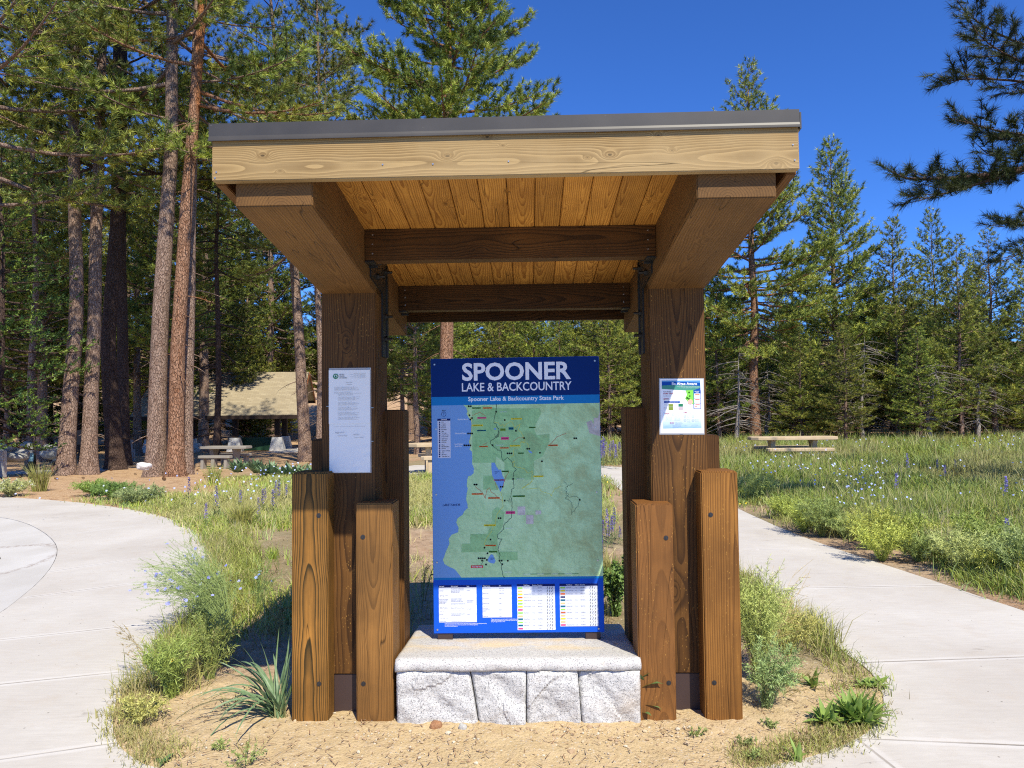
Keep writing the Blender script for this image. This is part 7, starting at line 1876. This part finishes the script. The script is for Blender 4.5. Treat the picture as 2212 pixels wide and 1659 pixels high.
for s in (-1, 1):
    mb = MB(); xa, xb = sorted((s * (W2 + 0.002), s * (W2 + 0.045)))
    def barge(y0, z0_, y1, z1_): mb.add([(x_, y_, z_ + d_) for x_ in (xa, xb) for (y_, z_) in ((y0, z0_), (y1, z1_)) for d_ in (-0.26, 0.0)], [(0, 1, 3, 2), (4, 6, 7, 5), (0, 4, 5, 1), (2, 3, 7, 6), (1, 5, 7, 3), (0, 2, 6, 4)])
    barge(0, ez, 4.39, rzv); barge(4.41, rzv, ye, ezb); mb.build('barge_board', M['red_wood'], rf)
for (px, yy, pier) in ((425, 0.9, True), (512, 0.9, True), (600, 0.9, True), (547, 6.6, True), (624, 2.6, True), (340, 0.9, True), (455, 6.6, True)):
    xx = P(px, 930, SYF + yy).x - she.location.x
    mb = MB(); mb.box(xx - 0.15, xx + 0.15, yy - 0.15, yy + 0.15, 0.0, ez + (0.10 if yy < 1.5 or yy > 7 else 0.8)); ps = mb.build('post', M['dark_wood'], she)
    mb = MB(); h_ = 0.8
    mb.add([(xx + a * s_, yy + b * s_, z_) for z_, s_ in ((0, 0.42), (h_, 0.27)) for a, b in ((-1, -1), (1, -1), (1, 1), (-1, 1))], [(0, 1, 5, 4), (1, 2, 6, 5), (2, 3, 7, 6), (3, 0, 4, 7), (4, 5, 6, 7)])
    mb.build('stone_pier', M['granite'], ps)
she.rotation_euler = (0, 0, R(8))
# green covered box inside the shelter
p0 = P(524, 966, SYF + 2.0); p1 = P(591, 966, SYF + 2.0)
e = empty('storage_box', ((p0.x + p1.x) / 2, SYF + 2.0, gl)); tag(e, 'long dark green covered box under the shelter roof', 'box')
hw = (p1.x - p0.x) / 2; mb = MB(); mb.box(-hw, hw, -0.4, 0.4, 0, 0.72, bev=0.03); mb.build('box_body', flat_mat('dark_green_paint', (0.015, 0.06, 0.03), 0.6), e); mb = MB(); mb.box(-hw - 0.04, hw + 0.04, -0.45, 0.45, 0.723, 0.78, bev=0.015); mb.build('lid', flat_mat('green_lid', (0.05, 0.10, 0.06), 0.5), e)

def picnic_table(label, x, Y, z, rz, L, mat, Wt=0.75, round_=0.0, group=None):
    e = empty('picnic_table', (x, Y, z), rz); tag(e, label, 'picnic table', group)
    def top(x0, x1, y0, y1, z0, z1, cut):
        pts = [(x0 + cut, y0), (x1 - cut, y0), (x1, y0 + cut), (x1, y1 - cut), (x1 - cut, y1), (x0 + cut, y1), (x0, y1 - cut), (x0, y0 + cut)]
        m_ = MB(); n = 8; b_ = 0.012
        ins_ = lambda p, q: (p[0] + (b_ if p[0] < (x0 + x1) / 2 else -b_) * q, p[1] + (b_ if p[1] < (y0 + y1) / 2 else -b_) * q)
        rings = [[(*ins_(p, 1), z0) for p in pts], [(*p, z0 + b_) for p in pts], [(*p, z1 - b_) for p in pts], [(*ins_(p, 1), z1) for p in pts]]
        vs = [v for r_ in rings for v in r_]; fs = []
        for k in range(3):
            for i in range(n): fs.append((k * n + i, k * n + (i + 1) % n, (k + 1) * n + (i + 1) % n, (k + 1) * n + i))
        fs += [tuple(range(n - 1, -1, -1)), tuple(range(3 * n, 4 * n))]
        m_.add(vs, fs); return m_
    top(-L / 2, L / 2, -Wt / 2, Wt / 2, 0.66, 0.75, 0.16 + round_).build('tabletop', mat, e)
    for s in (-1, 1):
        top(-L / 2 + 0.3, L / 2 - 0.3, s * 0.66 - 0.15, s * 0.66 + 0.15, 0.37, 0.46, 0.05 + round_ * 0.3).build('bench_seat', mat, e)
        xx = s * L * 0.24
        m_ = MB(); m_.prism([(-0.14, 0), (0.14, 0), (0.09, 0.35), (0.22, 0.658), (-0.22, 0.658), (-0.09, 0.35)], -0.06, 0.06); vs = [(xx + v[1], v[0], v[2]) for v in m_.v]; m_.v = vs; m_.build('pedestal', mat, e)
        for s2 in (-1, 1):
            m_ = MB(); m_.prism([(-0.12, 0), (0.12, 0), (0.09, 0.368), (-0.09, 0.368)], -0.05, 0.05); m_.v = [(xx + v[1], s2 * 0.66 + v[0], v[2]) for v in m_.v]; m_.build('bench_leg', mat, e)
    return e
xr = P(1711, 950, 20.5).x
picnic_table('tan concrete picnic table out in the flowering meadow at right', xr, 20.5, -0.02, R(-4), 2.35, M['table'])
xm = P(968, 955, 18.6).x
picnic_table('tan concrete picnic table seen just left of the blue sign', xm, 18.4, 0.0, R(10), 2.0, M['table'], round_=0.06)
xl = P(487, 958, 25.5).x
picnic_table('grey concrete picnic table in the shade before the shelter', xl, 25.5, gz(xl, 25.5), R(-8), 1.75, M['greytable'])
# trail marker, stone posts, board
def P0(px, Y): x_ = at_px(px, Y); return x_, gz(x_, Y)
x_, z_ = P0(70, 22.6); e = empty('trail_marker', (x_, 22.6, z_)); tag(e, 'dark trail marker post with a pale blue label at far left', 'marker post')
mb = MB(); mb.box(-0.09, 0.09, -0.05, 0.05, 0, 0.62, bev=0.01); mb.build('post', flat_mat('dark_green_post', (0.02, 0.035, 0.03)), e)
mb = MB(); mb.box(-0.07, 0.08, -0.075, -0.052, 0.42, 0.68, bev=0.004); mb.build('label_plate', flat_mat('pale_blue_label', (0.25, 0.48, 0.58)), e)
x_, z_ = P0(5, 21.0); e = empty('stone_post', (x_, 21.0, z_)); tag(e, 'pale square stone post behind the boulder pile at the left edge', 'stone post')
mb = MB(); mb.box(-0.09, 0.09, -0.09, 0.09, 0, 0.78, bev=0.02); mb.add([(-0.09, -0.09, 0.76), (0.09, -0.09, 0.76), (0.09, 0.09, 0.76), (-0.09, 0.09, 0.76), (0, 0, 0.82)], [(0, 1, 4), (1, 2, 4), (2, 3, 4), (3, 0, 4)]); mb.build('shaft', M['granite'], e)
x_, z_ = P0(276, 29.5); e = empty('stone_post', (x_, 29.5, z_)); tag(e, 'tall grey stone slab right of the thick dark pine', 'stone slab')
mb = MB(); mb.add([(-0.12, 0, 0), (0.16, 0, 0), (0.13, 0, 0.92), (-0.10, 0, 0.95), (-0.12, 0.12, 0), (0.16, 0.12, 0), (0.13, 0.12, 0.92), (-0.10, 0.12, 0.95)], [(0, 1, 2, 3), (4, 7, 6, 5), (0, 4, 5, 1), (1, 5, 6, 2), (2, 6, 7, 3), (3, 7, 4, 0)]); mb.build('shaft', RM, e)
x_, z_ = P0(286, 29.8); e = empty('stone_post', (x_, 29.8, z_)); tag(e, 'short grey stone block beside the tall stone slab', 'stone slab')
mb = MB(); mb.box(-0.07, 0.09, -0.05, 0.08, 0, 0.52, bev=0.02); mb.build('shaft', RM, e)
x_, z_ = P0(172, 30.0); e = empty('notice_board', (x_, 30.0, z_)); tag(e, 'brown notice board on a post between the left pines', 'board')
mb = MB(); mb.box(-0.05, 0.05, 0, 0.08, 0, 1.3); mb.build('post', M['dark_wood'], e); mb = MB(); mb.box(-0.22, 0.22, -0.04, -0.003, 0.72, 1.32, bev=0.005); mb.build('board_panel', flat_mat('brown_board', (0.13, 0.09, 0.055)), e)

# person sitting behind the tall pine: one lower leg shows beside the trunk
def person():
    me = bpy.data.meshes.new('person'); 
    V = [(0.10, 0, 0.42), (0.10, 0.02, 0.58), (0.10, 0.04, 0.76), (0.10, 0.05, 0.93), (0.10, 0.05, 1.03), (0.10, 0.04, 1.12),
         (0.0, -0.03, 0.43), (-0.30, -0.12, 0.44), (-0.33, -0.10, 0.24), (-0.34, -0.08, 0.07), (-0.44, -0.12, 0.04),
         (0.20, -0.03, 0.43), (0.12, -0.42, 0.45), (0.12, -0.40, 0.25), (0.12, -0.38, 0.07), (0.10, -0.50, 0.04),
         (-0.07, 0.05, 0.90), (-0.13, 0.0, 0.68), (-0.10, -0.16, 0.56), (0.27, 0.05, 0.90), (0.33, 0.0, 0.68), (0.28, -0.18, 0.56), (0.10, 0.03, 1.19)]
    E = [(0, 1), (1, 2), (2, 3), (3, 4), (4, 5), (5, 22), (0, 6), (6, 7), (7, 8), (8, 9), (9, 10), (0, 11), (11, 12), (12, 13), (13, 14), (14, 15), (3, 16), (16, 17), (17, 18), (3, 19), (19, 20), (20, 21)]
    rad = [0.14, 0.13, 0.15, 0.11, 0.05, 0.09, 0.09, 0.07, 0.06, 0.04, 0.035, 0.09, 0.07, 0.06, 0.04, 0.035, 0.055, 0.04, 0.03, 0.055, 0.04, 0.03, 0.08]
    me.from_pydata(V, E, []); o = bpy.data.objects.new('person', me); COL.objects.link(o)
    md = o.modifiers.new('skin', 'SKIN'); ss = o.modifiers.new('sub', 'SUBSURF'); ss.levels = 1; ss.render_levels = 1
    for i, r_ in enumerate(rad): me.skin_vertices[0].data[i].radius = (r_, r_)
    me.skin_vertices[0].data[0].use_root = True
    dg = bpy.context.evaluated_depsgraph_get(); nm = bpy.data.meshes.new_from_object(o.evaluated_get(dg)); bpy.data.objects.remove(o)
    nm.materials.clear(); skin = flat_mat('skin', (0.52, 0.28, 0.19)); cloth = flat_mat('dark_blue_cloth', (0.045, 0.06, 0.09)); shoe = flat_mat('tan_shoe', (0.50, 0.42, 0.20))
    for m_ in (skin, cloth, shoe): nm.materials.append(m_)
    for p in nm.polygons:
        c = p.center; p.material_index = 2 if (c.z < 0.09) else (0 if (c.z < 0.27 or c.z > 0.98) else 1); p.use_smooth = True
    return nm
nm = person() if hasattr(bpy.types, 'SkinModifier') else None
if nm:
    o = link_mesh('person', nm); yv = 22.75; xv = at_px(129, yv); o.location = (xv + 0.19, yv, gz(xv, yv)); tag(o, 'seated person in dark blue clothes mostly hidden behind the tall dappled pine', 'person')
